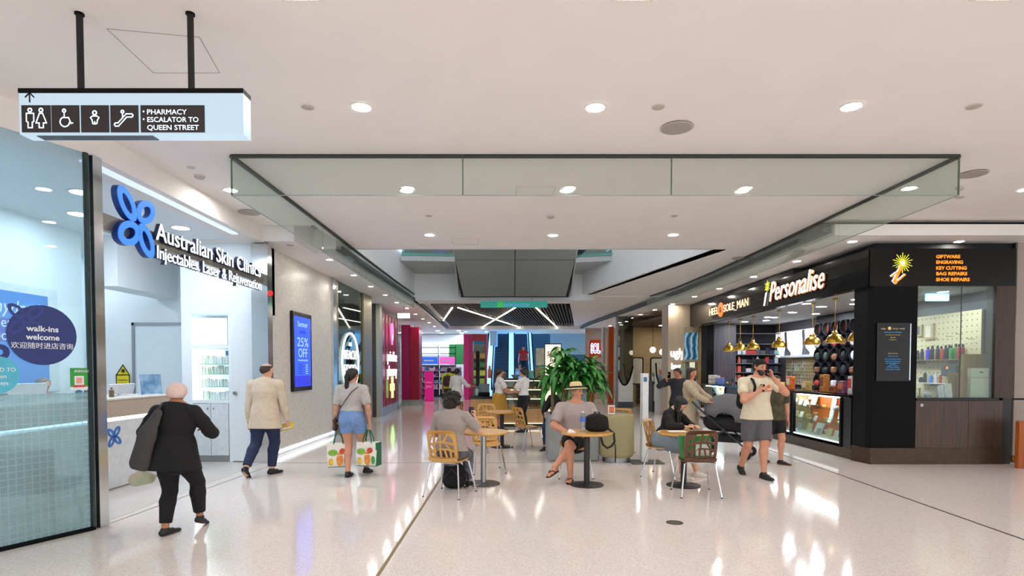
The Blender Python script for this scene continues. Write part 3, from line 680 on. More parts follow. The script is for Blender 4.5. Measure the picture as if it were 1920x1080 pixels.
def icon(cx, loops, closed):
    m = MB(); m4 = frame_m((fx(cx),3.9435,fz(225)), (1,0,0), (0,-1,0))
    for i, lp in enumerate(loops): stroke(m, [(p[0]*k, p[1]*k) for p in lp], 1.9*k, m4, closed[i] if isinstance(closed, list) else closed, .001)
    return m.obj('pictogram', line_m, sign, smooth=0)
man = [(-7,10),(7,10),(7,-5),(4,-7),(4,-17),(-4,-17),(-4,-7),(-7,-5)]
wom = [(-3,10),(3,10),(10,-8),(4,-8),(4,-17),(-4,-17),(-4,-8),(-10,-8)]
sh = lambda lp, dx, dy=0: [(p[0]+dx,p[1]+dy) for p in lp]
icon(68, [sh(man,-11), sh(circ(0,16,3.4,12),-11), sh(wom,10), sh(circ(0,16,3.4,12),10)], True)
icon(124, [circ(-2,15,2.8,12), [(-2,10),(-2,2),(6,2),(11,-9),(14,-8)], circ(-1,-6,9,16,R(100),R(355))], [True,False,False])
icon(180, [circ(0,11,3.6,12), [(-8,2),(-4,5),(4,5),(8,2),(5,-3),(4,-9),(1,-10),(0,-6),(-1,-10),(-4,-9),(-5,-3)]], True)
icon(236, [circ(-3,13,2.6,10), [(-3,9),(-3,1)], [(-17,-14),(-11,-14),(5,3),(15,3),(17,6),(15,9),(4,9),(-12,-8),(-17,-8),(-19,-11)]], [True,False,True])
m = MB(); m4 = frame_m((fx(56),3.949,fz(182)), (1,0,0), (0,-1,0)); stroke(m, [(0,-9*k),(0,8*k)], 2.6*k, m4); stroke(m, [(-8*k,0),(0,8*k),(8*k,0)], 2.6*k, m4); m.obj('arrow', tile_m, sign, smooth=0)
for s, px, py, fit in (('PHARMACY',279,216.5,75),('ESCALATOR TO',279,231.5,97),('QUEEN STREET',279,247,98)):
    text('lettering', s, .048, line_m, (fx(px),3.9435,fz(py)), parent=sign, ext=.001, fit=fit*k, bold=.0)
m = MB()
for py in (211,226): m.cyl((fx(273),3.9425,fz(py)),(fx(273),3.945,fz(py)),1.6*k,1.6*k,10)
m.obj('bullets', line_m, sign)
# exit signs
def exit_sign(loc, w, h, lb, mat=None, st=.08):
    t = thing('exit_sign', lb, 'sign', loc)
    MB().bbox((-w/2,-.03,-h/2),(w/2,.03,h/2),.008).obj('light_box', mat or E('exit_white','#f0fffa',1.6), t, world=False)
    MB().cyl((0,0,h/2),(0,0,h/2+st),.012).obj('stem', steel, t, world=False)
p = ony(757,592,20.0); exit_sign(tuple(p), .43, .17, 'small white lit sign box hanging before the pharmacy', None, 3.84-p.z-.085)
p = ony(1757,555,11.3); exit_sign(tuple(p), .45, .2, 'pale blue lit sign box hanging inside the kiosk window', E('exit_blue','#bfe4ff',1.3), 3.13-p.z-.1)
# ------------------------------------------------------------------ clinic sign
blue_e = E('logo_blue', '#3f8cff', .75, '#2a6fe8'); letter_e = E('letter_white', '#f4f8ff', 1.0); letter_side = M('letter_side', '#1d2a44', .4)
XS = -4.245
logo = thing('clinic_logo', 'blue four petal logo on the clinic sign beam', 'sign', (XS+.02,6.40,3.28))
def petal(cx, cz, rot, L, Wd, hole, hr):
    pts = []; n = 14
    for i in range(n+1): t = PI*i/n; pts.append((-L*math.cos(t), Wd*math.sin(t)**1.1))
    for i in range(1, n): t = PI*i/n; pts.append((L*math.cos(t), -Wd*math.sin(t)**1.1))
    f = lambda p: (cx+p[0]*math.cos(rot)-p[1]*math.sin(rot), cz+p[0]*math.sin(rot)+p[1]*math.cos(rot))
    hp = [(L*hole*math.cos(a)+hr, Wd*hole*.8*math.sin(a)) for a in [2*PI*i/16 for i in range(16)]]
    return [[f(p) for p in pts], [f(p) for p in hp]]
m4 = frame_m((XS+.06,6.40,3.28), (0,1,0), (1,0,0)); m4b = frame_m((XS+.02,6.40,3.28), (0,1,0), (1,0,0))
for cx, cz, rot, L, Wd, ho, hr in ((-.155,.165,R(-52),.20,.115,.60,.0),(.16,.155,R(35),.18,.125,.58,0),(-.13,-.15,R(25),.19,.13,.58,0),(.16,-.17,R(-60),.20,.12,.60,0)):
    V, F = cutout(petal(cx, cz, rot, L, Wd, ho, hr), .012); MB().add(V, F, m4).obj('petal', blue_e, logo, smooth=0); V, F = cutout(petal(cx, cz, rot, L, Wd, ho, hr), .066); MB().add(V, F, m4b).obj('petal_return', M('petal_navy','#14347f',.4), logo, smooth=0)
yA = onx(293,450,XS+.055).y; yB = onx(489,530,XS+.055).y; zA = onx(296,450,XS+.055).z; zB = onx(296,484,XS+.055).z
for s, y0, y1, z, sz, lb in (('Australian Skin Clinics',yA,yB,zA,.30,'raised white letters naming the clinic, upper line'),('Injectables. Laser & Rejuvenation',yA,yB,zB,.22,'smaller raised white letters below the clinic name')):
    t = thing('sign_lettering', lb, 'sign', (XS,y0,z))
    o = text('lettering', s, sz, letter_e, (XS+.055,y0,z), (0,1,0), (1,0,0), parent=t, ext=.004, fit=y1-y0)
    o2 = text('lettering_return', s, sz, letter_side, (XS+.025,y0,z), (0,1,0), (1,0,0), parent=t, ext=.025, fit=y1-y0)
t = thing('indicator_light', 'small red indicator light on the chrome jamb beside the clinic sign', 'light', (-4.22,9.97,2.96)); MB().ball((-4.205,9.94,2.96),.045,12).obj('lens', E('red_led','#ff2020',1.2), t); MB().cyl((-4.24,9.94,2.96),(-4.215,9.94,2.96),.05).obj('bezel', steel, t)
# decals on the clinic glass
gd = (gl1-gl0).normalized(); gn = Vector((gd.y,-gd.x,0))
def gl_pt(px, py, off=.004):
    d = ray(px, py); t = (gl0+gn*off).dot(gn)/(Vector((d.x,d.y,0)).dot(gn)); return Vector((d.x*t, d.y*t, CAMZ+d.z*t))
navy = M('navy_decal', '#172c6e', .35, noise=.05); cyan_d = M('cyan_decal', '#4fb5cf', .4); decal_w = M('decal_white','#e6ebf0',.5)
def disc(c, r, mat, name, lb, off=.002):
    t = thing(name, lb, 'sticker', tuple(c)); m4 = frame_m(c, gd, gn)
    MB().add(*cutout([circ(0,0,r,40)], .003), m4).obj('film', mat, t, smooth=0); return t
c = gl_pt(80.5,628.5,.01); r = (gl_pt(147,629,.01)-gl_pt(14,628,.01)).length/2
rr = (gl_pt(80,573,.01)-gl_pt(80,684,.01)).length/2
st = disc(c, (r+rr)/2, navy, 'round_sticker', 'round navy walk-ins sticker on the clinic glass')
for s, dz, fit, sz in (('walk-ins',.035,.26,.075),('welcome',-.045,.27,.075),('欢迎随时进店咨询',-.125,.5,.065)):
    text('lettering', s, sz, decal_w, c+Vector((0,0,dz))+gn*.003, gd, gn, parent=st, ext=.0008, align='CENTER', fit=fit, bold=.0015 if dz > -.1 else 0)
mm = MB(); m4 = frame_m(c+gn*.0022, gd, gn)
for a in range(4):
    V, F = cutout(petal(.10*math.cos(R(45+90*a))-.13, .10*math.sin(R(45+90*a))+.14, R(45+90*a), .085,.05,.6,0), .001); mm.add(V, F, m4)
mm.obj('faint_logo', M('navy_light','#1f3680',.35), st, smooth=0)
c = gl_pt(-6,703,.01); st = disc(c, .17, cyan_d, 'round_sticker', 'round cyan sticker cut off at the left edge of the clinic glass')
for s, dz in (('GOOD TO',.03),('open',-.03),('7 days',-.09)): text('lettering', s, .05, decal_w, c+Vector((0,0,dz))+gn*.003+gd*.02, gd, gn, parent=st, ext=.0008, align='CENTER')
t = thing('glass_lettering', 'dark letters on the clinic glass at the left edge', 'sticker', tuple(gl_pt(0,660,.01)))
text('lettering', 'o', .26, navy, gl_pt(-19,672,.01), gd, gn, parent=t, ext=.0008, bold=.012); text('lettering', 'os', .09, navy, gl_pt(-12,680,.01), gd, gn, parent=t, ext=.0008, bold=.002)
t = thing('green_notice', 'small green and white notice stuck low on the clinic glass', 'sticker', tuple(gl_pt(148,710,.01)))
def gl_quad(x0,y0,x1,y1,off): 
    a = gl_pt(x0,y1,off); b = gl_pt(x1,y1,off); a2 = gl_pt(x0,y0,off); a.z = b.z = (a.z+b.z)/2
    return MB().slab(a, b, Vector((b.x,b.y,a2.z)), Vector((a.x,a.y,a2.z)), .002)
gl_quad(132,690,165,731,.008).obj('sheet', decal_w, t); gl_quad(132,690,165,725,.010).obj('green_area', M('notice_green','#2f9e3c',.5), t)
gl_quad(140,705,157.5,722,.012).obj('white_area', decal_w, t); gl_quad(143.5,708,154,718.5,.014).obj('pink_square', M('notice_pink','#e79a92',.5), t); gl_quad(138,722,160,726,.0125).obj('red_band', M('notice_red','#d0473c',.5), t)
text('lettering', '健康码出示', .03, decal_w, gl_pt(139,698,.012), gd, gn, parent=t, ext=.0006)
# ------------------------------------------------------------------ wall screen
scr = thing('wall_screen', 'tall black framed advertising screen with a blue 25% OFF picture', 'screen', (-4.35,11.7,1.2))
MB().bbox((-4.37,11.20,1.19),(-4.30,12.24,2.79),.01).obj('bezel', black_gloss, scr)
MB().box((-4.30,11.26,1.35),(-4.297,12.16,2.70)).obj('display', E('display_blue','#2f52ff',1.1), scr)
MB().box((-4.297,11.26,1.28),(-4.296,12.16,1.50)).obj('display_foot', E('display_navy','#2a33c8',.9), scr)
lt = E('display_text', '#8fb4ff', 1.1); dk = E('display_dark', '#1a2890', .6)
for s, z, sz, mt, fit in (('Summer',2.50,.16,lt,.55),('sale',2.36,.15,dk,.33),('25%',2.10,.26,lt,.62),('OFF',1.88,.26,lt,.5),('treatments',1.80,.07,lt,.55)):
    text('lettering', s, sz, mt, (-4.2955,11.71,z), (0,1,0), (1,0,0), parent=scr, ext=.001, align='CENTER', fit=fit)
m = MB(); m2 = MB()
for i in range(5): m.box((-4.297,11.45,1.72-i*.045),(-4.2955,11.7,1.735-i*.045)); m2.box((-4.297,11.85,1.72-i*.045),(-4.2955,11.98,1.735-i*.045))
m.obj('text_lines', dk, scr); m2.obj('price_lines', lt, scr)
# food shop ring sign
t = thing('neon_ring_sign', 'white neon ring sign of the food shop behind glass', 'sign', (-4.33,15.25,1.8)); wn = E('neon_white', '#f5fbff', 1.3)
MB().tube([(-4.32,15.25+.76*math.cos(a),1.83+.76*math.sin(a)) for a in [2*PI*i/48 for i in range(48)]],.028,8,closed=True).obj('ring', wn, t)
for s, z, sz, fit in (('THE',2.25,.14,.25),('BEACH',1.9,.34,1.12),('FOOD',1.5,.38,1.12),('CO',1.28,.14,.25)): text('lettering', s, sz, wn, (-4.325,15.25,z), (0,1,0), (1,0,0), parent=t, ext=.01, align='CENTER', fit=fit, bold=.0)
# pharmacy sign on the pleated panel
def pan_x(y): return -4.46 - .18*((y-19.62)/3.55)
rt = Vector((-.18,3.55,0)).normalized(); nn = Vector((rt.y,-rt.x,0))
t = thing('pharmacy_sign', 'white pharmacy lettering with pink drop logo and green cross on raspberry panels', 'sign', (pan_x(21.2),21.2,1.0))
for s, z, fit in (('priceline',1.92,2.1),('pharmacy',1.38,2.1)): text('lettering', s, .55, E('pharm_white','#f6f2ff',1.1), Vector((pan_x(20.35)+.05,20.35,z)), rt, nn, parent=t, ext=.02, fit=fit, bold=.0)
m4 = frame_m((pan_x(21.4)+.05,21.4,2.95), rt, nn)
MB().add(*cutout([[(0,-.42),(.22,-.05),(.26,.15),(.14,.34),(0,.4),(-.14,.34),(-.26,.15),(-.22,-.05)]], .05), m4).obj('pink_drop', E('drop_pink','#ff6fc0',1.4), t, smooth=0)
MB().add(*cutout([circ(0,-.12,.12,14)], .06), m4).obj('drop_eye', E('drop_cream','#ffe9d8',1.4), t, smooth=0)
m4 = frame_m((pan_x(21.4)+.05,21.4,.95), rt, nn); q = .13; e = .4
MB().add(*cutout([[(-q,-e),(q,-e),(q,-q),(e,-q),(e,q),(q,q),(q,e),(-q,e),(-q,q),(-e,q),(-e,-q),(-q,-q)]], .05), m4).obj('green_cross', E('cross_green','#b9ff8a',1.6), t, smooth=0)
# posters behind the pharmacy window
pcol = ['#d85a8f','#5fb0d8','#e0c84f','#7a5fc0','#e8e4ea','#c03a70','#4fa080','#f0a040']
for i in range(9):
    y = 23.45 + (i%3)*.66; z = 1.0 + (i//3)*.62; x = -4.68 - .29*((y-23.2)/2.3) - .12
    t = MB().bbox((x-.02,y,z),(x,y+.58,z+.56),.004).obj('poster', M('poster_%d'%(i%8), pcol[i%8], .5, noise=.5, scale=5, col2=pcol[(i+3)%8])); tag(t, 'bright printed poster in the pharmacy side window', 'poster', 'posters in the pharmacy side window')
# orange shop sign
t = thing('shop_sign', 'orange sign with white outlined blue letters SOL', 'sign', (4.07,27.78,2.6))
text('letter_outline', 'SOL', .62, E('sol_white','#ffffff',1.2), (4.07,27.78,2.42), parent=t, ext=.01, align='CENTER', fit=.48, bold=.045); text('letter_core', 'SOL', .60, E('sol_blue','#3a4bd8',.6), (4.07,27.765,2.43), parent=t, ext=.01, align='CENTER', fit=.40, bold=.0)
# lit letters on the tan pillar
t = thing('pillar_lettering', 'white glowing letters on the tan stone pillar', 'sign', (5.7,19.54,1.9)); text('lettering', 'ugly', .42, E('pillar_white','#ffffff',1.3), (5.42,19.54,2.05), parent=t, ext=.02, fit=.5, bold=.006); text('lettering', 'bag', .3, E('pillar_white','#ffffff',1.3), (5.46,19.54,1.63), parent=t, ext=.02, fit=.32, bold=.006)
# green banner at the far ceiling
t = thing('green_banner', 'long green glass sign hanging before the slatted ceiling', 'sign', (0,19.0,3.8)); a = ony(901,577,18.85); b = ony(1026,565,18.85)
MB().box((a.x,18.82,a.z),(b.x,18.85,b.z)).obj('glass_face', E('banner_teal','#1d8f80',.45), t); MB().box((a.x+.55,18.812,a.z+.01),(a.x+.75,18.82,b.z-.03)).obj('green_mark', E('banner_green','#2fae4a',.5), t)
text('lettering', 'WOOLWORTHS', .16, E('banner_blue','#4fa3d8',.6), (a.x+1.62,18.815,a.z+.03), (-1,0,0), (0,1,0), parent=t, ext=.001, fit=.85)
MB().tube([(a.x+.3,18.83,b.z),(a.x+.3,18.83,4.4)],.006).obj('hanging_wire', steel, t); MB().tube([(b.x-.5,18.83,b.z),(b.x-.5,18.83,4.4)],.006).obj('hanging_wire', steel, t)
# kiosk signs
gold_e = E('gold_letter','#ffd9b0',1.0); orange_e = E('orange_letter', '#ff8c1e', 1.0); flame = M('letter_orange_edge', '#d9762a', .4)
XF = XK-.012
t = thing('kiosk_sign', 'large white and orange script sign on the kiosk fascia', 'sign', (XF,12.4,3.2))
y0 = onx(1443,560,XF).y; y1 = onx(1545,540,XF).y
text('lettering', 'Personalise', .64, E('pers_white','#fff3ea',1.05), (XF-.02,y0,3.23), (0,-1,0), (-1,0,0), parent=t, ext=.006, fit=y0-y1, shear=.32, bold=.0)
text('lettering_edge', 'Personalise', .64, flame, (XF-.008,y0-.03,3.215), (0,-1,0), (-1,0,0), parent=t, ext=.006, fit=y0-y1, shear=.32, bold=.004)
yi = onx(1432,565,XF).y
text('initial', '\u0131', .66, E('pers_white','#fff3ea',1.05), (XF-.02,yi,3.16), (0,-1,0), (-1,0,0), parent=t, ext=.006, shear=.35, bold=.004)
def starburst(c, r, rt, nn, parent, mat, n=18):
    m = MB(); m4 = frame_m(c, rt, nn)
    for i in range(n):
        a = 2*PI*i/n; L = r*(1 if i % 2 else .78); stroke(m, [(.22*r*math.cos(a),.22*r*math.sin(a)),(L*math.cos(a),L*math.sin(a))], r*.07, m4, t=.008)
    return m.obj('starburst', mat, parent, smooth=0)
yel = E('star_yellow','#c9c832',.8)
starburst((XF-.02,yi-.24,3.60), .14, (0,-1,0), (-1,0,0), t, yel, 12)
t = thing('kiosk_sign', 'small pale capitals with an orange disc at the far end of the kiosk fascia', 'sign', (XF,16,3.3))
ya, yb, yc, yd = [onx(px,580,XF).y for px in (1330,1347,1357,1403)]
text('lettering', 'HEEL', .3, gold_e, (XF-.01,ya,3.27), (0,-1,0), (-1,0,0), parent=t, ext=.006, fit=ya-yb); text('lettering', 'SOLE_MAN', .3, gold_e, (XF-.01,yc,3.27), (0,-1,0), (-1,0,0), parent=t, ext=.006, fit=yc-yd)
MB().cyl((XF-.02,(yb+yc)/2,3.36),(XF,(yb+yc)/2,3.36),.21,.21,28).obj('orange_disc', E('disc_orange','#e8792c',.8), t); text('ampersand', '&', .24, M('disc_mark','#5a2a10',.5), (XF-.024,(yb+yc)/2,3.28), (0,-1,0), (-1,0,0), parent=t, ext=.003, align='CENTER')
YF = YK-.008
t = thing('kiosk_sign', 'glowing orange i with a yellow starburst on the kiosk corner fascia', 'sign', (6.7,YF,3.4))
c = ony(1692,493,YF); starburst(c, .17, (1,0,0), (0,-1,0), t, yel, 20); MB().ball((c.x,YF-.012,c.z),(.035,.012,.035),12).obj('centre_dot', E('star_core','#e8f0ff',1.6), t)
u = 9.78/FPX
for nm, mt, dx, dy, off in (('letter_edge', E('edge_lilac','#d9ccff',1.0), -2.2, .6, .004), ('letter', orange_e, 0, 0, .010)):
    m = MB(); c = ony(1680+dx,516-dy,YF-off); m4 = frame_m(c, (1,0,0), (0,-1,0))
    stroke(m, [(9*u,14*u),(3.5*u,2*u),(-3*u,-11*u),(0,-14*u)], 5*u, m4, t=.004); stroke(m, [(-1*u,-14*u),(9*u,-6*u),(17*u,1*u)], 2.6*u, m4, t=.004); stroke(m, [(-8*u,-2*u),(0,4*u),(6*u,6*u)], 2.8*u, m4, t=.004)
    m.obj(nm, mt, t, smooth=0)
t = thing('service_list', 'orange capitals listing services on the black kiosk front fascia', 'sign', (7.4,YF,3.3))
for s, py, w in (('GIFTWARE',484,45),('ENGRAVING',494.5,50),('KEY CUTTING',505.5,57),('BAG REPAIRS',516,58),('SHOE REPAIRS',527,63)):
    p = ony(1755,py,YF); q = ony(1755+w,py,YF); text('lettering', s, .078, orange_e, p, parent=t, ext=.003, fit=q.x-p.x, bold=.002)
# notice on the corner column
t = thing('notice_board', 'glossy black notice with small gold and blue text on the kiosk corner column', 'notice', (6.5,YK,2.0)); a = ony(1641,715,YK); b = ony(1708,605,YK)
MB().bbox((a.x,YK-.025,a.z),(b.x,YK,b.z),.005).obj('board', black_gloss, t); MB().box((b.x-.03,YK-.03,a.z+.02),(b.x-.012,YK-.025,b.z-.02)).obj('lit_edge', M('silver_edge','#c8ccd2',.2,.9), t)
nb = E('notice_blue','#3f9fe0',.5); ng = E('notice_gold','#c8a860',.5); cx = (a.x+b.x)/2
for s, py, w, mt, sz in (('HEEL',617.5,9,ng,.03),('SOLE  MAN',617.5,22,ng,.03),('OPENING HOURS',624,32,nb,.022),('monday to sunday',628.5,28,ng,.018),('0 0',634,8,ng,.03),('by appointment',637.5,13,ng,.015),('SERVICES',663.5,18,ng,.02),('while you wait',668.5,20,nb,.02),
                     ('keys cut and watches repaired',674,30,nb,.022),('engraving and trophies made',678,29,nb,.022),('bags and luggage fixed',681.5,25,nb,.022),('and more',684,12,nb,.02),('ask in store',687,20,nb,.02),('for all services',690,24,nb,.022),('seven days a week',693.5,27,nb,.022)):
    px0 = 1674-w/2 if s not in ('HEEL','SOLE  MAN') else (1652 if s == 'HEEL' else 1674); p = ony(px0,py,YK-.028); q = ony(px0+w,py,YK-.028); text('lettering', s, sz, mt, p, parent=t, ext=.0008, fit=q.x-p.x)
p = ony(1668,615.5,YK-.028); MB().cyl((p.x,YK-.03,p.z),(p.x,YK-.026,p.z),.028,.028,16).obj('gold_disc', ng, t)
# ================================================================== tables and chairs
ply = M('plywood_face', '#c99a54', .35, noise=.1, scale=3, stretch=(4,4,1)); plyedge = M('plywood_edge', '#a8793c', .5); brown_ply = M('brown_laminate', '#5a3b2a', .4, noise=.08)
tabletop_m = M('table_top_wood', '#cf9f55', .22, noise=.08, scale=3, stretch=(1,6,1)); pole_black = M('pole_black', '#232325', .45)
def make_table(label, pole_mat, base_mat, r=.365):
    t = thing('cafe_table', label, 'table', (0,0,0), 0)
    MB().lathe([(0,.725),(r-.012,.725),(r,.735),(r,.752),(r-.006,.758),(0,.758)],48,cap=False).obj('table_top', tabletop_m, t, world=False)
    MB().cyl((0,0,.012),(0,0,.725),.042,.042,20).obj('pole', pole_mat, t, world=False)
    MB().lathe([(0,0),(.235,0),(.24,.008),(.23,.014),(.06,.026),(.05,.03),(0,.03)],40,cap=False).obj('base', base_mat, t, world=False)
    MB().box((-.16,-.03,.715),(.16,.03,.726)).box((-.03,-.16,.715),(.03,.16,.726)).obj('spider', pole_mat, t, world=False)
    return t
T1 = (-.41,8.10); T2 = (1.06,8.02); T3 = (2.42,7.98); T4 = (-.21,11.9)
for p, lb, pm, bm_ in ((T1,'round wooden café table with a steel pole beside the curly haired sitter',steel,M('steel_base','#77777a',.3,.9)),(T2,'round wooden café table with black pole carrying a backpack and water bottle',pole_black,pole_black),
               (T3,'round wooden café table with black pole in front of the girl in black',pole_black,pole_black),(T4,'round wooden café table with black pole farther back near the bakery counter',pole_black,pole_black)):
    t = make_table(lb, pm, bm_); t.location = (*p,0)
# chair: perforated back, moulded seat, four splayed chrome legs
W2, BH = .205, .40
outer = [(-.175,0),(.175,0)] + [(W2,.05)] + rrect(-W2,.1,W2,BH,.07)[0:12] + [(-W2,.05)]
def branch_holes():
    H = []
    def poly(*p): H.append([(a*W2*.86, .045+b*(BH-.085)) for a, b in p])
    poly((-.95,.62),(-.62,.95),(-.55,.98),(-.7,.55)); poly((-.42,.98),(-.08,1.0),(-.1,.72),(-.52,.60)); poly((.05,1.0),(.5,1.0),(.18,.70),(.05,.72)); poly((.62,.98),(.95,.75),(.95,.62),(.35,.68))
    poly((-.98,.52),(-.72,.46),(-.62,.22),(-.98,.36)); poly((-.6,.50),(-.14,.62),(-.12,.42),(-.45,.24)); poly((-.02,.60),(.30,.60),(.55,.38),(-.02,.40)); poly((.45,.58),(.96,.52),(.96,.32),(.70,.36))
    poly((-.95,.26),(-.66,.10),(-.90,.02)); poly((-.52,.18),(-.2,.36),(-.16,.0),(-.5,.0)); poly((-.04,.32),(.18,.32),(.3,.0),(-.04,.0)); poly((.30,.33),(.60,.30),(.62,.0),(.42,.0)); poly((.74,.26),(.96,.22),(.92,.02),(.74,.02))
    return H
holes = branch_holes()
BV, BF = cutout([outer]+holes, .014)
def back_shape(V):
    out = []
    for v in V:
        x, y, z = v; out.append((x, -.20 - y*.24 + .05*(x/W2)**2*.6 - .0 + (z), .47 + y*.985))
    return out
def seat_mesh():
    m = MB(); n = 14; rows = []
    prof = [(-.215,.50),(-.20,.465),(-.17,.452),(-.05,.447),(.08,.452),(.17,.458),(.215,.452),(.23,.44)]
    vs = []; fs = []
    for side in (0, -.013):
        for (y, z) in prof:
            w = .205 if y < .1 else .205 - .05*((y-.1)/.13)**2
            for i in range(n+1):
                u = -1+2*i/n; vs.append((u*w, y, z + .012*u*u + side))
    k = n+1; P = len(prof)
    for j in range(P-1):
        for i in range(n):
            fs.append((j*k+i, j*k+i+1, (j+1)*k+i+1, (j+1)*k+i)); o = P*k; fs.append((o+j*k+i, o+(j+1)*k+i, o+(j+1)*k+i+1, o+j*k+i+1))
    o = P*k
    for j in range(P-1):
        fs.append((j*k, (j+1)*k, o+(j+1)*k, o+j*k)); fs.append((j*k+n, o+j*k+n, o+(j+1)*k+n, (j+1)*k+n))
    for i in range(n):
        fs.append((i, o+i, o+i+1, i+1)); fs.append(((P-1)*k+i, (P-1)*k+i+1, o+(P-1)*k+i+1, o+(P-1)*k+i))
    return m.add(vs, fs)
def make_chair(label, wood, edge=None):
    t = thing('cafe_chair', label, 'chair')
    MB().add(back_shape(BV), BF).obj('backrest', wood, t, world=False, smooth=0)
    seat_mesh().obj('seat', ply if wood is not brown_ply else brown_ply, t, world=False)
    if edge:
        m = MB()
        for lp in [outer]+holes: m.tube(back_shape([(p[0],p[1],.006) for p in lp]), .004, 5, closed=True)
        m.obj('edge_band', edge, t, world=False)
    MB().tube([(-.15,-.15,.435),(-.15,.14,.435),(.15,.14,.435),(.15,-.15,.435)],.009,8,closed=True).obj('under_frame', chrome, t, world=False)
    for sx in (-1, 1):
        for sy, yt in ((-1,-.14),(1,.13)):
            MB().tube([(sx*.06,yt,.436),(sx*.17,yt+sy*.005,.436),(sx*.195,yt+sy*.03,.42),(sx*.255,sy*.265,.008)],.011,8).obj('leg', chrome, t, world=False)
            o = MB().cyl((sx*.255,sy*.265,0),(sx*.255,sy*.265,.012),.014).obj('glide', black_matt, t, world=False)
    return t
ch = make_chair('light plywood chair with cut-out back under the curly haired sitter', ply, plyedge)
def place_chair(x, y, rz, label): c = dup(ch, (x,y,0), rz, label); return c
ch.location = (-.815,7.44,0); ch.rotation_euler = (0,0,R(-20))
place_chair(-.40,9.1,R(192),'empty light plywood chair behind the steel poled table')
place_chair(.96,8.72,PI,'light plywood chair under the man in the straw hat')
place_chair(2.33,8.70,R(-125),'light plywood chair under the girl in black')
place_chair(-.55,12.5,R(185),'empty plywood chair behind the far café table')
place_chair(.33,11.7,R(-60),'empty plywood chair right of the far café table, seen from behind')
place_chair(-.78,11.3,R(-80),'empty plywood chair left of the far café table, edge-on')
place_chair(2.05,11.0,R(150),'empty plywood chair behind the olive drum planter')
dc = make_chair('dark brown laminate chair with cut-out back holding a green bag', brown_ply, M('yellow_edge','#b08a3a',.5)); dc.location = (2.42,7.45,0); dc.rotation_euler = (0,0,R(-2))
# green shopper on the dark chair
green_bag = M('green_bag', '#1f7a3c', .6, noise=.15)
t = thing('shopping_bag', 'green and white shopping bag standing on the dark brown chair', 'bag', (2.40,7.42,.47))
m = MB(); m.add([(-.17,-.08,.0),(.17,-.08,0),(.17,.10,0),(-.17,.10,0),(-.20,-.05,.30),(.19,-.05,.30),(.19,.07,.30),(-.20,.07,.30)], [(0,3,2,1),(0,1,5,4),(1,2,6,5),(2,3,7,6),(3,0,4,7),(4,5,6,7)]); m.obj('body', green_bag, t, world=False)
MB().box((-.02,-.079,.05),(.16,-.074,.20)).obj('white_panel', M('bag_white','#e6eee6',.5), t, world=False)
MB().tube([(-.1,-.06,.3),(-.1,-.07,.36),(.08,-.07,.36),(.08,-.06,.3)],.010,6).obj('handle', green_bag, t, world=False)
# things on the tables
TZ = .7585
t = thing('water_bottle', 'clear plastic water bottle with blue label on the middle table', 'bottle', (1.0,8.0,TZ))
MB().lathe([(0,.0),(.036,.0),(.04,.012),(.04,.06),(.037,.07),(.04,.08),(.04,.20),(.034,.235),(.016,.265),(.015,.275),(0,.275)],20,cap=False).obj('body', G('bottle_plastic','#e2edf2',.16), t, world=False)
MB().lathe([(.0405,.145),(.0412,.147),(.0412,.205),(.0405,.207)],20,cap=False).obj('label', M('bottle_label','#4b74c9',.4), t, world=False); MB().cyl((0,0,.27),(0,0,.29),.016).obj('cap', M('bottle_cap','#d8e4ee',.4), t, world=False)
t = thing('paper_scrap', 'crumpled white tissue left on the middle table', 'tissue', (.83,7.93,TZ)); m = MB()
m.add([(-.06,-.02,0),(.06,-.03,0),(.07,.03,0),(-.05,.03,0),(-.03,0,.05),(.02,0,.035),(.03,.01,.015)],[(0,1,5,4),(1,2,6,5),(2,3,4,6),(3,0,4),(4,5,6)]); m.obj('tissue', M('tissue_white','#e6e4e2',.8), t, world=False)
t = thing('menu_holder', 'small red and white menu holder on the olive drum', 'sign', (1.74,9.95,.845)); MB().bbox((-.06,-.012,0),(.06,.012,.16),.004).obj('frame', M('menu_white','#ecebe8',.4), t, world=False)
MB().box((-.045,-.014,.03),(.045,-.0115,.14)).obj('card', M('menu_red','#c2402f',.5,noise=.4,scale=30,col2='#e8a06a'), t, world=False)
t = thing('paper_sheet', 'white paper lying on the table before the girl', 'paper', (2.36,8.07,TZ)); MB().box((-.14,-.09,0),(.11,.08,.003)).obj('sheet', M('paper_white','#eceae6',.7), t, world=False)
t = thing('notebook', 'small dark notebook on the table before the girl', 'book', (2.60,8.0,TZ)); MB().bbox((-.08,-.06,0),(.09,.06,.018),.004).obj('cover', M('notebook_dark','#2a2c31',.5), t, world=False); MB().box((-.076,-.062,.004),(.086,-.058,.014)).obj('pages', MATS['paper_white'], t, world=False)
# bag on the floor between the curly haired sitter's feet comes with the people
# ------------------------------------------------------------------ planters and plants
conc = M('concrete_planter', '#8d9394', .7, noise=.1, scale=5, bump=.1); olive_m = M('olive_drum', '#a39a72', .5, noise=.04, scale=2)
t = thing('planter', 'grey concrete planter block behind the man in the straw hat', 'planter', (1.1,10.45,0))
MB().bbox((-.46,-.42,0),(.45,.42,.83),.03).obj('body', conc, t, world=False); MB().box((-.4,-.36,.80),(.39,.36,.835)).obj('soil', M('soil','#3c2e22',.9,noise=.4,scale=40,bump=.6), t, world=False)
t = thing('planter', 'olive painted drum planter on a steel plinth', 'planter', (1.86,10.12,0))
MB().lathe([(0,.09),(.27,.09),(.30,.12),(.31,.16),(.31,.80),(.295,.835),(0,.84)],40,cap=False).obj('drum', olive_m, t, world=False); MB().cyl((0,0,0),(0,0,.1),.245,.245,32).obj('plinth', steel, t, world=False)
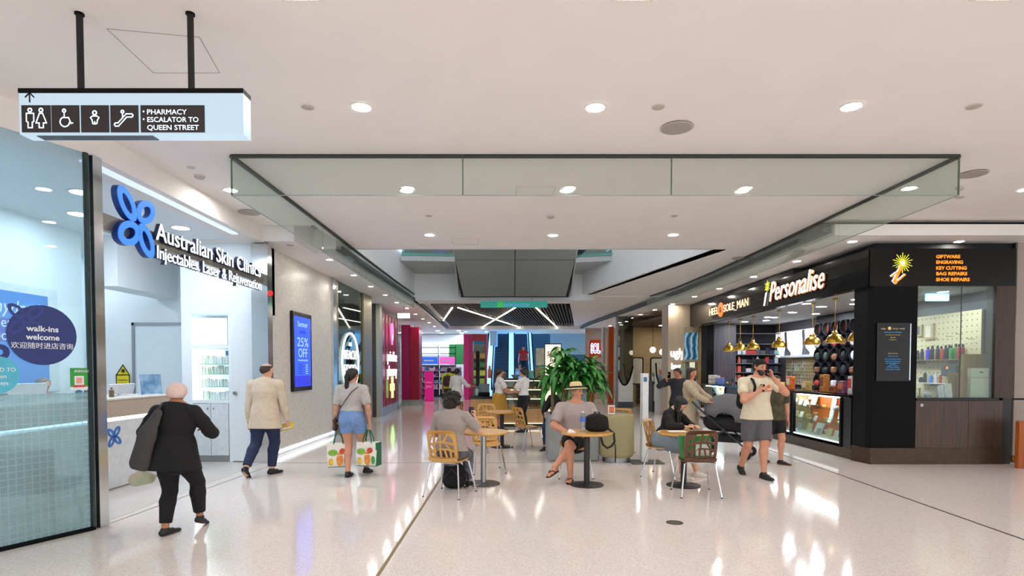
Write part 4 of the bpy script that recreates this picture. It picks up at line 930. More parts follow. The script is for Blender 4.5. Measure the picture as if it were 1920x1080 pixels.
leafA = M('leaf_green', '#3d8a34', .4, noise=.4, scale=6); leafB = M('leaf_dark', '#2a6f2c', .4, noise=.4, scale=6); cane = M('cane_bark', '#8a7350', .8, noise=.25, scale=12, bump=.4)
def leaf_mesh(L, Wd, droop, mat):
    m = MB(); n = 9; vs = []; fs = []
    for i in range(n+1):
        t = i/n; w = Wd*math.sin(PI*min(1,t*.92+.06))**.8*(1 if t < .97 else .15); ang = 1.05 - droop*t
        y = L*(t - .25*droop*t*t*.6); z = L*(.62*t - .75*droop*t*t)
        fold = .35*w
        vs += [(-w, y, z+fold), (0, y, z), (w, y, z+fold)]
    for i in range(n):
        for j in range(2): fs.append((i*3+j, i*3+j+1, (i+1)*3+j+1, (i+1)*3+j))
    m.add(vs, fs); me = bpy.data.meshes.new('leaf'); me.from_pydata(m.v, [], m.f); me.shade_smooth(); me.materials.append(mat); return me
LM = [leaf_mesh(L, w, d, mt) for L, w, d, mt in ((.44,.052,1.0,leafA),(.50,.058,1.35,leafB),(.38,.050,.7,leafA),(.46,.055,1.6,leafA),(.42,.054,1.2,leafB))]
def plant(name, label, loc, canes, seed, cat='plant'):
    rnd = random.Random(seed); t = thing(name, label, cat, loc)
    for (bx, by, h, lean, n, sc) in canes:
        top = (bx+lean*.5, by, h); MB().tube([(bx,by,0),(bx+lean*.2,by,h*.5),top],[.035*sc,.03*sc,.022*sc],8).obj('cane', cane, t, world=False)
        for i in range(n):
            f = i/n; z = h - (1-f)*h*.42 + .06*f; a = i*2.4 + rnd.uniform(-.3,.3)
            o = bpy.data.objects.new('leaf', LM[rnd.randrange(len(LM))]); lk(o, t)
            px_, py_ = bx+lean*.5*(z/h), by
            o.location = (px_, py_, z); s = sc*rnd.uniform(.75,1.1)*(1 if f < .8 else .8); o.scale = (s,s,s)
            o.rotation_euler = (R(18*f*2)-R(12)+rnd.uniform(-.2,.2), rnd.uniform(-.2,.2), a)
plant('potted_plant', 'tall leafy green plant with brown canes in the concrete planter', (1.04,10.45,.83), [(-.10,.0,1.06,.02,72,1.0),(-.28,.1,.72,-.06,48,.95),(.12,-.08,.84,.1,58,1.0),(.0,.2,.92,.0,40,.95)], 3)
plant('potted_plant', 'smaller leafy plant with one bare cane right of the tall plant', (1.40,10.55,.83), [(.02,.0,.86,.06,54,1.0),(.10,.1,.68,.14,34,.9)], 9)
# hand sanitiser totem
t = thing('totem_stand', 'slim white freestanding totem on a dark square base', 'stand', (2.32,9.95,0)); MB().bbox((-.065,-.05,.015),(.06,.05,1.565),.006).obj('column', M('totem_white','#dfe3e4',.3), t, world=False)
MB().bbox((-.25,-.2,0),(.32,.25,.016),.006).obj('base_plate', M('dark_plate','#4a4b47',.5), t, world=False); MB().box((-.03,-.053,1.42),(.03,-.05,1.5)).obj('blue_mark', M('totem_blue','#3c6f9c',.4), t, world=False)
MB().box((-.065,-.051,.02),(-.045,-.05,1.55)).obj('edge_strip', M('totem_edge','#aab0b2',.3,.5), t, world=False)
t = thing('floor_outlet', 'round metal floor cap in the foreground', 'floor cap', tuple(onz(1265,980,0))); MB().lathe([(0,.004),(.07,.004),(.085,.003),(.09,.0)],28,cap=False).obj('cap', M('cap_brass','#6f6a5c',.4,.8), t, world=False); MB().lathe([(.078,.0045),(.086,.0045)],28,cap=False).obj('ring', M('cap_ring','#4a463e',.4,.8), t, world=False)
# pot on the dark desk + desk in the beige shop
t = thing('reception_desk', 'dark grey desk at the mouth of the beige shop', 'desk', (5.7,21.9,0)); MB().bbox((5.33,21.6,0),(6.15,22.2,1.12),.01).obj('body', M('desk_charcoal','#3a3836',.5), t); MB().bbox((5.30,21.55,1.12),(6.18,22.25,1.16),.008).obj('top', M('desk_top','#4a4744',.4), t); MB().box((5.38,21.585,.42),(5.55,21.6,1.05)).obj('white_notice', M('notice_white','#c9c5bf',.6), t)
plant('potted_plant', 'small green plant in a white pot on the dark desk', (5.42,21.8,1.30), [(0,0,.12,.0,14,.38)], 5)
t2 = bpy.data.objects['potted_plant.002'] if 'potted_plant.002' in bpy.data.objects else None
if t2: MB().lathe([(0,-.14),(.06,-.14),(.085,.02),(.075,.02),(0,.0)],16,cap=False).obj('pot', M('pot_white','#dfe4e0',.4), t2, world=False)
for i,(x0,x1,z0,z1) in enumerate(((5.27,5.76,.95,2.14),(6.07,6.62,1.10,2.14))):
    t = thing('menu_sign', ('left','right')[i]+' of two round cornered white menu boards on the beige wall', 'menu board', ((x0+x1)/2,24.97,z0))
    MB().add(*cutout([rrect(x0,z0,x1,z1,.09),rrect(x0+.04,z0+.04,x1-.04,z1-.04,.06)],.05), frame_m((0,24.96,0),(1,0,0),(0,-1,0))).obj('frame', black_sat, t, smooth=0)
    MB().add(*cutout([rrect(x0+.03,z0+.03,x1-.03,z1-.03,.07)],.01), frame_m((0,24.97,0),(1,0,0),(0,-1,0))).obj('board', M('menu_cream','#d8d2bf',.6,noise=.06,scale=12), t, smooth=0)
    m = MB(); rnd = random.Random(i)
    for q in range(11): w_ = (x1-x0-.18)*rnd.uniform(.4,1); m.box((x0+.09,24.958,z1-.14-q*.085),(x0+.09+w_,24.963,z1-.125-q*.085))
    m.obj('menu_lines', M('menu_ink','#9a9484',.6), t)
globe_e = E('globe_glow','#fff0cf',4)
for i,(px,py,y) in enumerate(((1224,656,22.0),(1242,660,21.6))):
    p = ony(px,py,y); t = thing('globe_pendant', ('left','right')[i]+' glowing glass globe pendant in the beige shop', 'lamp', tuple(p)); MB().ball(tuple(p),.115,16).obj('globe', globe_e, t); MB().tube([(p.x,p.y,p.z+.1),(p.x,p.y,3.45)],.008,6).obj('cord', black_sat, t); MB().cyl((p.x,p.y,p.z+.10),(p.x,p.y,p.z+.16),.03).obj('cap', M('cap_gold','#a98a4a',.3,.8), t)
for i in range(4):
    t = MB().bbox((5.45,24.7,.12+i*.22),(5.85,24.95,.28+i*.22),.01).obj('storage_box', M('dark_box','#2a2622',.6)); tag(t, 'dark box stacked against the beige wall', 'box', 'dark boxes under the menu boards')
# ------------------------------------------------------------------ bakery counter
YB = 16.0
t = thing('bakery_counter', 'oak fronted bakery counter with black stone top and till end', 'counter', (-.3,YB,0))
MB().box((-1.16,YB,.1),(-.42,YB+.9,.80)).obj('till_body', oak, t); MB().bbox((-1.2,YB-.04,.80),(-.40,YB+.95,.87),.01).obj('till_top', black_gloss, t)
for i in range(9): MB().box((-.42+i*.145,YB+.02,.12),(-.42+i*.145+.142,YB+.06,.52)).obj('front_board', oak, t)
MB().box((-.42,YB+.06,.1),(.88,YB+.9,.52)).obj('case_body', oak, t); MB().box((-1.16,YB+.05,0),(.88,YB+.85,.1)).obj('plinth', black_matt, t)
MB().box((.84,YB,.52),(.90,YB+.9,1.36)).obj('end_frame', M('case_frame','#3a3a3c',.3,.6), t); MB().bbox((-.42,YB+.05,1.33),(.90,YB+.9,1.37),.006).obj('case_top', MATS['case_frame'], t)
for z in (.54,.80,1.06): MB().box((-.40,YB+.1,z),(.84,YB+.85,z+.015)).obj('case_shelf', M('case_shelf','#c9c6bd',.3), t)
for z in (.79,1.05,1.31): MB().box((-.40,YB+.08,z-.012),(.84,YB+.10,z)).obj('shelf_light', E('case_light','#fff0c8',4), t)
MB().box((-.42,YB+.03,.52),(.84,YB+.04,1.33)).obj('case_glass', clear_glass, t); MB().box((-.42,YB+.86,.52),(.84,YB+.89,1.33)).obj('case_back', M('case_back','#b8b2a8',.5), t)
MB().box((-.41,YB-.012,.10),(.86,YB+.0,.112)).obj('base_light', MATS['case_light'], t)
rnd = random.Random(4); bread = [M('bread_%d'%i, c, .6, noise=.2, scale=30) for i, c in enumerate(('#b8783a','#8a4a26','#d9b684','#5c2e1c','#c8a070','#a03a28'))]
pm = [MB().ball((0,0,.03),(.045,.04,.032),10), MB().bbox((-.05,-.04,0),(.05,.04,.055),.015), MB().lathe([(0,0),(.035,0),(.045,.04),(.03,.06),(0,.065)],10,cap=False)]
protos = {}
for z in (.557,.817,1.077):
    for r_ in range(2):
        for i in range(10):
            k = (rnd.randrange(3), rnd.randrange(6)); loc = (-.34+i*.124+rnd.uniform(-.01,.01), YB+.24+r_*.28, z)
            if k not in protos:
                o = pm[k[0]].obj('pastry', bread[k[1]], None); protos[k] = o; o.location = loc
            else: o = protos[k].copy(); lk(o); o.location = loc
            tag(o, ('round bun','square slice','small tart')[k[0]]+' in the lit bakery case, '+ORD[int(round((z-.557)/.26))]+' shelf up, '+('front','back')[r_]+' row, '+ORD[i]+' from left', 'pastry', 'pastries in the bakery case')
t = thing('till', 'dark cash register on the black end of the bakery counter', 'till', (-.8,YB+.35,.872)); MB().bbox((-.16,-.15,0),(.16,.15,.09),.01).obj('base', black_sat, t, world=False); m = MB(); m.slab((-.15,-.02,.1),(.15,-.02,.1),(.15,.08,.34),(-.15,.08,.34),.025); m.obj('screen', M('till_screen','#4a5258',.3), t, world=False); MB().cyl((0,.08,.08),(0,.08,.2),.02).obj('stalk', steel, t, world=False)
for nm, lb, px, py, h, r_, col, y in (('sauce_bottle','brown-orange bottle standing on the bakery case',918,716,.34,.055,'#a8523a',YB+.6),('paper_cup','red cup standing by the bakery till',906,722,.22,.05,'#d0301e',YB+.5)):
    p = ony(px,py,y); z = .872 if nm == 'paper_cup' else 1.372; x = p.x
    t = thing(nm, lb, 'bottle' if 'bottle' in nm else 'cup', (x,y,z)); MB().lathe([(0,0),(r_*.85,0),(r_,h*.1),(r_,h*.65),(r_*.6,h*.85),(r_*.5,h),(0,h)],16,cap=False).obj('body', M(nm, col, .4), t, world=False); MB().cyl((0,0,h),(0,0,h*1.06),r_*.55).obj('lid', M(nm+'_lid','#3a2a24',.4), t, world=False)
t = thing('glass_jar', 'clear jar with pale sticks by the bakery till', 'jar', (-1.0,YB+.3,.872)); MB().lathe([(0,0),(.08,0),(.085,.02),(.085,.26),(.07,.28)],18,cap=False).obj('jar', G('jar_glass','#dff0ec',.15), t, world=False); MB().cyl((0,0,.01),(0,0,.2),.06).obj('filling', M('jar_fill','#d5dcd8',.6), t, world=False)
t = thing('bowl', 'pale bowl standing on the bakery case top', 'bowl', (.1,YB+.5,1.372)); MB().lathe([(0,0),(.06,0),(.14,.1),(.13,.1),(0,.02)],20,cap=False).obj('bowl', M('bowl_grey','#9aa8a4',.4), t, world=False)
for i,(x,c,h) in enumerate(((-.25,'#6b5a3c',.16),(.55,'#4fa08e',.2),(.35,'#8f9aa2',.12))):
    t = thing('tin', ('small brown tin','tall turquoise tin','low grey tin')[i]+' on the bakery case top', 'tin', (x,YB+.55,1.372)); MB().cyl((0,0,0),(0,0,h),.075,.075,18).obj('body', M('tin_%d'%i,c,.4), t, world=False); MB().cyl((0,0,h),(0,0,h+.02),.078,.078,18).obj('lid', steel, t, world=False)
# lit bakery sign panel
t = thing('lit_sign_panel', 'tall glowing cream bakery sign panel with red and dark script', 'sign', (1.2,17.0,0)); a = ony(1021,782,17.0); b = ony(1053,644,17.0)
MB().bbox((a.x,17.0,a.z),(b.x,17.2,b.z),.01).obj('case', black_sat, t); n = 8; dx = (b.x-a.x-.04)/n
for i in range(n): MB().box((a.x+.02+i*dx,16.985,a.z+.03),(a.x+.02+(i+.88)*dx,17.0,b.z-.03)).obj('slat', E('sign_cream','#fff3d2',.95), t)
text('lettering', 'Seven', .2, M('script_red','#5a1c14',.5), (a.x+.06,16.98,2.02), parent=t, ext=.003, shear=.3, bold=.006, fit=.34); text('lettering', 'Bakery', .17, M('script_dark','#4a4034',.5), (a.x+.14,16.98,1.86), parent=t, ext=.003, shear=.3, bold=.004, fit=.34)
MB().box((a.x-.02,17.0,0),(b.x+.02,17.3,a.z)).obj('foot', black_matt, t)
for i,(x0,x1,z0,z1,c) in enumerate(((.82,1.25,1.75,2.35,'#b9b79a'),(.80,1.25,1.05,1.7,'#8f8458'))):
    t = MB().bbox((x0,19.5,z0),(x1,19.56,z1),.01).obj('menu_board', M('menu_%d'%i,c,.5,noise=.2,scale=8)); tag(t, ('pale','olive')[i]+' board behind the bakery left of its lit sign', 'board')
t = thing('back_shelf', 'dark low back counter behind the bakery', 'counter', (.3,19.4,0)); MB().box((-.6,19.3,0),(2.2,19.9,.95)).obj('body', darkwood, t); MB().bbox((-.62,19.28,.95),(2.22,19.92,1.0),.01).obj('top', black_sat, t)
# ------------------------------------------------------------------ pharmacy fittings
t = thing('promo_stand', 'tall hot pink promotional stand at the pharmacy entrance', 'stand', (-4.18,28.8,0)); MB().bbox((-4.42,28.75,.0),(-3.98,28.95,1.5),.01).obj('panel', E('promo_pink','#e0148c',.25,'#e0148c'), t); 
text('lettering', 'your', .24, M('promo_white','#f6e6f0',.5), (-4.2,28.745,.68), parent=t, ext=.002, align='CENTER', fit=.30); text('lettering', 'beauty', .13, MATS['promo_white'], (-4.2,28.745,.92), parent=t, ext=.002, align='CENTER', fit=.28); MB().box((-4.45,28.7,0),(-3.95,29.0,.03)).obj('foot', hot, t)
prod = [M('product_%d'%i, c, .45) for i, c in enumerate(('#e8e6ee','#b8437f','#5a7fc0','#d9d2c8','#8a4fa0','#cfd8e8','#3f4a58','#e0a0c0','#6fb0c0','#f2f0f0'))]
pb = [MB().bbox((-.06,-.04,0),(.06,.04,.22),.01), MB().lathe([(0,0),(.05,0),(.05,.16),(.025,.19),(.025,.23),(0,.23)],8,cap=False), MB().bbox((-.09,-.05,0),(.09,.05,.13),.01)]
pp = {}
def product(loc, s, rnd, name, label, cat, group, where=''):
    k = (rnd.randrange(len(pb)), rnd.randrange(10), name)
    if k not in pp: o = pb[k[0]].obj(name, prod[k[1]], None); pp[k] = o
    else: o = pp[k].copy(); lk(o)
    o.location = loc; o.scale = (s,s,s); return tag(o, ('white','magenta','blue','cream','purple','pale blue','slate','pink','teal','off-white')[k[1]]+' '+('box','bottle','low box')[k[0]]+where if where else label, cat, group)
rnd = random.Random(12)
for i, (x0, x1, y, col, hd) in enumerate(((-6.3,-5.35,33.5,'#3fb8c8','cyan'),(-5.3,-4.3,33.5,'#2a63c8','blue'),(-4.25,-3.3,33.5,'#e25ab8','pink'))):
    t = thing('shelf_unit', hd+' headed product shelf unit in the pharmacy', 'shelf', ((x0+x1)/2,y,0))
    MB().box((x0,y,0),(x1,y+.05,1.85)).obj('back_panel', M('shelf_back','#3d4050',.6), t); MB().box((x0,y-.45,0),(x1,y+.05,.12)).obj('plinth', black_matt, t)
    MB().bbox((x0+.03,y-.4,1.92),(x1-.03,y-.34,2.32),.01).obj('header', E('header_'+hd,col,.9), t); MB().box((x0+.2,y-.41,2.07),(x1-.25,y-.40,2.15)).obj('header_text', M('header_white','#f0f4ff',.5), t)
    for z in (2.5,2.85): MB().box((x0,y-.1,z),(x1,y-.04,z+.05)).obj('rail', black_matt, t)
    MB().box((x1-.04,y-.1,1.85),(x1,y-.04,3.0)).obj('post', black_matt, t)
    for z in (.45,.8,1.15,1.5):
        MB().box((x0,y-.4,z),(x1,y,z+.03)).obj('shelf', M('shelf_pale','#c8c8d2',.4), t)
        for q in range(7): product((x0+.08+q*.135,y-.25,z+.031), rnd.uniform(.85,1.15), rnd, 'product', 'small packaged product on the pharmacy shelves', 'product', 'products on the pharmacy shelves', ' on the '+hd+' headed pharmacy shelf, '+ORD[int(round((z-.45)/.35))]+' board up, '+ORD[q]+' from left')
for i,(x,y) in enumerate(((-5.2,30.2),(-3.3,31.5))):
    t = thing('gondola', ('low pink topped gondola shelf left in the pharmacy entrance','gondola shelf right behind the high visibility shopper')[i], 'shelf', (x,y,0))
    MB().box((x-.55,y,0),(x+.5,y+.05,1.5)).obj('back_panel', MATS['shelf_back'], t); MB().box((x-.55,y-.36,0),(x+.5,y+.02,.12)).obj('plinth', black_matt, t)
    MB().bbox((x-.55,y-.3,1.5),(x+.5,y+.1,1.72),.01).obj('header', E('promo_pink2','#e05ac0',.5) if i == 0 else M('shelf_grey','#a8a8b8',.5), t)
    for z in (.3,.62,.94,1.24):
        MB().box((x-.55,y-.34,z),(x+.5,y,z+.03)).obj('shelf', MATS['shelf_pale'], t)
        for q in range(8): product((x-.47+q*.13,y-.2,z+.031), rnd.uniform(.8,1.05), rnd, 'product', 'small packaged product on the pharmacy gondolas', 'product', 'products on the pharmacy gondolas', ' on the '+('left','right')[i]+' pharmacy gondola, '+ORD[int(round((z-.3)/.32))]+' board up, '+ORD[q]+' from left')
# grocery shop glimpsed through the pink portal
S('wall_grocer', MB().box((-3,38.8,0),(-1.3,39,3.3)), M('grocer_wall','#8a7a58',.6,noise=.3,scale=3)); S('trim_23', MB().box((-1.98,31.2,0),(-1.78,31.4,2.6)), black_matt)
for i, z in enumerate((.6,1.15,1.7,2.3)):
    t = MB().bbox((-2.9,38.1,z),(-1.3,38.6,z+.38),.04).obj('produce_shelf', M('produce_%d'%i, ('#6f9a34','#c8c83a','#5a8a30','#a8762e')[i], .6, noise=.5, scale=6, col2=('#b8c84a','#e8e04a','#3f6a28','#d8963a')[i])); tag(t, ('lowest','second','third','topmost')[i]+' shelf of green produce seen through the pink portal', 'shelf')
# ------------------------------------------------------------------ clinic interior
desk = thing('reception_desk', 'white clinic reception desk with a lit gap under its beige top', 'desk', (-5.7,7.9,0))
MB().box((-6.2,5.95,.02),(-5.44,8.95,.93)).obj('front', M('desk_white','#dfe3e6',.4), desk); MB().bbox((-6.25,5.9,.99),(-5.36,9.0,1.22),.012).obj('counter_band', M('desk_beige','#b9ab9a',.4), desk); MB().bbox((-6.3,5.9,1.22),(-5.35,9.02,1.25),.006).obj('top', M('desk_top_white','#d9d4cd',.3), desk)
MB().box((-6.1,6.0,.93),(-5.55,8.9,.99)).obj('recess', M('desk_recess','#c8cdd2',.5), desk); MB().box((-5.55,6.0,.945),(-5.53,8.9,.975)).obj('led_strip', E('desk_led','#d9ecff',4), desk); MB().box((-6.15,6.0,0),(-5.46,8.9,.03)).obj('kick', M('desk_kick','#a89f94',.4), desk)
m4 = frame_m((-5.435,7.75,.72), (0,1,0), (1,0,0)); mm = MB()
for a in range(4):
    mm.add(*cutout(petal(.085*math.cos(R(50+90*a)),.085*math.sin(R(50+90*a)),R(50+90*a),.085,.048,.5,0),.012), m4)
mm.obj('petal_logo', M('logo_paint','#3f78c8',.4), desk, smooth=0)
for i,(y,w_) in enumerate(((6.75,.5),(8.35,.55))):
    t = thing('monitor', ('near','far')[i]+' white computer monitor on the clinic desk', 'monitor', (-5.75,y,1.25)); MB().slab((-5.75,y-w_/2,1.28),(-5.75,y+w_/2,1.28),(-5.71,y+w_/2,1.47 if i == 0 else 1.42),(-5.71,y-w_/2,1.47 if i == 0 else 1.42),.03).obj('panel', M('monitor_white','#cfd3d8',.4), t); MB().box((-5.86,y-.1,1.25),(-5.68,y+.1,1.262)).obj('foot', MATS['monitor_white'], t); MB().box((-5.79,y-.02,1.26),(-5.76,y+.02,1.35)).obj('stalk', MATS['monitor_white'], t)
for i,(y,c,h,r_) in enumerate(((7.35,'#33446e',.15,.04),(7.47,'#24324f',.11,.05),(7.58,'#5f86c8',.19,.03),(7.72,'#2f4f9a',.12,.035),(7.95,'#6a5a3a',.14,.03))):
    t = thing('desk_bottle', ('dark blue bottle','squat navy jar','tall pale blue bottle','blue jar','brown tube')[i]+' on the clinic desk', 'bottle', (-5.6,y,1.25)); MB().lathe([(0,0),(r_,0),(r_,h*.7),(r_*.4,h*.82),(r_*.4,h),(0,h)],12,cap=False).obj('body', M('dbottle_%d'%i,c,.3), t, world=False); MB().cyl((0,0,h),(0,0,h*1.12),r_*.5).obj('cap', M('dcap','#d5dbe2',.4), t, world=False)
t = thing('brochure_stand', 'blue brochure standing on the clinic desk', 'brochure', (-5.55,8.75,1.25)); MB().slab((-5.6,8.6,1.25),(-5.5,8.95,1.25),(-5.53,8.95,1.56),(-5.63,8.6,1.56),.012).obj('card', M('brochure_blue','#3f77a8',.5,noise=.5,scale=8,col2='#9fc0d8'), t); MB().box((-5.68,8.62,1.25),(-5.52,8.9,1.262)).obj('foot', MATS['dcap'], t)
t = thing('warning_sign', 'yellow laser warning sign on the clinic back wall', 'sign', (-7.6,11.18,1.35)); yw = M('warning_yellow','#e6d21e',.5); c = ony(231,690,11.17); p0 = ony(219,725,11.17); p1 = ony(243,703,11.17); ap = ony(231,684,11.17)
m4 = frame_m((0,11.17,0),(1,0,0),(0,-1,0)); MB().add(*cutout([[(p0.x,p0.z),(p1.x,p0.z),(p1.x,p1.z),(p0.x,p1.z)]],.01), m4).obj('text_plate', yw, t, smooth=0); MB().add(*cutout([[(p0.x,p1.z),(p1.x,p1.z),(ap.x,ap.z)]],.01), m4).obj('triangle', yw, t, smooth=0)
mm = MB(); mb4 = frame_m((0,11.163,0),(1,0,0),(0,-1,0)); stroke(mm, [(p0.x,p0.z),(p1.x,p0.z),(p1.x,p1.z),(p0.x,p1.z)], .018, mb4, True); stroke(mm, [(p0.x,p1.z),(p1.x,p1.z),(ap.x,ap.z)], .018, mb4, True); mm.cyl((ap.x,11.16,p1.z+.08),(ap.x,11.165,p1.z+.08),.03)
for a in range(8): stroke(mm, [(ap.x+.03*math.cos(a*PI/4),p1.z+.08+.03*math.sin(a*PI/4)),(ap.x+.055*math.cos(a*PI/4),p1.z+.08+.055*math.sin(a*PI/4))], .008, mb4)
mm.obj('black_marks', M('warning_black','#1a1a14',.5), t, smooth=0); text('lettering', 'WARNING', .05, MATS['warning_black'], (p0.x+.03,11.163,p0.z+.11), parent=t, ext=.001, fit=p1.x-p0.x-.06); text('lettering', 'LASER', .05, MATS['warning_black'], (p0.x+.05,11.163,p0.z+.04), parent=t, ext=.001, fit=p1.x-p0.x-.1)
t = MB().box((p0.x+.02,11.165,p0.z-.09),(p1.x,11.18,p0.z-.015)).obj('note', M('note_yellow','#e8e23a',.5)); tag(t, 'small yellow paper note under the laser warning sign', 'note')
cab = thing('product_cabinet', 'glowing white product cabinet with glass shelves in the clinic', 'cabinet', (-5.3,10.2,0))
MB().box((-5.62,10.45,1.12),(-4.98,10.5,2.02)).obj('back_panel', E('cabinet_back','#dcecf4',.75), cab); MB().box((-5.62,9.99,1.04),(-4.98,10.5,1.10)).obj('counter', clinicw, cab); MB().box((-5.62,10.0,2.0),(-4.98,10.5,2.07)).obj('top_rail', clinicw, cab)
for i,x in enumerate((-5.61,-5.295)): dd = MB().box((x,9.985,.12),(x+.305,10.01,1.03)).obj('door', M('cab_door','#d9dfe3',.4), cab); MB().cyl((x+(.26 if i == 0 else .05),9.97,.95),(x+(.26 if i == 0 else .05),9.985,.95),.012).obj('knob', steel, dd)
MB().box((-5.62,10.0,0),(-4.98,10.45,.11)).obj('plinth', steel, cab); MB().box((-5.62,10.0,1.10),(-5.585,10.45,2.0)).obj('light_strip', E('cabinet_strip','#f2faff',3), cab)
for z in (1.32,1.545,1.72): MB().box((-5.58,10.06,z),(-4.98,10.45,z+.012)).obj('glass_shelf', M('shelf_glass','#7fb8a4',.1), cab)
MB().box((-5.25,10.44,1.76),(-5.0,10.45,1.98)).obj('blue_card', M('card_blue','#2a5f9a',.4,noise=.4,scale=10,col2='#4a8fd0'), cab)
rnd = random.Random(5); wprod = M('white_carton','#e6eceb',.4); gprod = M('pale_green_carton','#cfe0c8',.4)
cm = [MB().bbox((-.02,-.02,0),(.02,.02,.13),.004), MB().lathe([(0,0),(.018,0),(.018,.08),(.01,.1),(.01,.125),(0,.125)],10,cap=False), MB().bbox((-.024,-.02,0),(.024,.02,.15),.004)]; cp = {}
for z in (1.102,1.333,1.558,1.733):
    for q in range(11):
        k = (rnd.randrange(3), rnd.random() < .15); loc = (-5.53+q*.05, 10.16+rnd.uniform(-.02,.02), z)
        if k not in cp: o = cm[k[0]].obj('skincare_box', gprod if k[1] else wprod, None); cp[k] = o
        else: o = cp[k].copy(); lk(o)
        o.location = loc; tag(o, ('pale green ' if k[1] else 'white ')+('slim carton','bottle','tall carton')[k[0]]+' in the glowing clinic cabinet, '+ORD[{1.102:0,1.333:1,1.558:2,1.733:3}[z]]+' shelf up, '+ORD[q]+' from left', 'product', 'skincare packs in the clinic cabinet')
# waiting chair and wall poster behind the frosted glass
t = thing('waiting_chair', 'dark grey upholstered chair behind the frosted clinic glass', 'chair', (-4.86,5.82,0), R(12)); ug = M('chair_charcoal','#1d2222',.8,noise=.1,scale=30)
MB().bbox((-.28,-.27,.40),(.28,.28,.50),.03).obj('seat', ug, t, world=False); MB().bbox((-.29,-.33,.42),(.29,-.25,.86),.04).obj('backrest', ug, t, world=False)
for sx in (-1,1):
    for sy in (-1,1): MB().tube([(sx*.22,sy*.2,.4),(sx*.26,sy*.26,0)],.015,8).obj('leg', steel, t, world=False)
t = thing('wall_poster', 'large blue hydration poster in a white frame inside the clinic', 'poster', (-6.97,7.9,1.3)); MB().bbox((-6.99,6.2,1.30),(-6.93,8.72,2.84),.01).obj('frame', M('poster_frame','#d3dde2',.4), t)
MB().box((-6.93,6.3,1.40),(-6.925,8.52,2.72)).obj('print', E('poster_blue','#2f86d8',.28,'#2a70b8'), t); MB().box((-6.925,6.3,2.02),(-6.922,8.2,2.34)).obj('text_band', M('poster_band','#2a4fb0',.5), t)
pwt = M('poster_text','#d6ecff',.5); 
for s, z, sz in (('hydration',2.42,.26),('hero',2.22,.2),('boost',2.04,.2)): text('lettering', s, sz, pwt, (-6.92,7.62,z), (0,1,0), (1,0,0), parent=t, ext=.001, shear=.2 if z > 2.3 else 0)
# ------------------------------------------------------------------ kiosk goods
def case_root(nm, lb, y0, y1, back_col, zt=1.12):
    t = thing(nm, lb, 'display case', (XK+.3,(y0+y1)/2,0))
    MB().box((XK+.42,y0,.28),(XK+.45,y1,zt)).obj('back_panel', M('case_'+back_col.strip('#'), back_col, .5), t); MB().box((XK+.02,y0,.2),(XK+.66,y1,.28)).obj('deck', M('case_deck','#d8d8d4',.4), t)
    MB().box((XK+.02,y0,.19),(XK+.05,y1,.245)).obj('bottom_rail', black_sat, t); MB().box((XK+.012,y0,.26),(XK+.02,y1,.275)).obj('edge_light', E('case_led','#f4f8ff',2.5), t); MB().box((XK+.1,y0+.02,zt-.025),(XK+.13,y1-.02,zt-.01)).obj('top_light', E('case_led2','#f6f8ff',130), t)
    for z in (.56,.84): MB().box((XK+.08,y0,z),(XK+.42,y1,z+.01)).obj('glass_shelf', G('shelf_glass2','#f2f9f6',.04), t)
    MB().box((XK+.02,y0,.26),(XK+.028,y1,zt)).obj('front_glass', clear_glass, t)
    for y in (y0,y1): MB().box((XK,y-.03,.2),(XK+.06,y+.03,zt)).obj('end_frame', black_sat, t)
    return t
case_root('display_case', 'lit glass display case with orange back nearest the kiosk corner', 10.55, 12.35, '#d9681c')
case_root('display_case', 'lit glass display case partly behind the man in camouflage', 12.45, 14.1, '#c9a268')
case_root('display_case', 'yellow backed display case at the far end of the kiosk counter', 16.3, 18.2, '#d9a21c')
t = thing('kiosk_counter', 'long black kiosk countertop with black end panels', 'counter', (XK+.3,14,0))
MB().bbox((XK-.02,10.25,1.12),(XK+.7,18.38,1.17),.008).obj('top', black_gloss, t); MB().box((XK+.02,10.25,.2),(XK+.66,10.5,1.12)).obj('end_panel', M('counter_black','#0c0c0e',.35), t); MB().box((XK+.02,14.15,.2),(XK+.66,16.25,1.12)).obj('middle_panel', darkwood, t); MB().box((XK+.05,10.25,0),(XK+.6,18.38,.2)).obj('kick', M('bronze_kick2','#4f3f2c',.4,.3,noise=.15), t)
rnd = random.Random(21); goods = [M('good_%d'%i, c, .4, noise=.2, scale=20) for i, c in enumerate(('#e8e6e0','#c8ccd0','#d8c88a','#3a3a40','#b8a060','#8a4a3a','#f2f0ec','#9aa0a6'))]
gm = [MB().slab((0,-.09,0),(0,.09,0),(.06,.09,.20),(.06,-.09,.20),.012), MB().lathe([(0,0),(.03,0),(.012,.03),(.012,.09),(.04,.15),(.035,.17),(0,.17)],10,cap=False), MB().bbox((-.04,-.06,0),(.04,.06,.12),.01), MB().slab((0,-.07,0),(0,.07,0),(.05,.07,.13),(.05,-.07,.13),.01), MB().ball((0,0,.035),(.03,.05,.035),10)]
gp = {}
def good(loc, name, label, cat, group, s=1.0, kinds=(0,1,2,3,4), cols=range(8)):
    k = (rnd.choice(kinds), rnd.choice(list(cols)), name)
    if k not in gp: o = gm[k[0]].obj(name, goods[k[1]], None); gp[k] = o
    else: o = gp[k].copy(); lk(o)
    o.location = loc; o.scale = (s,s,s); return tag(o, ('white','silver','cream','black','gold','brown','off-white','grey')[k[1]]+' '+('leaning plaque','trophy','gift box','small card','round ornament')[k[0]]+' '+label, cat, group)
SHF = {.281:'bottom',.571:'middle',.851:'top'}
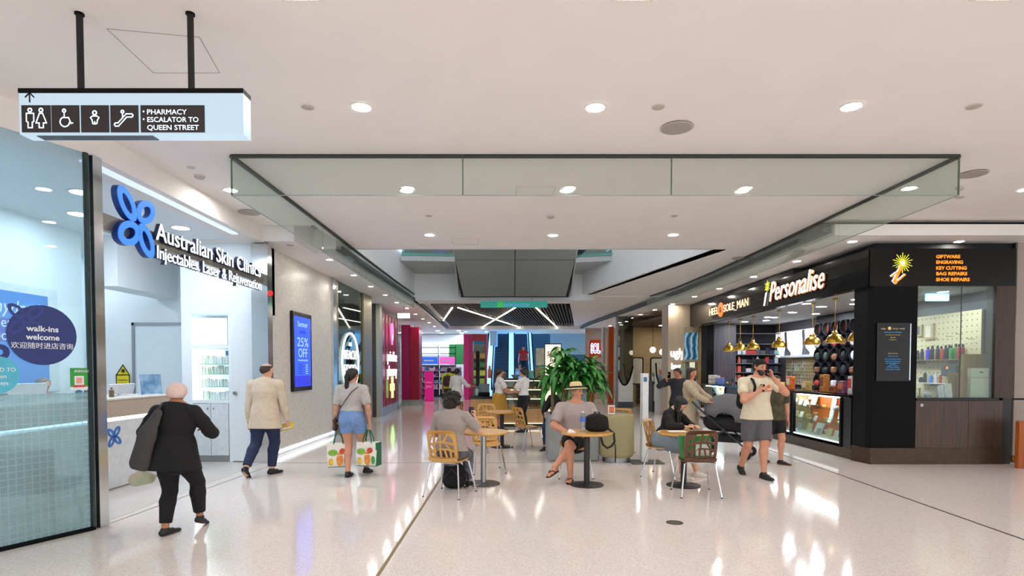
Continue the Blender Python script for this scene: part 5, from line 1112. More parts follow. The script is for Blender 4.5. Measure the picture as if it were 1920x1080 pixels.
for z in (.281,.571,.851):
    for q in range(8): good((XK+.16+rnd.uniform(0,.15), 10.7+q*.21, z), 'gift_item', 'in the orange backed case, '+SHF[z]+' shelf, '+ORD[q]+' from viewer', 'gift', 'gifts in the orange backed case', rnd.uniform(.7,1.0))
    for q in range(7): good((XK+.16+rnd.uniform(0,.15), 12.6+q*.21, z), 'gift_item', 'in the case behind the camouflaged person, '+SHF[z]+' shelf, '+ORD[q]+' from viewer', 'gift', 'gifts in the second case', rnd.uniform(.8,1.1))
    for q in range(8): good((XK+.16+rnd.uniform(0,.15), 16.45+q*.21, z), 'gift_item', 'in the yellow backed case, '+SHF[z]+' shelf, '+ORD[q]+' from viewer', 'gift', 'gifts in the yellow backed case', rnd.uniform(.8,1.1))
# signs inside the orange case
for i,(y,z,w_,h) in enumerate(((10.75,.66,.42,.38),(11.35,.62,.14,.46),(12.0,.88,.36,.26),(11.75,.31,.3,.2))):
    t = MB().slab((XK+.30,y+w_,z),(XK+.30,y,z),(XK+.39,y,z+h),(XK+.39,y+w_,z+h),.012).obj('sample_plaque', goods[(0,6,2,0)[i]]); tag(t, ('broad silver sample plaque leaning in the orange case','narrow silver sample plaque in the orange case','cream sample board at the far end of the orange case','low white card on the floor of the orange case')[i], 'plaque')
# things standing on the counter
ct = 1.171
for i,(y,h,w_,c) in enumerate(((10.55,.34,.13,'#d8d4d0'),(11.5,.36,.16,'#c8843a'),(12.9,.30,.18,'#e0702a'),(12.2,.2,.22,'#b89a5a'),(13.4,.16,.25,'#d8c83a'),(13.9,.26,.12,'#4a5ac0'),(14.4,.36,.14,'#c85a4a'),(10.85,.24,.2,'#7a4a6a'),(11.15,.14,.2,'#a85a30'))):
    t = thing('counter_display', ('white and red leaflet stand nearest the corner','tall tan framed leaflet stand','orange price stand','sloping cardboard key rack','low yellow tray of tags','blue key ring stand','pink red tag stand','purple gift box','low brown box')[i]+' on the kiosk counter', 'display stand', (XK+.22,y,ct))
    MB().bbox((-.06,-w_/2,0),(.06,w_/2,h),.01).obj('body', M('counter_disp_%d'%i,c,.5,noise=.3,scale=12), t, world=False); MB().box((-.066,-w_*.38,h*.35),(-.06,w_*.38,h*.85)).obj('front_card', M('disp_card_%d'%i,('#c8352a','#7a4a24','#f0e0c8','#e8d8a8','#3a6ac0','#c8d83a','#f0d8d0','#c86a3a','#6a3a24')[i],.5), t, world=False)
for i in range(9): good((XK+.35, 17.9-i*.42, ct), 'counter_trinket', 'on the kiosk counter top, '+ORD[i]+' from the far end', 'trinket', 'trinkets on the kiosk counter', 1.1)
for i,(y,c,z) in enumerate(((17.7,'#e8e2d8',.28),(17.45,'#d0cabf',.26),(17.1,'#5a78b8',.2))):
    t = thing('carton', ('white','grey','blue round')[i]+' carton on the far end of the kiosk counter', 'box', (XK+.15,y,ct)); MB().bbox((-.1,-.12,0),(.1,.12,z),.01).obj('body', M('ccart_%d'%i,c,.5,noise=.2,scale=9), t, world=False); MB().box((-.102,-.12,z*.45),(-.1,.12,z*.6)).obj('tape', M('ctape','#c09a6a',.4), t, world=False)
# pendants over the counter
brass = M('brushed_brass', '#c79a3c', .28, 1.0, noise=.12, scale=6, stretch=(9,9,1)); pend = None
for i, px in enumerate((1607,1564,1522,1460,1411,1387,1366)):
    y = 6.8*FPX/(px-960)
    lb = ('brass dome pendant nearest the kiosk corner','second brass dome pendant from the kiosk corner','third brass dome pendant from the kiosk corner','middle brass dome pendant over the kiosk counter','fifth brass dome pendant from the kiosk corner','sixth brass dome pendant from the kiosk corner','farthest brass dome pendant over the kiosk counter')[i]
    if pend is None:
        pend = thing('pendant_lamp', lb, 'lamp', (6.8,y,2.2), 0, 'brass pendants over the kiosk counter')
        MB().lathe([(.178,-.01),(.18,0),(.172,.05),(.15,.10),(.115,.145),(.075,.17),(.06,.175),(.058,.215),(.045,.225),(.03,.25),(.012,.26),(.008,.26),(.02,.24),(.03,.215),(.05,.165),(.11,.135),(.145,.09),(.165,.04),(.172,0)],32,cap=False).obj('shade', brass, pend, world=False)
        MB().tube([(-.03,0,.25),(-.035,0,.29),(0,0,.35),(.035,0,.29),(.03,0,.25)],.005,6).obj('hook', brass, pend, world=False); MB().cyl((0,0,.34),(0,0,.90),.006).obj('rod', brass, pend, world=False); MB().cyl((0,0,.90),(0,0,.93),.055).obj('ceiling_rose', brass, pend, world=False)
        MB().ball((0,0,.06),.05,12).obj('bulb', E('bulb_glow','#fff0d0',18), pend, world=False); MB().lathe([(.165,-.004),(.172,-.012),(.178,-.004)],32,cap=False).obj('white_rim', M('rim_white','#efe9dc',.4), pend, world=False)
    else: dup(pend, (6.8,y,2.2), None, lb)
# back wall of the kiosk: lit shoe pictures, key hooks, cubby holes
S('trim_24', MB().box((8.90,13.9,2.86),(9.0,19.4,3.13)), M('grey_satin','#76747a',.35,.3))
pics = []
for i,(ya,yb) in enumerate(((16.75,17.9),(17.93,19.0),(19.03,19.38))):
    t = thing('lit_picture', ('near','middle','far')[i]+' backlit white shoe picture on the kiosk back wall', 'picture', (8.95,(ya+yb)/2,2.0)); MB().box((8.93,ya,2.02),(9.0,yb,2.85)).obj('light_panel', E('picture_white','#f4f6fb',1.0), t)
    m = MB(); mp = frame_m((8.925,yb,2.02),(0,-1,0),(-1,0,0)); w_ = yb-ya
    if w_ > .5: m.add(*cutout([[(.3*w_,.8),(.42*w_,.83),(.48*w_,.45),(.5*w_,.28),(.72*w_,.12),(.7*w_,.05),(.3*w_,.05),(.36*w_,.3)]],.006), mp)
    else: m.add(*cutout([[(.3*w_,.5),(.6*w_,.5),(.6*w_,.1),(.3*w_,.1)]],.006), mp)
    m.obj('boot_print', M('boot_grey','#6f7078',.5,noise=.3,scale=6), t, smooth=0)
t = thing('key_board', 'tall cream board of key hooks on the kiosk back wall', 'board', (8.95,17.3,1.1)); MB().box((8.95,16.45,1.15),(9.0,18.6,2.0)).obj('panel', M('key_board','#cfc6a4',.5), t); MB().box((8.80,16.4,2.0),(9.0,18.7,2.06)).obj('top_ledge', M('ledge_white','#d8e0e4',.4), t)
key0 = None; kmats = [M('key_gold','#b8923c',.3,.9), M('key_silver','#b8bcc0',.25,.9), M('key_mint','#9fc4b0',.4,.3)]
km = MB(); km.cyl((0,0,0),(.006,0,0),.028,.028,10); km.box((0,-.008,-.09),(.006,.008,-.02)); kp = {}
for r_ in range(8):
    for c_ in range(22):
        k = 0 if c_ < 9 else rnd.choice((0,1,1,2)); 
        if k not in kp: o = km.obj('key_blank', kmats[k], None); kp[k] = o
        else: o = kp[k].copy(); lk(o)
        o.location = (8.93, 16.52+c_*.095, 1.95-r_*.10); tag(o, ('gold','silver','mint green')[k]+' key blank, '+ORD[r_]+' row from the top, '+ORD[c_]+' from the viewer', 'key', 'key blanks on the hook board')
S('wall_kiosk_cubby', MB().box((8.72,13.6,0),(9.0,16.35,3.13)), M('cubby_wall','#17181c',.5))
cub = M('cubby_brown','#6b3a22',.5,noise=.2); cubd = M('cubby_dark','#24242a',.5); c0 = {}
for r_ in range(6):
    for c_ in range(6):
        k = 0 if r_ == 5 or (r_ < 2 and c_ % 2) else 1; loc = (8.70, 13.95+c_*.42, .95+r_*.36)
        if k not in c0:
            t = thing('cubby_tube', 'round storage tube in the dark kiosk wall', 'tube', loc, 0, 'round storage tubes in the kiosk wall'); c0[k] = t
            MB().lathe([(.165,-.0),(.175,-.0),(.175,.11),(.165,.11),(.165,.0)],18,frame_m((0,0,0),(0,-1,0),(-1,0,0)),cap=False).obj('rim', M('tube_rim','#3a3c42',.3,.5), t, world=False); MB().cyl((0,0,0),(.015,0,0),.165,.165,18).obj('inside', cub if k == 0 else cubd, t, world=False)
        else: t = dup(c0[k], loc)
        t['label'] = ('brown','dark')[k]+' backed round wall tube, '+ORD[r_]+' row from the floor, '+ORD[c_]+' from the viewer'
bagm = [MB().ball((0,0,.095),(.07,.12,.095),10), MB().bbox((-.06,-.10,.03),(.06,.10,.19),.03), MB().ball((0,0,.12),(.06,.08,.12),10)]; bmt = [M('stored_%d'%i,c,.6,noise=.25,scale=8) for i,c in enumerate(('#1c1d22','#d8dce4','#2f4a3a','#b83a3a','#8a5a3c','#e8e8ec','#33343c'))]; bp_ = {}
for r_ in range(5):
    for c_ in range(6):
        k = (rnd.randrange(3), rnd.randrange(7))
        if k not in bp_: o = bagm[k[0]].obj('stored_shoe_bag', bmt[k[1]], None); bp_[k] = o
        else: o = bp_[k].copy(); lk(o)
        o.location = (8.615, 13.95+c_*.42, .95-.163+r_*.36); tag(o, ('rounded','square','tall rounded')[k[0]]+' '+('black','pale grey','dark green','red','tan','white','charcoal')[k[1]]+' bag in a wall tube, '+ORD[r_]+' row up, '+ORD[c_]+' from the viewer', 'bag', 'repaired items in the kiosk tubes')
# dark far shelves of the kiosk
t = thing('stock_shelf', 'dark stock shelving on the far wall of the kiosk', 'shelf', (8.1,19.2,0)); MB().box((7.38,19.3,0),(8.95,19.4,3.1)).obj('back_panel', black_matt, t)
for z in (1.2,1.5,1.8,2.1,2.45,2.8): MB().box((7.38,18.95,z),(8.95,19.3,z+.025)).obj('shelf_board', M('shelf_grey2','#6a6c70',.4), t)
smt = [M('stock_%d'%i,c,.5) for i,c in enumerate(('#1f2024','#c03a34','#d8dadf','#2f3a5a','#e06a5a','#55575c','#8fb8b0'))]; sp_ = {}
for z in (1.226,1.526,1.826,2.126):
    for q in range(10):
        k = (rnd.randrange(3), rnd.choice((0,0,0,1,2,3,4,5,6)))
        if k not in sp_: o = pb[k[0]].obj('stock_item', smt[k[1]], None); sp_[k] = o
        else: o = sp_[k].copy(); lk(o)
        o.location = (7.46+q*.155, 19.1, z); tag(o, ('black','red','pale grey','navy','salmon','dark grey','mint')[k[1]]+' '+('box','bottle','low box')[k[0]]+' on the dark stock shelving, '+ORD[{1.226:0,1.526:1,1.826:2,2.126:3}[z]]+' shelf up, '+ORD[q]+' from the left', 'product', 'stock on the far kiosk shelves')
t = thing('paper_notice', 'white paper notice on the grey wood panel of the kiosk', 'notice', (6.8,18.68,2.0)); a = ony(1324,687,18.69); b = ony(1338,668,18.69); MB().box((a.x,18.685,a.z),(b.x,18.70,b.z)).obj('sheet', M('paper_bluewhite','#d5dfea',.6), t); m = MB()
for q in range(6): m.box((a.x+.03,18.682,b.z-.05-q*.045),(b.x-.04,18.685,b.z-.035-q*.045))
m.obj('text_lines', M('ink_grey','#8a94a4',.6), t)
S('wall_kiosk_black_post', MB().box((6.28,18.4,0),(6.52,18.9,3.05)), black_sat)
# art screen and window beside the tan pillar
t = thing('art_screen', 'framed screen with turquoise swirling picture above a lit shop window', 'screen', (6.2,19.4,2.0)); a = ony(1283,674,19.4); b = ony(1309,624,19.4)
MB().bbox((a.x-.03,19.42,a.z-.08),(b.x+.05,19.55,b.z+.22),.01).obj('frame', tan_stone, t); ms = E('art_picture','#3fa0a8',.45)
def art():
    nt = ms.node_tree; N = nt.nodes; L = nt.links; wv = N.new('ShaderNodeTexWave'); wv.inputs['Scale'].default_value = 1.6; wv.inputs['Distortion'].default_value = 7; tc = N.new('ShaderNodeTexCoord'); L.new(tc.outputs['Object'], wv.inputs[0])
    rp = N.new('ShaderNodeValToRGB'); e = rp.color_ramp.elements; e[0].color = (*C('#123a5a'),1); e[1].color = (*C('#7fd0cc'),1); q = e.new(.5); q.color = (*C('#2a7f94'),1); q = e.new(.8); q.color = (*C('#8a5aa0'),1); L.new(wv.outputs[0], rp.inputs[0])
    b_ = N['Principled BSDF']; L.new(rp.outputs[0], b_.inputs['Emission Color']); L.new(rp.outputs[0], b_.inputs['Base Color'])
art(); MB().box((a.x,19.40,a.z),(b.x,19.42,b.z)).obj('display', ms, t)
w = struct('window_13'); a2 = ony(1282,712,19.4); b2 = ony(1310,679,19.4); S('lit_back', MB().box((a2.x,19.8,a2.z),(b2.x,19.82,b2.z)), E('window_warm','#f2ead2',1.1), w); S('pane', MB().box((a2.x,19.4,a2.z),(b2.x,19.41,b2.z)), clear_glass, w); S('lower_panel', MB().box((a2.x,19.38,0),(b2.x,19.6,a2.z)), tan_stone, w)
# ------------------------------------------------------------------ kiosk window: pegboard and workbench
pg = thing('pegboard', 'cream pegboard with brass hooks behind the kiosk front window', 'pegboard', (8.97,11.8,1.2)); MB().bbox((8.93,10.85,1.0),(8.98,13.1,2.78),.006).obj('panel', M('peg_cream','#d8caa0',.5,noise=.03), pg)
m = MB()
for r_ in range(15):
    for c_ in range(18): m.cyl((8.927,10.95+c_*.122,1.1+r_*.115),(8.931,10.95+c_*.122,1.1+r_*.115),.012,.012,7,caps=True)
o = m.obj('peg_hole', M('peg_dark','#4a3c26',.6), pg); o['kind'] = 'stuff'
for y, z in ((11.3,2.33),(11.55,2.30),(11.95,2.28),(12.2,2.30),(11.0,2.22)): MB().tube([(8.93,y,z),(8.86,y,z),(8.80,y,z),(8.79,y,z+.03)],.006,6).obj('brass_hook', brass, pg); 
shf = thing('bottle_shelf', 'thin shelf of drinking bottles on the pegboard', 'shelf', (8.85,11.9,1.78)); MB().bbox((8.72,10.95,1.815),(8.93,12.7,1.835),.004).obj('board', M('shelf_brown','#7a5a3c',.4), shf); MB().box((8.73,11.4,1.75),(8.93,11.42,1.815)).box((8.73,12.3,1.75),(8.93,12.32,1.815)).obj('bracket', steel, shf)
bcols = [('navy','#1a1a4a'),('black','#15181e'),('blue','#3a2fe0'),('black','#1a1d22'),('dark plum','#2c1820'),('coral red','#d8463c'),('black','#14171d'),('black','#181b20'),('green','#1f9a3a'),('slim green','#1f8a34'),('crimson','#b0202c'),('dark red','#8a1420')]
bpx = [1720,1728,1739,1747,1757,1764,1772,1779,1782.5,1791,1797,1804]
pos = {'navy':'first','blue':'bright','green':'broad'}
for i,((nm,c),px) in enumerate(zip(bcols,bpx)):
    xx = 8.80 if i % 2 == 0 else 8.86; y = xx*FPX/(px-960); h = (.20,.23,.27,.29,.28,.27,.28,.29,.27,.30,.29,.29)[i]
    t = thing('drink_bottle', nm+' drinking bottle, '+('first','second','third','fourth','fifth','sixth','seventh','eighth','ninth','tenth','eleventh','twelfth')[i]+' from the left on the pegboard shelf', 'bottle', (xx,y,1.836), 0, 'drinking bottles on the pegboard shelf')
    MB().lathe([(0,0),(.034,0),(.036,.006),(.036,h*.72),(.030,h*.80),(.018,h*.85),(0,h*.85)],16,cap=False).obj('body', M('bottle_'+nm.replace(' ','_'),c,.35), t, world=False); MB().lathe([(0,h*.84),(.022,h*.84),(.022,h*.95),(.012,h),(0,h)],12,cap=False).obj('cap', black_sat, t, world=False)
    MB().tube([(0,-.02,h*.92),(0,-.026,h*1.02),(0,.026,h*1.02),(0,.02,h*.92)],.004,5).obj('carry_loop', black_sat, t, world=False)
for i,(px,py,w_,h) in enumerate(((1722,620,.22,.26),(1742,622,.26,.34))):
    p = onx(px,py,8.90); t = thing('sample_picture', ('left','right')[i]+' pale wooden sample frame hung on the pegboard', 'frame', tuple(p)); MB().bbox((8.88,p.y-w_/2,p.z-h/2),(8.93,p.y+w_/2,p.z+h/2),.008).obj('frame', M('frame_pale','#cdbb92',.5), t); MB().box((8.875,p.y-w_*.3,p.z-h*.34),(8.88,p.y+w_*.3,p.z+h*.36)).obj('insert', M('insert_%d'%i,('#5a6a7a','#e2d8c0')[i],.5), t); MB().box((8.873,p.y-w_*.25,p.z-h*.42),(8.88,p.y+w_*.15,p.z-h*.36)).obj('tag', M('tag_orange','#e08a4a',.5), t)
ws = thing('small_shelf', 'little white edged shelf on the pegboard with spray bottles', 'shelf', (8.85,11.95,1.34)); MB().bbox((8.72,11.45,1.33),(8.93,12.35,1.35),.004).obj('board', M('white_edge','#dcd8cf',.4), ws); MB().box((8.75,11.9,1.28),(8.93,11.92,1.33)).obj('bracket', steel, ws)
for i,(y,c,h,r_) in enumerate(((12.15,'#1b1d22',.24,.035),(11.98,'#4a7fd0',.18,.035),(11.84,'#dfe4ee',.22,.03),(11.72,'#b8532a',.19,.03),(12.26,'#23252a',.13,.045))):
    t = thing('spray_bottle', ('black spray bottle','light blue spray bottle','white spray bottle','rust red can','squat black jar')[i]+' on the small pegboard shelf', 'bottle', (8.82,y,1.351)); MB().lathe([(0,0),(r_,0),(r_,h*.7),(r_*.45,h*.85),(r_*.45,h*.9),(0,h*.9)],14,cap=False).obj('body', M('spray_%d'%i,c,.35), t, world=False); MB().box((-.012,-.03,h*.9),(.012,.015,h)).obj('nozzle', M('nozzle_white','#d8d8d8',.4), t, world=False)
t = thing('card_terminal', 'dark grey box with an orange light below the bottle shelf', 'machine', (8.88,11.55,1.6)); MB().bbox((8.85,11.35,1.50),(8.93,11.75,1.70),.01).obj('body', M('slate_box','#4a5560',.5), t); MB().box((8.845,11.55,1.64),(8.85,11.60,1.69)).obj('orange_light', E('orange_led','#ff7a2a',1.2), t)
cardb = M('cardboard', '#a8822f', .8, noise=.08); cardb2 = M('cardboard_light', '#b4802c', .8, noise=.08)
def fbox(px0, py0, px1, py1, y, dep, mat, name, lb, cat='box', lid=True):
    a = ony(px0,py1,y); b = ony(px1,py0,y); z0 = 1.146; t = thing(name, lb, cat, ((a.x+b.x)/2,y,z0)); 
    MB().bbox((a.x,y,z0),(b.x,y+dep,b.z),.006).obj('carton', mat, t)
    if lid: MB().box(((a.x+b.x)/2-.02,y-.002,z0),((a.x+b.x)/2+.02,y,b.z)).obj('tape', M('brown_tape','#97732c',.4), t)
    return t
fbox(1806,664,1858,750,10.22,.12,cardb,'cardboard_box','largest flat cardboard box standing at the back of the kiosk window'); fbox(1784,699,1806,750,10.12,.10,cardb,'cardboard_box','narrow brown cardboard box left of the largest one'); fbox(1799,703,1819,750,9.99,.09,cardb2,'cardboard_box','small tan cardboard box before the largest one')
t = fbox(1819,690,1860,750,9.90,.08,M('white_carton_big','#d3d0bd',.7),'carton_box','tall off-white carton with small dark print in the kiosk window',lid=False); p = ony(1840,698,9.898); MB().box((p.x-.03,9.896,p.z-.012),(p.x+.03,9.90,p.z+.012)).obj('dark_mark', M('print_dark','#6a675c',.6), t); p = ony(1840,708,9.898); MB().box((p.x-.17,9.896,p.z-.003),(p.x+.17,9.90,p.z+.003)).obj('seam', MATS['print_dark'], t); p = ony(1840,746,9.898); MB().box((p.x-.04,9.896,p.z-.012),(p.x-.02,9.90,p.z+.012)).box((p.x+.02,9.896,p.z-.012),(p.x+.04,9.90,p.z+.012)).obj('foot_print', MATS['print_dark'], t)
for i,(px,w_,h,c) in enumerate(((1738,.13,.10,'#cfd6de'),(1724,.06,.16,'#a8924a'),(1750,.03,.12,'#d8d03a'),(1762,.10,.20,'#e6e6ea'),(1776,.12,.22,'#f0eef0'),(1781,.05,.11,'#e05a20'))):
    p = ony(px,748,9.98+.04*(i%3)); t = thing('bench_item', ('crumpled grey cloth','brass coloured tool stand','small yellow marker','white paper bag','tall white paper bag','orange box')[i]+' on the ledge of the kiosk window', 'bench item', (p.x,p.y,1.146)); m = MB()
    if i in (0,): m.ball((0,0,h/2),(w_/2,.05,h/2),10)
    elif i in (3,4): m.add([(-w_/2,-.04,0),(w_/2,-.04,0),(w_/2,.04,0),(-w_/2,.04,0),(-w_*.55,-.01,h),(w_*.5,-.01,h*1.1),(w_*.5,.01,h*1.1),(-w_*.55,.01,h)],[(0,3,2,1),(0,1,5,4),(1,2,6,5),(2,3,7,6),(3,0,4,7),(4,5,6,7)])
    elif i in (1,2): m.lathe([(0,0),(w_/2,0),(w_/2,h*.15),(w_/5,h*.25),(w_/5,h*.8),(w_/2.5,h),(0,h)],12,cap=False)
    else: m.bbox((-w_/2,-.04,0),(w_/2,.04,h),.008)
    m.obj('body', M('bench_%d'%i,c,.5,noise=.1), t, world=False)
t = thing('timber_stand', 'orange brown slatted timber stand at the right edge', 'stand', (9.1,9.4,0))
for i in range(4): MB().bbox((8.37+i*.12,9.36,.0),(8.37+i*.12+.105,9.44,.78),.006).obj('slat', M('timber_orange','#a8591e',.5,noise=.2,scale=4,stretch=(10,10,.6)), t)
MB().box((8.37,9.44,.1),(8.9,9.48,.2)).obj('rail', MATS['timber_orange'], t)
# ================================================================== people: one blended surface per body
NV = lambda *a: np.array(a, float)
def nrm(v): return v/ (np.linalg.norm(v)+1e-9)
def P_(a, b, ra, rb=None, sq=None, cut=False, cuta=False, k=None):
    return dict(a=np.array(a,float), b=np.array(b,float), ra=ra, rb=ra if rb is None else rb, sq=sq, cut=cut, cuta=cuta, k=k)
def field(prims, h, k, cuts):
    pad = k + 2.5*h
    lo = np.min([np.minimum(p['a'],p['b'])-max(p['ra'],p['rb'])*max([1]+[q[1] for q in (p['sq'] or [])]) for p in prims], axis=0)-pad
    hi = np.max([np.maximum(p['a'],p['b'])+max(p['ra'],p['rb'])*max([1]+[q[1] for q in (p['sq'] or [])]) for p in prims], axis=0)+pad
    n = np.ceil((hi-lo)/h).astype(int)+1
    F = np.full(n, 1.0, np.float32); ax = [lo[i]+h*np.arange(n[i]) for i in range(3)]
    for p in prims:
        a, b = p['a'], p['b']; r = max(p['ra'],p['rb'])*max([1]+[q[1] for q in (p['sq'] or [])])+pad
        i0 = np.maximum(0, np.floor((np.minimum(a,b)-r-lo)/h).astype(int)); i1 = np.minimum(n, np.ceil((np.maximum(a,b)+r-lo)/h).astype(int)+1)
        sl = tuple(slice(s,e) for s,e in zip(i0,i1))
        X = (ax[0][sl[0]]-a[0])[:,None,None]; Y = (ax[1][sl[1]]-a[1])[None,:,None]; Z = (ax[2][sl[2]]-a[2])[None,None,:]
        ba = b-a; L2 = float(ba@ba)
        t0 = (X*ba[0]+Y*ba[1]+Z*ba[2])/(L2+1e-12); t = np.clip(t0,0,1)
        qx, qy, qz = X-t*ba[0], Y-t*ba[1], Z-t*ba[2]
        for axis, f in (p['sq'] or []):
            s = (qx*axis[0]+qy*axis[1]+qz*axis[2])*(1/f-1); qx, qy, qz = qx+s*axis[0], qy+s*axis[1], qz+s*axis[2]
        d = np.sqrt(qx*qx+qy*qy+qz*qz)-(p['ra']+(p['rb']-p['ra'])*t)
        L = math.sqrt(L2)
        if p['cut']: d = np.maximum(d, (t0-1)*L)
        if p['cuta']: d = np.maximum(d, -t0*L)
        G_ = F[sl]; kk = p['k'] or k; hh = np.maximum(kk-np.abs(G_-d),0)/kk
        F[sl] = np.minimum(G_,d)-hh*hh*kk*.25
    for pt, nn_ in cuts:
        F = np.maximum(F, ((ax[0]-pt[0])*nn_[0])[:,None,None]+((ax[1]-pt[1])*nn_[1])[None,:,None]+((ax[2]-pt[2])*nn_[2])[None,None,:]).astype(np.float32)
    return F, lo
EDG = [(a,b) for a in range(8) for b in range(8) if b > a and bin(a^b).count('1') == 1]
def nets(F, lo, h):
    S_ = F < 0
    c = [S_[(i&1):F.shape[0]-1+(i&1), (i>>1&1):F.shape[1]-1+(i>>1&1), (i>>2&1):F.shape[2]-1+(i>>2&1)] for i in range(8)]
    tot = sum(x.astype(np.int8) for x in c); act = np.argwhere((tot > 0) & (tot < 8))
    if len(act) == 0: return np.zeros((0,3)), np.zeros((0,4),int)
    vals = np.stack([F[act[:,0]+(i&1), act[:,1]+(i>>1&1), act[:,2]+(i>>2&1)] for i in range(8)],1)
    cor = np.array([[(i&1),(i>>1&1),(i>>2&1)] for i in range(8)], float)
    acc = np.zeros((len(act),3)); cnt = np.zeros(len(act))
    for a, b in EDG:
        fa, fb = vals[:,a], vals[:,b]; m = (fa < 0) != (fb < 0); t = np.where(m, fa/(fa-fb+1e-20), 0)
        acc += np.where(m[:,None], cor[a]+(cor[b]-cor[a])*t[:,None], 0); cnt += m
    V = lo + h*(act + acc/cnt[:,None])
    idx = np.full(np.array(F.shape)-1, -1, np.int64); idx[act[:,0],act[:,1],act[:,2]] = np.arange(len(act))
    Q = []
    for d in range(3):
        e = [0,0,0]; e[d] = 1; sh = F.shape
        A = S_[:sh[0]-e[0], :sh[1]-e[1], :sh[2]-e[2]]; B = S_[e[0]:, e[1]:, e[2]:]
        ch_ = np.argwhere(A != B); o1, o2 = [(1,2),(2,0),(0,1)][d]
        ch_ = ch_[(ch_[:,o1] > 0) & (ch_[:,o2] > 0) & (ch_[:,o1] < sh[o1]-1) & (ch_[:,o2] < sh[o2]-1)]
        if len(ch_) == 0: continue
        u = np.zeros(3,int); u[o1] = 1; v = np.zeros(3,int); v[o2] = 1
        g = lambda q: idx[q[:,0],q[:,1],q[:,2]]
        quad = np.stack([g(ch_-u-v), g(ch_-v), g(ch_), g(ch_-u)],1)
        fl = ~A[ch_[:,0],ch_[:,1],ch_[:,2]]; quad[fl] = quad[fl][:,::-1]; Q.append(quad)
    Q = np.concatenate(Q); return V, Q[(Q >= 0).all(1)]
def sdf_obj(name, mat, parent, groups, label=None, relax=1):
    """groups: list of (prims, h, k, cuts); every group is meshed and joined into ONE object"""
    VV = []; QQ = []; n = 0
    for prims, h, k, cuts in groups:
        F, lo = field(prims, h, k, cuts); V, Q = nets(F, lo, h)
        if len(V) == 0: continue
        if relax and len(Q):
            ac = np.zeros_like(V); ct_ = np.zeros(len(V))
            for i in range(4):
                a, b = Q[:,i], Q[:,(i+1)%4]; np.add.at(ac, a, V[b]); np.add.at(ac, b, V[a]); np.add.at(ct_, a, 1); np.add.at(ct_, b, 1)
            V = V*.5 + .5*ac/np.maximum(ct_,1)[:,None]
        VV.append(V); QQ.append(Q+n); n += len(V)
    V = np.concatenate(VV); Q = np.concatenate(QQ)
    me = bpy.data.meshes.new(name); me.vertices.add(len(V)); me.vertices.foreach_set('co', V.astype(np.float32).ravel())
    me.loops.add(Q.size); me.loops.foreach_set('vertex_index', Q.astype(np.int32).ravel()); me.polygons.add(len(Q)); me.polygons.foreach_set('loop_start', np.arange(0,Q.size,4,dtype=np.int32))
    me.update(calc_edges=True); me.validate(); me.shade_smooth(); me.materials.append(mat)
    o = bpy.data.objects.new(name, me); lk(o, parent)
    if label: o['label'] = label
    return o
def ik(a, tgt, l1, l2, hint):
    a = np.array(a,float); tgt = np.array(tgt,float); d = tgt-a; D = np.linalg.norm(d); D2 = min(D, (l1+l2)*.998); dn = d/(D+1e-9); tgt = a+dn*D2
    x = (l1*l1-l2*l2+D2*D2)/(2*D2); y = math.sqrt(max(l1*l1-x*x, 1e-8)); hn = np.array(hint,float); hn = nrm(hn-dn*(hn@dn)); return a+dn*x+hn*y, tgt
def rotv(v, axis, ang):
    axis = nrm(np.array(axis,float)); v = np.array(v,float); c, s = math.cos(ang), math.sin(ang); return v*c+np.cross(axis,v)*s+axis*(axis@v)*(1-c)
skinA = M('skin_light', '#c98f72', .55, noise=.06, scale=9); skinB = M('skin_tan', '#b27a58', .55, noise=.06, scale=9); skinC = M('skin_pale', '#d9a789', .55, noise=.06, scale=9)
hairK = M('hair_black', '#15110f', .5, noise=.4, scale=40, bump=.3); hairB = M('hair_dark_brown', '#2a1d17', .5, noise=.4, scale=40, bump=.3)
eye_m = M('eye_dark', '#1a1210', .2); lip_m = M('lips', '#9a5248', .5); sole_m = M('sole_white','#d8d4ce',.5)
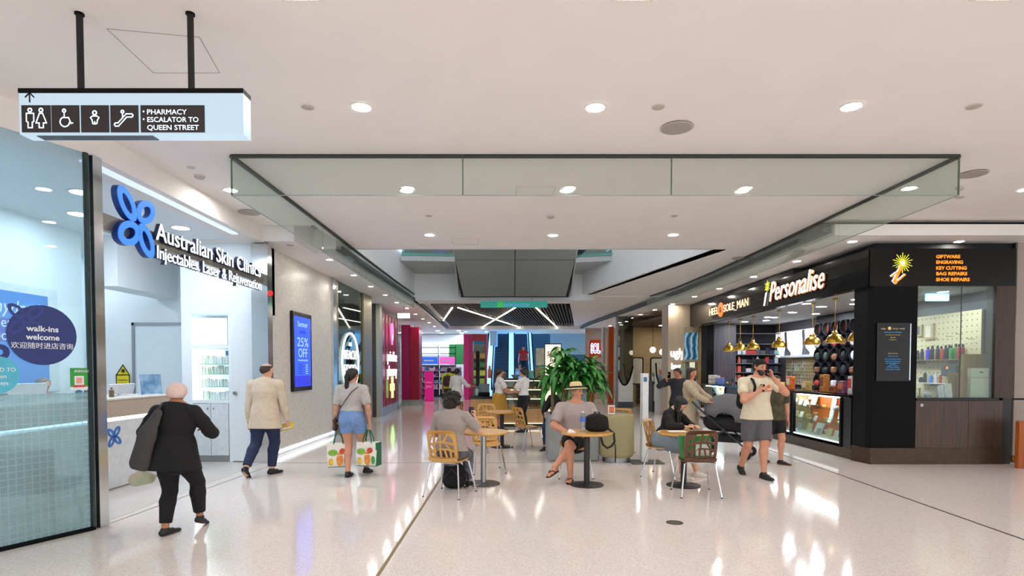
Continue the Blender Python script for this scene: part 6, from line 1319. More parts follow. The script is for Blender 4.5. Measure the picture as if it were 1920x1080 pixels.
class Person:
    def __init__(s, label, loc, rz, H, pelvis=None, lean=0, side=0, twist=0, head=(0,0), feet=None, hands=None, build=1.0, fem=False, skin=skinA, h=.011, face=True, bare=(), ears=True, armk=1.0):
        s.H = H; m = s.m = H/1.75; s.h = h; s.fem = fem; s.build = build; s.k = .030*m
        s.root = thing('person', label, 'person', loc, rz)
        s.pel = NV(*(pelvis or (0,0,.525*H))); ca, sa = math.cos(R(lean)), math.sin(R(lean))
        s.up = nrm(NV(math.sin(R(side)), sa, ca)); s.fw = nrm(NV(0,ca,-sa)); s.rt = nrm(np.cross(s.fw, s.up))
        s.srt = rotv(s.rt, s.up, R(twist)); s.sfw = rotv(s.fw, s.up, R(twist))
        S_ = s.S; sw = (.108 if fem else .118)*H*(.5+.5*build)
        s.sh = {'L': S_(.277)-s.srt*sw, 'R': S_(.277)+s.srt*sw}
        s.nb = S_(.305, -.004)
        hy, hp = head; s.hf = rotv(rotv(s.sfw, s.up, R(hy)), s.srt, 0); 
        base_up = nrm(s.up*.35+NV(0,0,.65)); f = s.hf - base_up*(s.hf@base_up); f = nrm(f); r = np.cross(f, base_up); s.hf = rotv(f, r, R(hp)); s.hu = nrm(np.cross(r, s.hf)); s.hr = r
        s.nt = s.nb + nrm(s.up+s.hu)*.042*H + s.hf*.006*H; s.hc = s.nt + s.hu*.068*H + s.hf*.010*H
        s.hip = {'L': s.pel - s.rt*.052*H, 'R': s.pel + s.rt*.052*H}
        s.ft = {}; s.knee = {}; s.ank = {}; s.wr = {}; s.el = {}; s.hd = {}
        feet = feet or {}; hands = hands or {}
        for q, sg in (('L',-1),('R',1)):
            f = feet.get(q, {}); p = f.get('p', (sg*.06*H, 0, 0)); yaw = R(f.get('yaw', -sg*6)); pit = R(f.get('pitch', 0)); hint = f.get('hint', (sg*.12, 1, .1))
            toe = rotv(rotv(NV(0,1,0), (0,0,1), yaw), rotv(NV(1,0,0),(0,0,1),yaw), pit); fu = nrm(rotv(rotv(NV(0,0,1),(0,0,1),yaw), rotv(NV(1,0,0),(0,0,1),yaw), pit))
            an = NV(p[0],p[1],p[2]) + fu*.045*H; s.knee[q], s.ank[q] = ik(s.hip[q], an, .247*H, .245*H, hint); s.ft[q] = (toe, fu)
            hnd = hands.get(q, {}); p = hnd.get('p', (sg*.17*H, .03, .46*H)); s.el[q], s.wr[q] = ik(s.sh[q], NV(*p), .178*H*armk, .148*H*armk, hnd.get('hint', (sg*.5,-1,-.2)))
            if 'el' in hnd: s.el[q] = NV(*hnd['el']); s.wr[q] = NV(*p)
            fd = nrm(NV(*hnd.get('dir', (0,.1,-1)))); pn = NV(*hnd.get('palm', (-sg,0,0))); pn = nrm(pn-fd*(pn@fd)); s.hd[q] = (fd, pn, R(hnd.get('curl', 25)), sg)
        # ---- body surface
        g = s.torso(0) + [P_(s.nb-s.up*.02*H, s.nt+s.hu*.01*H, .033*H, .031*H)]
        c = s.hc; hf, hu, hr = s.hf, s.hu, s.hr
        g += [P_(c-hf*.024*m, c+hf*.018*m, .083*m, .081*m, [(hr,.92)]), P_(c+hf*.030*m-hu*.04*m, c+hf*.046*m-hu*.092*m, .058*m, .036*m, [(hr,.95)]), P_(c+hf*.094*m-hu*.008*m, c+hf*.108*m-hu*.040*m, .007*m, .0125*m, k=.012)]
        if ears:
            for sg in (-1,1): g.append(P_(c+hr*sg*.078*m-hu*.0*m, c+hr*sg*.080*m-hu*.03*m+hf*.004, .018*m, .013*m, [(hr,.45)], k=.01))
        for q in 'LR':
            g += s.leg(q, 0) + s.arm(q, 0)
            toe, fu = s.ft[q]; an = s.ank[q]; g += [P_(an-fu*.026*H-toe*.022*H, an-fu*.028*H+toe*.05*H, .019*H, .019*H), P_(an-fu*.029*H+toe*.04*H, an-fu*.033*H+toe*.098*H, .021*H, .015*H, [(fu,.6)])]
            if q in bare:
                lat = nrm(np.cross(toe,fu))
                for i in range(5): g.append(P_(an-fu*.034*H+toe*.09*H+lat*(i-2)*.0085*H, an-fu*.036*H+toe*(.118-.005*i)*H+lat*(i-2)*.0095*H, .0065*H, .0055*H, k=.006))
        groups = [(g, h, s.k, [])]
        for q in 'LR': groups.append((s.hand(q), min(h*.55,.0065), .008*m, []))
        s.body = sdf_obj('body', skin, s.root, groups)
        if face:
            for nm, mt, items in (('eye', eye_m, [(sg*.030, -.010, .0915, (.011,.008,.008)) for sg in (-1,1)]), ('eyebrow', hairB, [(sg*.031, .014, .0945, (.017,.006,.004)) for sg in (-1,1)]), ('mouth', lip_m, [(0, -.066, .094, (.021,.008,.0065))])):
                for x, z, y, rr in items:
                    mb = MB(); p = c+hr*x*m+hu*z*m+hf*y*m; M4 = Matrix((hr, hf, hu)).transposed().to_4x4(); M4.translation = Vector(p)
                    mb.ball((0,0,0), tuple(v*m for v in rr), 10, M4); mb.obj(nm, mt, s.body, world=False)
    def S(s, t, f=0, l=0): return s.pel + s.up*t*s.H + s.fw*f*s.H + s.rt*l*s.H
    def torso(s, e, hem=None, w=1.0):
        H = s.H; b = s.build; f = s.fem; S_ = s.S; q = [(s.fw,.70 if b < 1.15 else .8)]; q2 = [(s.sfw,.68 if b < 1.15 else .78)]
        g = [P_(S_(-.005), S_(.045), .094*H*b+e, .092*H*b+e, q), P_(S_(.045), S_(.125), .090*H*b+e, (.074 if f else .084)*H*b+e, q), P_(S_(.125), S_(.215), (.074 if f else .084)*H*b+e, .094*H*b+e, q2), P_(S_(.215), S_(.262), .094*H*b+e, .078*H*b+e, q2),
             P_(s.sh['L']-s.up*.004*H, s.sh['R']-s.up*.004*H, .034*H+e), P_(S_(.27), s.nb+s.up*.005*H, .045*H+e*.7, .035*H+e*.5)] + [P_(s.sh[q_]-s.up*.002*H, s.nb, .030*H+e, .030*H+e*.5) for q_ in 'LR']
        for sg in (-1,1): g.append(P_(S_(-.01,-.028,sg*.042), S_(.01,-.026,sg*.04), .052*H*b+e))
        if f:
            for sg in (-1,1): g.append(P_(S_(.20,.035,sg*.043), S_(.195,.042,sg*.043), .040*H*b+e))
        return g
    def leg(s, q, e, f0=0.0, f1=2.0, cut=False, e1=None):
        """f0..f1 measured along the leg, 0 hip, 1 knee, 2 ankle"""
        H = s.H; b = (.6+.4*s.build); a, k, n = s.hip[q], s.knee[q], s.ank[q]; e1 = e if e1 is None else e1; out = []
        pts = [(0,a,.060*H*b),(.5,a+(k-a)*.5,.048*H*b),(1,k,.0345*H),(1.3,k+(n-k)*.3-s.calfdir(q)*.008*H,.0335*H*b),(2,n,.0215*H)]
        for (t0,p0,r0),(t1,p1,r1) in zip(pts[:-1],pts[1:]):
            if t0 >= f1-1e-6: break
            if t1 > f1: u = (f1-t0)/(t1-t0); p1 = p0+(p1-p0)*u; r1 = r0+(r1-r0)*u; t1 = f1
            ee0 = e+(e1-e)*(t0/max(f1,1e-6)); ee1 = e+(e1-e)*(t1/max(f1,1e-6)); out.append(P_(p0,p1,r0+ee0,r1+ee1,cut=(cut and abs(t1-f1) < 1e-6)))
        return out
    def calfdir(s, q):
        d = nrm(s.ank[q]-s.knee[q]); t = s.ft[q][0]; t = t-d*(t@d); return nrm(t)
    def arm(s, q, e, f1=2.0, cut=False, e1=None):
        H = s.H; b = (.5+.5*s.build); a, k, n = s.sh[q], s.el[q], s.wr[q]; fz = .86 if s.fem else 1.0; e1 = e if e1 is None else e1; out = []
        pts = [(0,a,.031*H*b*fz),(.45,a+(k-a)*.45,.031*H*b*fz),(1,k,.0245*H*b*fz),(1.35,k+(n-k)*.35,.0255*H*b*fz),(2,n,.0165*H*fz)]
        for (t0,p0,r0),(t1,p1,r1) in zip(pts[:-1],pts[1:]):
            if t0 >= f1-1e-6: break
            if t1 > f1: u = (f1-t0)/(t1-t0); p1 = p0+(p1-p0)*u; r1 = r0+(r1-r0)*u; t1 = f1
            ee0 = e+(e1-e)*(t0/max(f1,1e-6)); ee1 = e+(e1-e)*(t1/max(f1,1e-6)); out.append(P_(p0,p1,r0+ee0,r1+ee1,cut=(cut and abs(t1-f1) < 1e-6)))
        return out
    def hand(s, q):
        H = s.H*(.93 if s.fem else 1); fd, pn, cu, sg = s.hd[q]; w = s.wr[q]; lat = nrm(np.cross(fd,pn))
        th = lat*sg   # thumb side
        g = [P_(w-fd*.03*H, w+fd*.004*H, .0172*H,.0165*H,[(pn,.8)]), P_(w, w+fd*.05*H, .0165*H, .0225*H, [(pn,.5)]), P_(w+fd*.045*H-th*.014*H, w+fd*.045*H+th*.014*H, .0095*H)]
        for i,(L,off) in enumerate(((.040,1.5),(.045,.5),(.042,-.5),(.033,-1.5))):
            p = w+fd*.05*H+th*off*.0108*H; d = fd+th*off*.04; axis = np.cross(fd,pn)
            for seg, (lf, r0, r1) in enumerate(((.45,.0060,.0055),(.32,.0055,.005),(.23,.005,.0042))):
                d = rotv(fd, axis, cu*(seg+.6)*.9) + th*off*.05; d = nrm(d); p2 = p+d*L*lf*H*1.0; g.append(P_(p,p2,r0*H,r1*H)); p = p2
        p = w+fd*.012*H+th*.012*H; d = nrm(fd*.75+th*.75+pn*.3)
        p2 = p+d*.026*H; g.append(P_(p,p2,.0085*H,.0068*H)); d = nrm(fd*.95+th*.25+pn*(.3+.4*cu)); p3 = p2+d*.024*H; g.append(P_(p2,p3,.0066*H,.005*H)); return g
    # ---- clothing
    def top(s, mat, name='shirt', sleeve=.75, e=.012, hem=-.02, flare=.0, extra=(), cuts=(), neck=True, sl_e=None, label=None, split=False):
        H = s.H; g = s.torso(e*s.m*1.0); sl_e = e*1.1 if sl_e is None else sl_e
        if hem < .04:
            g.append(P_(s.S(.04), s.S(min(hem,0)-.05), .092*H*s.build+e, .097*H*s.build+e+flare, [(s.fw,.74)], k=.03))
            for sg in (-1,1): g.append(P_(s.S(.06,0,sg*.018), s.S(min(hem,0)-.05,0,sg*.046), .074*H*s.build+e, .080*H*s.build+e+flare, [(s.fw,.95)]))
        cuts = list(cuts)+[(s.S(hem), -s.up)]
        if neck: cuts.append((s.nb+s.up*.026*H, nrm(s.up*1.0+s.sfw*.3)))
        gs = []
        for q in 'LR': gs += s.arm(q, sl_e*s.m, sleeve, True, sl_e*s.m*(1.5 if sleeve < 1.2 else 1.0))
        if sleeve <= 1.0 and not split: body = [(g+list(extra)+gs, s.h, s.k*.8, cuts)]
        else:
            st = []
            for q in 'LR': st += s.arm(q, sl_e*s.m, .5)
            body = [(g+list(extra)+st, s.h, s.k*.8, cuts), (gs, s.h, s.k*.6, [])]
        return sdf_obj(name, mat, s.root, body, label)
    def bottoms(s, mat, name='trousers', f1=1.93, e=.010, e1=None, waist=.075, label=None, k=None, extra=()):
        H = s.H; g = s.torso(e*s.m)[:2]+s.torso(e*s.m)[8:10]
        for q in 'LR': g += s.leg(q, e*s.m, 0, f1, True, (e if e1 is None else e1)*s.m)
        return sdf_obj(name, mat, s.root, [(g+list(extra), s.h, k or s.k*.55, [(s.S(waist), s.up)])], label)
    def shoes(s, mat, sole=None, which='LR', high=0.0, name='shoe'):
        H = s.H
        for q in which:
            toe, fu = s.ft[q]; an = s.ank[q]; e = .006
            g = [P_(an-fu*.024*H-toe*.022*H, an-fu*.026*H+toe*.05*H, .0225*H, .022*H), P_(an-fu*.028*H+toe*.03*H, an-fu*.034*H+toe*.100*H, .0255*H, .020*H, [(fu,.72)]), P_(an-fu*.02*H, an+fu*(.008+high)*H, .0265*H, .0255*H, cut=True)]
            o = sdf_obj(name, mat, s.root, [(g, min(s.h,.008), .015*s.m, [(an-fu*.0435*H, -fu)])])
            if sole is not None:
                g2 = [P_(an-fu*.040*H-toe*.022*H, an-fu*.040*H+toe*.03*H, .0245*H, .026*H, [(fu,.35)]), P_(an-fu*.040*H+toe*.03*H, an-fu*.040*H+toe*.100*H, .028*H, .0225*H, [(fu,.35)])]
                sdf_obj('sole', sole, o, [(g2, min(s.h,.007), .01, [(an-fu*.0448*H,-fu),(an-fu*.034*H,fu)])])
    def hair(s, mat, kind='short', e=.012, name='hair', label=None, **kw):
        c, m, hf, hu, hr = s.hc, s.m, s.hf, s.hu, s.hr
        g = [P_(c-hf*.026*m+hu*.004*m, c+hf*.014*m+hu*.006*m, .083*m+e*m, .080*m+e*m, [(hr,.94)])]; cuts = [(c+hf*.058*m+hu*.012*m, nrm(hf*.72-hu*.70))]
        if kind in ('short','bun','pony','receding'): g.append(P_(c-hf*.045*m-hu*.02*m, c-hf*.05*m-hu*.075*m, .062*m+e*m*.6, .040*m, [(hr,1.15)]))
        if kind == 'receding': cuts = [(c+hf*.02*m+hu*.012*m, nrm(hf*.6-hu*.75)), (c+hu*.052*m, hu)]
        groups = [(g, min(s.h,.009), .03*m, cuts)]
        if kind == 'pony':
            L = kw.get('L', .26); p = c-hf*.095*m-hu*.01*m; groups.append(([P_(p, p-hf*.03*m-hu*.03*m, .030*m, .034*m), P_(p-hf*.03*m-hu*.03*m, p-hf*.035*m-hu*(L*.6)*m, .036*m, .034*m), P_(p-hf*.035*m-hu*(L*.6)*m, p-hf*.02*m-hu*L*m, .034*m, .012*m)], .008, .02, []))
        if kind == 'bun': groups.append(([P_(c-hf*.03*m+hu*.10*m, c-hf*.045*m+hu*.115*m, .040*m)], .008, .02, []))
        if kind == 'long':
            L = kw.get('L', .40); b = c-hf*.05*m; hu0 = hu; hu = nrm(hu*.4+NV(0,0,.7))
            g2 = [P_(b-hu*.0*m, b-hu*.14*m-hf*.012*m, .078*m, .070*m, [(hf,.75)]), P_(b-hu*.14*m-hf*.012*m, b-hu*L*m-hf*kw.get('back',.03)*m, .072*m, .045*m, [(hf,.45),(hr,1.15)])]
            g3 = []
            for sg in (-1,1):
                if kw.get('front', True): g3.append(P_(c+hr*sg*.082*m+hu*.02*m-hf*.005*m, c+hr*sg*.088*m-hu*.14*m-hf*.0*m, .028*m, .030*m)); g3.append(P_(c+hr*sg*.088*m-hu*.14*m, c+hr*sg*.078*m-hu*kw.get('LF',.30)*m+hf*kw.get('ff',.02)*m, .030*m, .018*m))
            groups[0] = (g+g2, .009, .03*m, [])
            # keep the face free
            groups[0] = (g, .009, .03*m, cuts); groups.append((g2, .009, .02*m, [(c+hf*.052*m, nrm(hf*.9-hu0*.1))])); groups.append((g3, .008, .02*m, []))
        if kind == 'curly':
            rnd = random.Random(3); g2 = []
            for i in range(150):
                v = nrm(NV(rnd.gauss(0,1), rnd.gauss(0,1), rnd.gauss(0,1))); 
                if v@hf > .35 and v@hu < .45: continue
                p = c-hf*.03*m-hu*.025*m + v*.102*m*rnd.uniform(.94,1.08) + hu*(v@hu)*.025*m; g2.append(P_(p, p+v*.012, .021*m*rnd.uniform(.8,1.3)))
            groups = [(g+g2+[P_(c-hf*.04*m, c-hf*.055*m-hu*.10*m, .095*m, .085*m)], .008, .008, [(c+hf*.06*m+hu*.01*m, nrm(hf*.75-hu*.65))])]
        return sdf_obj(name, mat, s.root, groups, label)
black_cloth = M('black_cloth', '#080709', .85, noise=.2, scale=30); navy_cloth = M('navy_cloth', '#1d2748', .8, noise=.15, scale=30); grey_tee = M('grey_tee', '#b0aaa6', .85, noise=.08, scale=25)
white_cloth = M('white_cloth', '#d9d6d4', .85, noise=.04, scale=25); denim = M('denim', '#6f8fbe', .85, noise=.15, scale=40); black_shoe = M('black_shoe', '#151416', .5, noise=.15, scale=30)
def loc_of(px, py): p = onz(px,py,0); return (p.x,p.y,0)
# 1 woman in the pale headscarf
L1 = loc_of(330,1001)
w1 = Person('woman in black with a pale pink headscarf walking away past the clinic', L1, R(-4), 1.52, fem=True, build=1.28, skin=skinB, h=.009, face=False, ears=False, lean=4, head=(4,-4),
    feet=dict(L=dict(p=(-.07,-.06,0),yaw=-12), R=dict(p=(.10,.22,.05),yaw=6,pitch=-18)), hands=dict(L=dict(p=(-.22,.22,.98),hint=(-1,-.6,-.5),dir=(.6,.7,.1),palm=(0,0,-1),curl=40), R=dict(p=(.16,.24,1.02),hint=(1.2,-.5,-.6),dir=(-.6,.7,.2),palm=(0,0,-1),curl=40)))
w1.top(black_cloth, 'tunic', 1.9, .022, -.10, .03, split=True); w1.bottoms(black_cloth, f1=1.86, e=.018, e1=.022); w1.shoes(black_shoe)
c, m, hf, hu, hr = w1.hc, w1.m, w1.hf, w1.hu, w1.hr
sdf_obj('headscarf', M('pink_scarf','#d8bdb4',.8,noise=.06,scale=30), w1.root, [([P_(c-hf*.026*m, c+hf*.02*m, .099*m, .094*m), P_(c-hf*.04*m-hu*.03*m, c-hf*.03*m-hu*.08*m, .088*m, .075*m)], .008, .03, [(c+hf*.07*m, nrm(hf*.9-hu*.4)), (c-hu*.085*m, -hu)])])
def px_bag(name, label, cat, pts, y, depth, mat, local=None):
    P = [ony(px,py,y) for px,py in pts]; cx = sum(p.x for p in P)/len(P); z0 = min(p.z for p in P)
    t = thing(name, label, cat, (cx,y,z0)); V, F = cutout([[(p.x-cx,p.z-z0) for p in P]], depth)
    MB().add(V, F, frame_m((0,0,0),(1,0,0),(0,-1,0))).obj('body', mat, t, world=False, smooth=40); return t
y1 = L1[1]
def soft(name, label, cat, loc, rz, groups, mat):
    """a soft thing whose body is one blended surface"""
    t = thing(name, label, cat, loc, rz); sdf_obj('body', mat, t, groups); return t
def wp(px, py, y, o): p = ony(px,py,y); return NV(p.x-o[0], p.y-o[1], p.z-o[2])
o = (L1[0]-.30, y1-.18, .62); Y = y1-.17
bag = soft('tote_bag', 'long dark grey bag hanging from the headscarf woman’s left shoulder', 'bag', o, 0, [([P_(wp(262,868,Y,o), wp(276,815,Y,o), .10,.085,[((0,1,0),.45)]), P_(wp(276,815,Y,o), wp(296,775,Y+.02,o), .08,.045,[((0,1,0),.5)])], .010, .05, [(wp(255,880,Y,o), nrm(NV(-.25,0,-1)))])], M('charcoal_bag','#3a3637',.7,noise=.15,scale=20))
MB().tube([tuple(wp(290,785,Y,o)), tuple(wp(301,762,Y+.06,o)), tuple(wp(304,757,Y+.16,o)), tuple(wp(300,775,Y+.30,o))],.014,8).obj('strap', M('strap_dark','#2a2728',.7), bag, world=False)
o = (ony(262,900,y1+.2).x, y1+.2, ony(262,905,y1+.2).z)
t = soft('carrier_bag', 'pale green and pink plastic bag hanging at the headscarf woman’s left side', 'bag', o, 0, [([P_((-.04,0,.03),(.10,0,.05),.07,.06,[((0,1,0),.8)]), P_((.03,0,.08),(.05,0,.2),.06,.02)], .010, .04, [])], M('plastic_bag','#c9b4a4',.5,noise=.3,scale=9,col2='#a8b894'))
MB().tube([(.04,0,.18),(.08,.02,.34),(.10,.03,.40)],.007,6).obj('handle', M('bag_handle_pale','#c8bdb4',.6), t, world=False)
# 2 man in the beige jacket
L2 = loc_of(499,890)
w2 = Person('balding man in a beige jacket and navy trousers walking away by the mosaic wall', L2, R(-6), 1.745, build=1.16, skin=skinC, h=.009, face=False, lean=3, head=(-18,0),
    feet=dict(R=dict(p=(.06,.06,0),yaw=-22), L=dict(p=(-.13,-.38,.09),yaw=4,pitch=-38,hint=(0,1,.2))), hands=dict(L=dict(p=(-.27,-.02,.76),hint=(-.5,-1,.0),dir=(-.0,.1,-1)), R=dict(p=(.30,.12,.78),hint=(.6,-1,0),dir=(.1,.35,-1))))
w2.top(M('beige_jacket','#cbbaa3',.85,noise=.07,scale=20,bump=.1), 'jacket', 1.93, .024, -.11, .012, split=True, sl_e=.012); w2.bottoms(navy_cloth, f1=1.9, e=.014, e1=.022); w2.shoes(black_shoe)
c, m = w2.hc, w2.m; w2.hair(M('hair_greying','#3d312b',.7,noise=.4,scale=40), 'receding', .006)
sdf_obj('collar', M('shirt_white2','#dcdad6',.8), w2.root, [([P_(w2.nb-w2.up*.0, w2.nb+w2.up*.022*w2.H, .040*w2.H,.0375*w2.H,cut=True,cuta=True)], .008, .01, [])])
MB().tube([tuple(w2.S(t_,f_,0)) for t_,f_ in ((-.10,-.094),(-.02,-.100))],.0045,6).obj('back_vent', M('vent_shade','#8f7d62',.9), w2.root, world=False)
for q in 'LR': sdf_obj('cuff', MATS['shirt_white2'], w2.root, [([P_(w2.wr[q]-nrm(w2.wr[q]-w2.el[q])*.03, w2.wr[q]-nrm(w2.wr[q]-w2.el[q])*.006, .040,.038,cut=True)], .007, .01, [])])
wl = Matrix.Translation(Vector(L2)) @ Matrix.Rotation(R(-6),4,'Z')
def at_hand(p, q, off=(0,0,0)):
    M_ = wmat(p.root); fd, pn, cu, sg = p.hd[q]; v = p.wr[q]+fd*.055*p.H+pn*.03*p.H+np.array(off); return M_ @ Vector(v)
hp = at_hand(w2,'R'); t = thing('newspaper', 'folded yellow paper in the beige jacketed man’s right hand', 'paper', tuple(hp)); MB().slab((-.10,-.05,-.09),(.14,-.02,-.03),(.14,-.0,.07),(-.10,-.03,.02),.02).obj('folded_paper', M('yellow_paper','#c9b552',.7,noise=.2,scale=12), t, world=False); MB().slab((-.09,-.06,-.07),(.10,-.035,-.02),(.10,-.03,.0),(-.09,-.055,-.05),.012).obj('white_sheet', MATS['paper_white'], t, world=False)
hp = at_hand(w2,'L'); t = thing('phone', 'dark phone in the beige jacketed man’s left hand', 'phone', tuple(hp)); MB().bbox((-.04,-.006,-.08),(.04,.006,.07),.005).obj('case', black_gloss, t, world=False); MB().box((-.035,.006,-.07),(.035,.008,.06)).obj('glass', MATS['black_gloss'], t, world=False)
# 3 woman in denim shorts with two shopping bags
L3 = loc_of(660,893)
w3 = Person('woman in a grey tee and denim shorts carrying two shopping bags, walking away', L3, R(-6), 1.665, fem=True, build=1.10, skin=skinA, h=.009, face=False, lean=3, head=(-28,4),
    feet=dict(L=dict(p=(-.04,-.06,0),yaw=4), R=dict(p=(.15,.20,.02),yaw=-8,pitch=-6)), hands=dict(L=dict(p=(-.25,.02,.80),hint=(-.4,-1,0),dir=(0,.1,-1),curl=65), R=dict(p=(.27,.05,.82),hint=(.6,-1,0),dir=(.05,.1,-1),curl=65)))
w3.top(grey_tee, 'tee', .82, .016, .075, .0); w3.bottoms(denim, 'shorts', .50, .014, .026, waist=.09); w3.shoes(black_shoe, M('sole_black','#222224',.6)); w3.hair(hairK, 'pony', .010, L=.30)
for q in 'LR':
    n_, an = w3.ank[q], w3.ft[q][1]
MB().tube([tuple(w3.S(.30,-.035,.075)), tuple(w3.S(.25,-.085,.03)), tuple(w3.S(.16,-.075,-.04)), tuple(w3.S(.06,-.075,-.10)), tuple(w3.S(.0,-.04,-.125))],.009,6).obj('bag_strap', M('strap_brown','#5a4f4c',.7), w3.root, world=False)
pw_ = wmat(w3.root) @ Vector(w3.S(-.03,-.02,-.145)); t = soft('crossbody_bag', 'small brown crossbody bag at the shorts woman’s left hip', 'bag', tuple(pw_), 0, [([P_((0,-.05,-.08),(0,.05,-.08),.035,.035,[((1,0,0),.8)]), P_((0,-.05,.03),(0,.05,.03),.035,.035,[((1,0,0),.8)]), P_((0,0,-.08),(0,0,.03),.055,.055,[((1,0,0),.6)])], .008, .02, [])], M('brown_leather','#4a2c20',.5)); MB().box((-.045,-.02,-.02),(.045,.02,.0)).obj('clasp', brass, t, world=False)
bagw = M('bag_print', '#e6e3d8', .5, noise=.04); hgreen = M('handle_green', '#136b45', .6)
for i, q in enumerate('LR'):
    hp = at_hand(w3,q); zt = hp.z-.20; t = thing('shopping_bag', ('white fruit printed shopping bag in the shorts woman’s left hand','white fruit printed shopping bag in the shorts woman’s right hand')[i], 'bag', (hp.x+(-.02,.02)[i],hp.y,zt-.36), R((14,-10)[i]))
    m_ = MB(); m_.add([(-.15,-.08,0),(.15,-.08,0),(.15,.08,0),(-.15,.08,0),(-.17,-.06,.36),(.17,-.06,.36),(.17,.06,.36),(-.17,.06,.36),(-.165,-.10,.18),(.165,-.10,.18)], [(0,3,2,1),(0,1,9,8),(8,9,5,4),(1,2,6,5,9),(2,3,7,6),(3,0,8,4,7),(4,5,6,7)]); m_.obj('body', bagw, t, world=False)
    MB().box((.150,-.085,0),(.172,.085,.355)).obj('side_gusset', hgreen, t, world=False); MB().box((-.155,-.085,-.004),(.155,.085,.006)).obj('base', hgreen, t, world=False)
    rnd = random.Random(i+2)
    for nm, cc, pos in (('carrot','#e08a3a',(.02,.12,.05,.11)),('leaf_print','#7fae3a',(-.08,.22,.07,.05)),('pepper','#d8b83a',(-.11,.08,.035,.06)),('tomato','#c8482e',(.06,.24,.045,.045)),('berry','#4a9a4a',(.11,.10,.03,.07))):
        x, z, rx, rzz = pos; yy = -.080-.02*(1-abs(z-.18)/.18)-.003; MB().add(*cutout([circ(x,z,rx,12,ry=rzz)],.006), frame_m((0,yy,0),(1,0,0),(0,-1,0))).obj(nm+'_print', M('print_'+nm,cc,.6,noise=.2,scale=20), t, world=False, smooth=0)
    for sy in (-.055,.055): MB().tube([(-.07,sy,.34),(-.06,sy*.8,.42),(-.012,sy*.2,.56),(.012,sy*.2,.56),(.06,sy*.8,.42),(.07,sy,.34)],.011,6).obj('handle', hgreen, t, world=False)
# 4 seated woman with curly hair
L4 = (-.80,7.50,0)
w4 = Person('curly haired woman in a grey tee seated with her back to the viewer', L4, R(-12), 1.64, pelvis=(0,-.02,.565), fem=True, build=1.18, skin=skinC, h=.009, face=False, lean=5, twist=-6, head=(-10,-8),
    feet=dict(L=dict(p=(-.20,.40,0),yaw=8), R=dict(p=(.10,.45,0),yaw=-4)), hands=dict(R=dict(p=(.24,.30,.97),hint=(.7,.1,-1),dir=(-.1,.2,1),palm=(-1,0,0),curl=55), L=dict(p=(-.16,.34,.70),hint=(-.8,-.6,-.3),dir=(.4,.8,0),palm=(0,0,-1))))
w4.top(M('grey_tee_dark','#9a9089',.85,noise=.08,scale=25), 'tee', .86, .018, -.0, .01); w4.bottoms(M('patterned_leggings','#3d3a48',.8,noise=.5,scale=18,col2='#77757f'), f1=1.9, e=.012, e1=.016); w4.shoes(black_shoe, sole_m); w4.hair(M('hair_curly','#1c1613',.7,noise=.5,scale=60,bump=.4), 'curly')
hp = at_hand(w4,'R'); t = thing('phone', 'black phone in the curly haired woman’s raised hand', 'phone', (hp.x,hp.y,hp.z)); MB().bbox((-.035,-.006,-.07),(.035,.006,.07),.005).obj('case', black_gloss, t, world=False); MB().box((-.03,-.008,-.06),(.03,-.006,.06)).obj('screen', M('screen_dark','#26303a',.1), t, world=False)
bp0 = onz(858,907,0)
def backpack(name, label, loc, rz, s, mat, strap=True):
    g = [P_((sx*.075*s,0,.10*s),(sx*.07*s,.0,.27*s),.095*s,.085*s,[((0,1,0),.95)]) for sx in (-1,1)] + [P_((0,.0,.10*s),(0,.0,.29*s),.105*s,.095*s), P_((-.05*s,-.075*s,.12*s),(.05*s,-.075*s,.12*s),.07*s,.07*s,[((0,1,0),.75)])]
    t = soft(name, label, 'bag', loc, rz, [(g, .009, .05*s, [((0,0,.002),(0,0,-1))])], mat)
    MB().tube([(-.04*s,.02,.36*s),(-.03*s,.02,.41*s),(.03*s,.02,.41*s),(.04*s,.02,.36*s)],.010,6).obj('grab_handle', black_matt, t, world=False); MB().tube([(-.12*s,-.085*s,.16*s),(0,-.13*s,.30*s),(.12*s,-.085*s,.16*s)],.004,5).obj('zip', M('zip_grey','#55555a',.4,.5), t, world=False)
    if strap: MB().tube([(.12*s,.05,.3*s),(.2*s,.03,.2*s),(.22*s,0,.03),(.14*s,-.02,.02)],.012,6).obj('strap', black_matt, t, world=False)
    return t
backpack('backpack', 'black backpack on the floor between the curly haired woman’s feet', (-.80,7.82,0), R(-10), .95, black_cloth)
# 5 man in the straw hat
L5 = (.98,8.74,0)
w5 = Person('man in a straw hat and pale shirt sitting cross-legged at the middle table', L5, R(180), 1.77, pelvis=(0,-.02,.56), build=1.22, skin=skinA, h=.009, lean=-2, twist=10, head=(38,4), bare=('L','R'),
    feet=dict(R=dict(p=(.13,.50,.012),yaw=-14), L=dict(p=(.36,.60,.16),yaw=-38,pitch=-12,hint=(-.2,.5,1))), hands=dict(R=dict(p=(.17,.30,.71),hint=(1,-.4,-.4),dir=(-.7,.6,-.2),palm=(0,0,-1),curl=35), L=dict(p=(-.17,.30,.71),hint=(-1,-.4,-.4),dir=(.7,.6,-.2),palm=(0,0,-1),curl=35)))
shirt5 = M('mauve_shirt','#a89a98',.85,noise=.06,scale=22)
w5.top(shirt5, 'shirt', .80, .020, -.01, .01); w5.bottoms(black_cloth, 'shorts', .80, .016, .026)
H = w5.H; sdf_obj('collar', shirt5, w5.root, [([P_(w5.nb-w5.up*.012*H, w5.nb+w5.up*.034*H, .050*H,.043*H,cut=True,cuta=True)], .008, .01, [])])
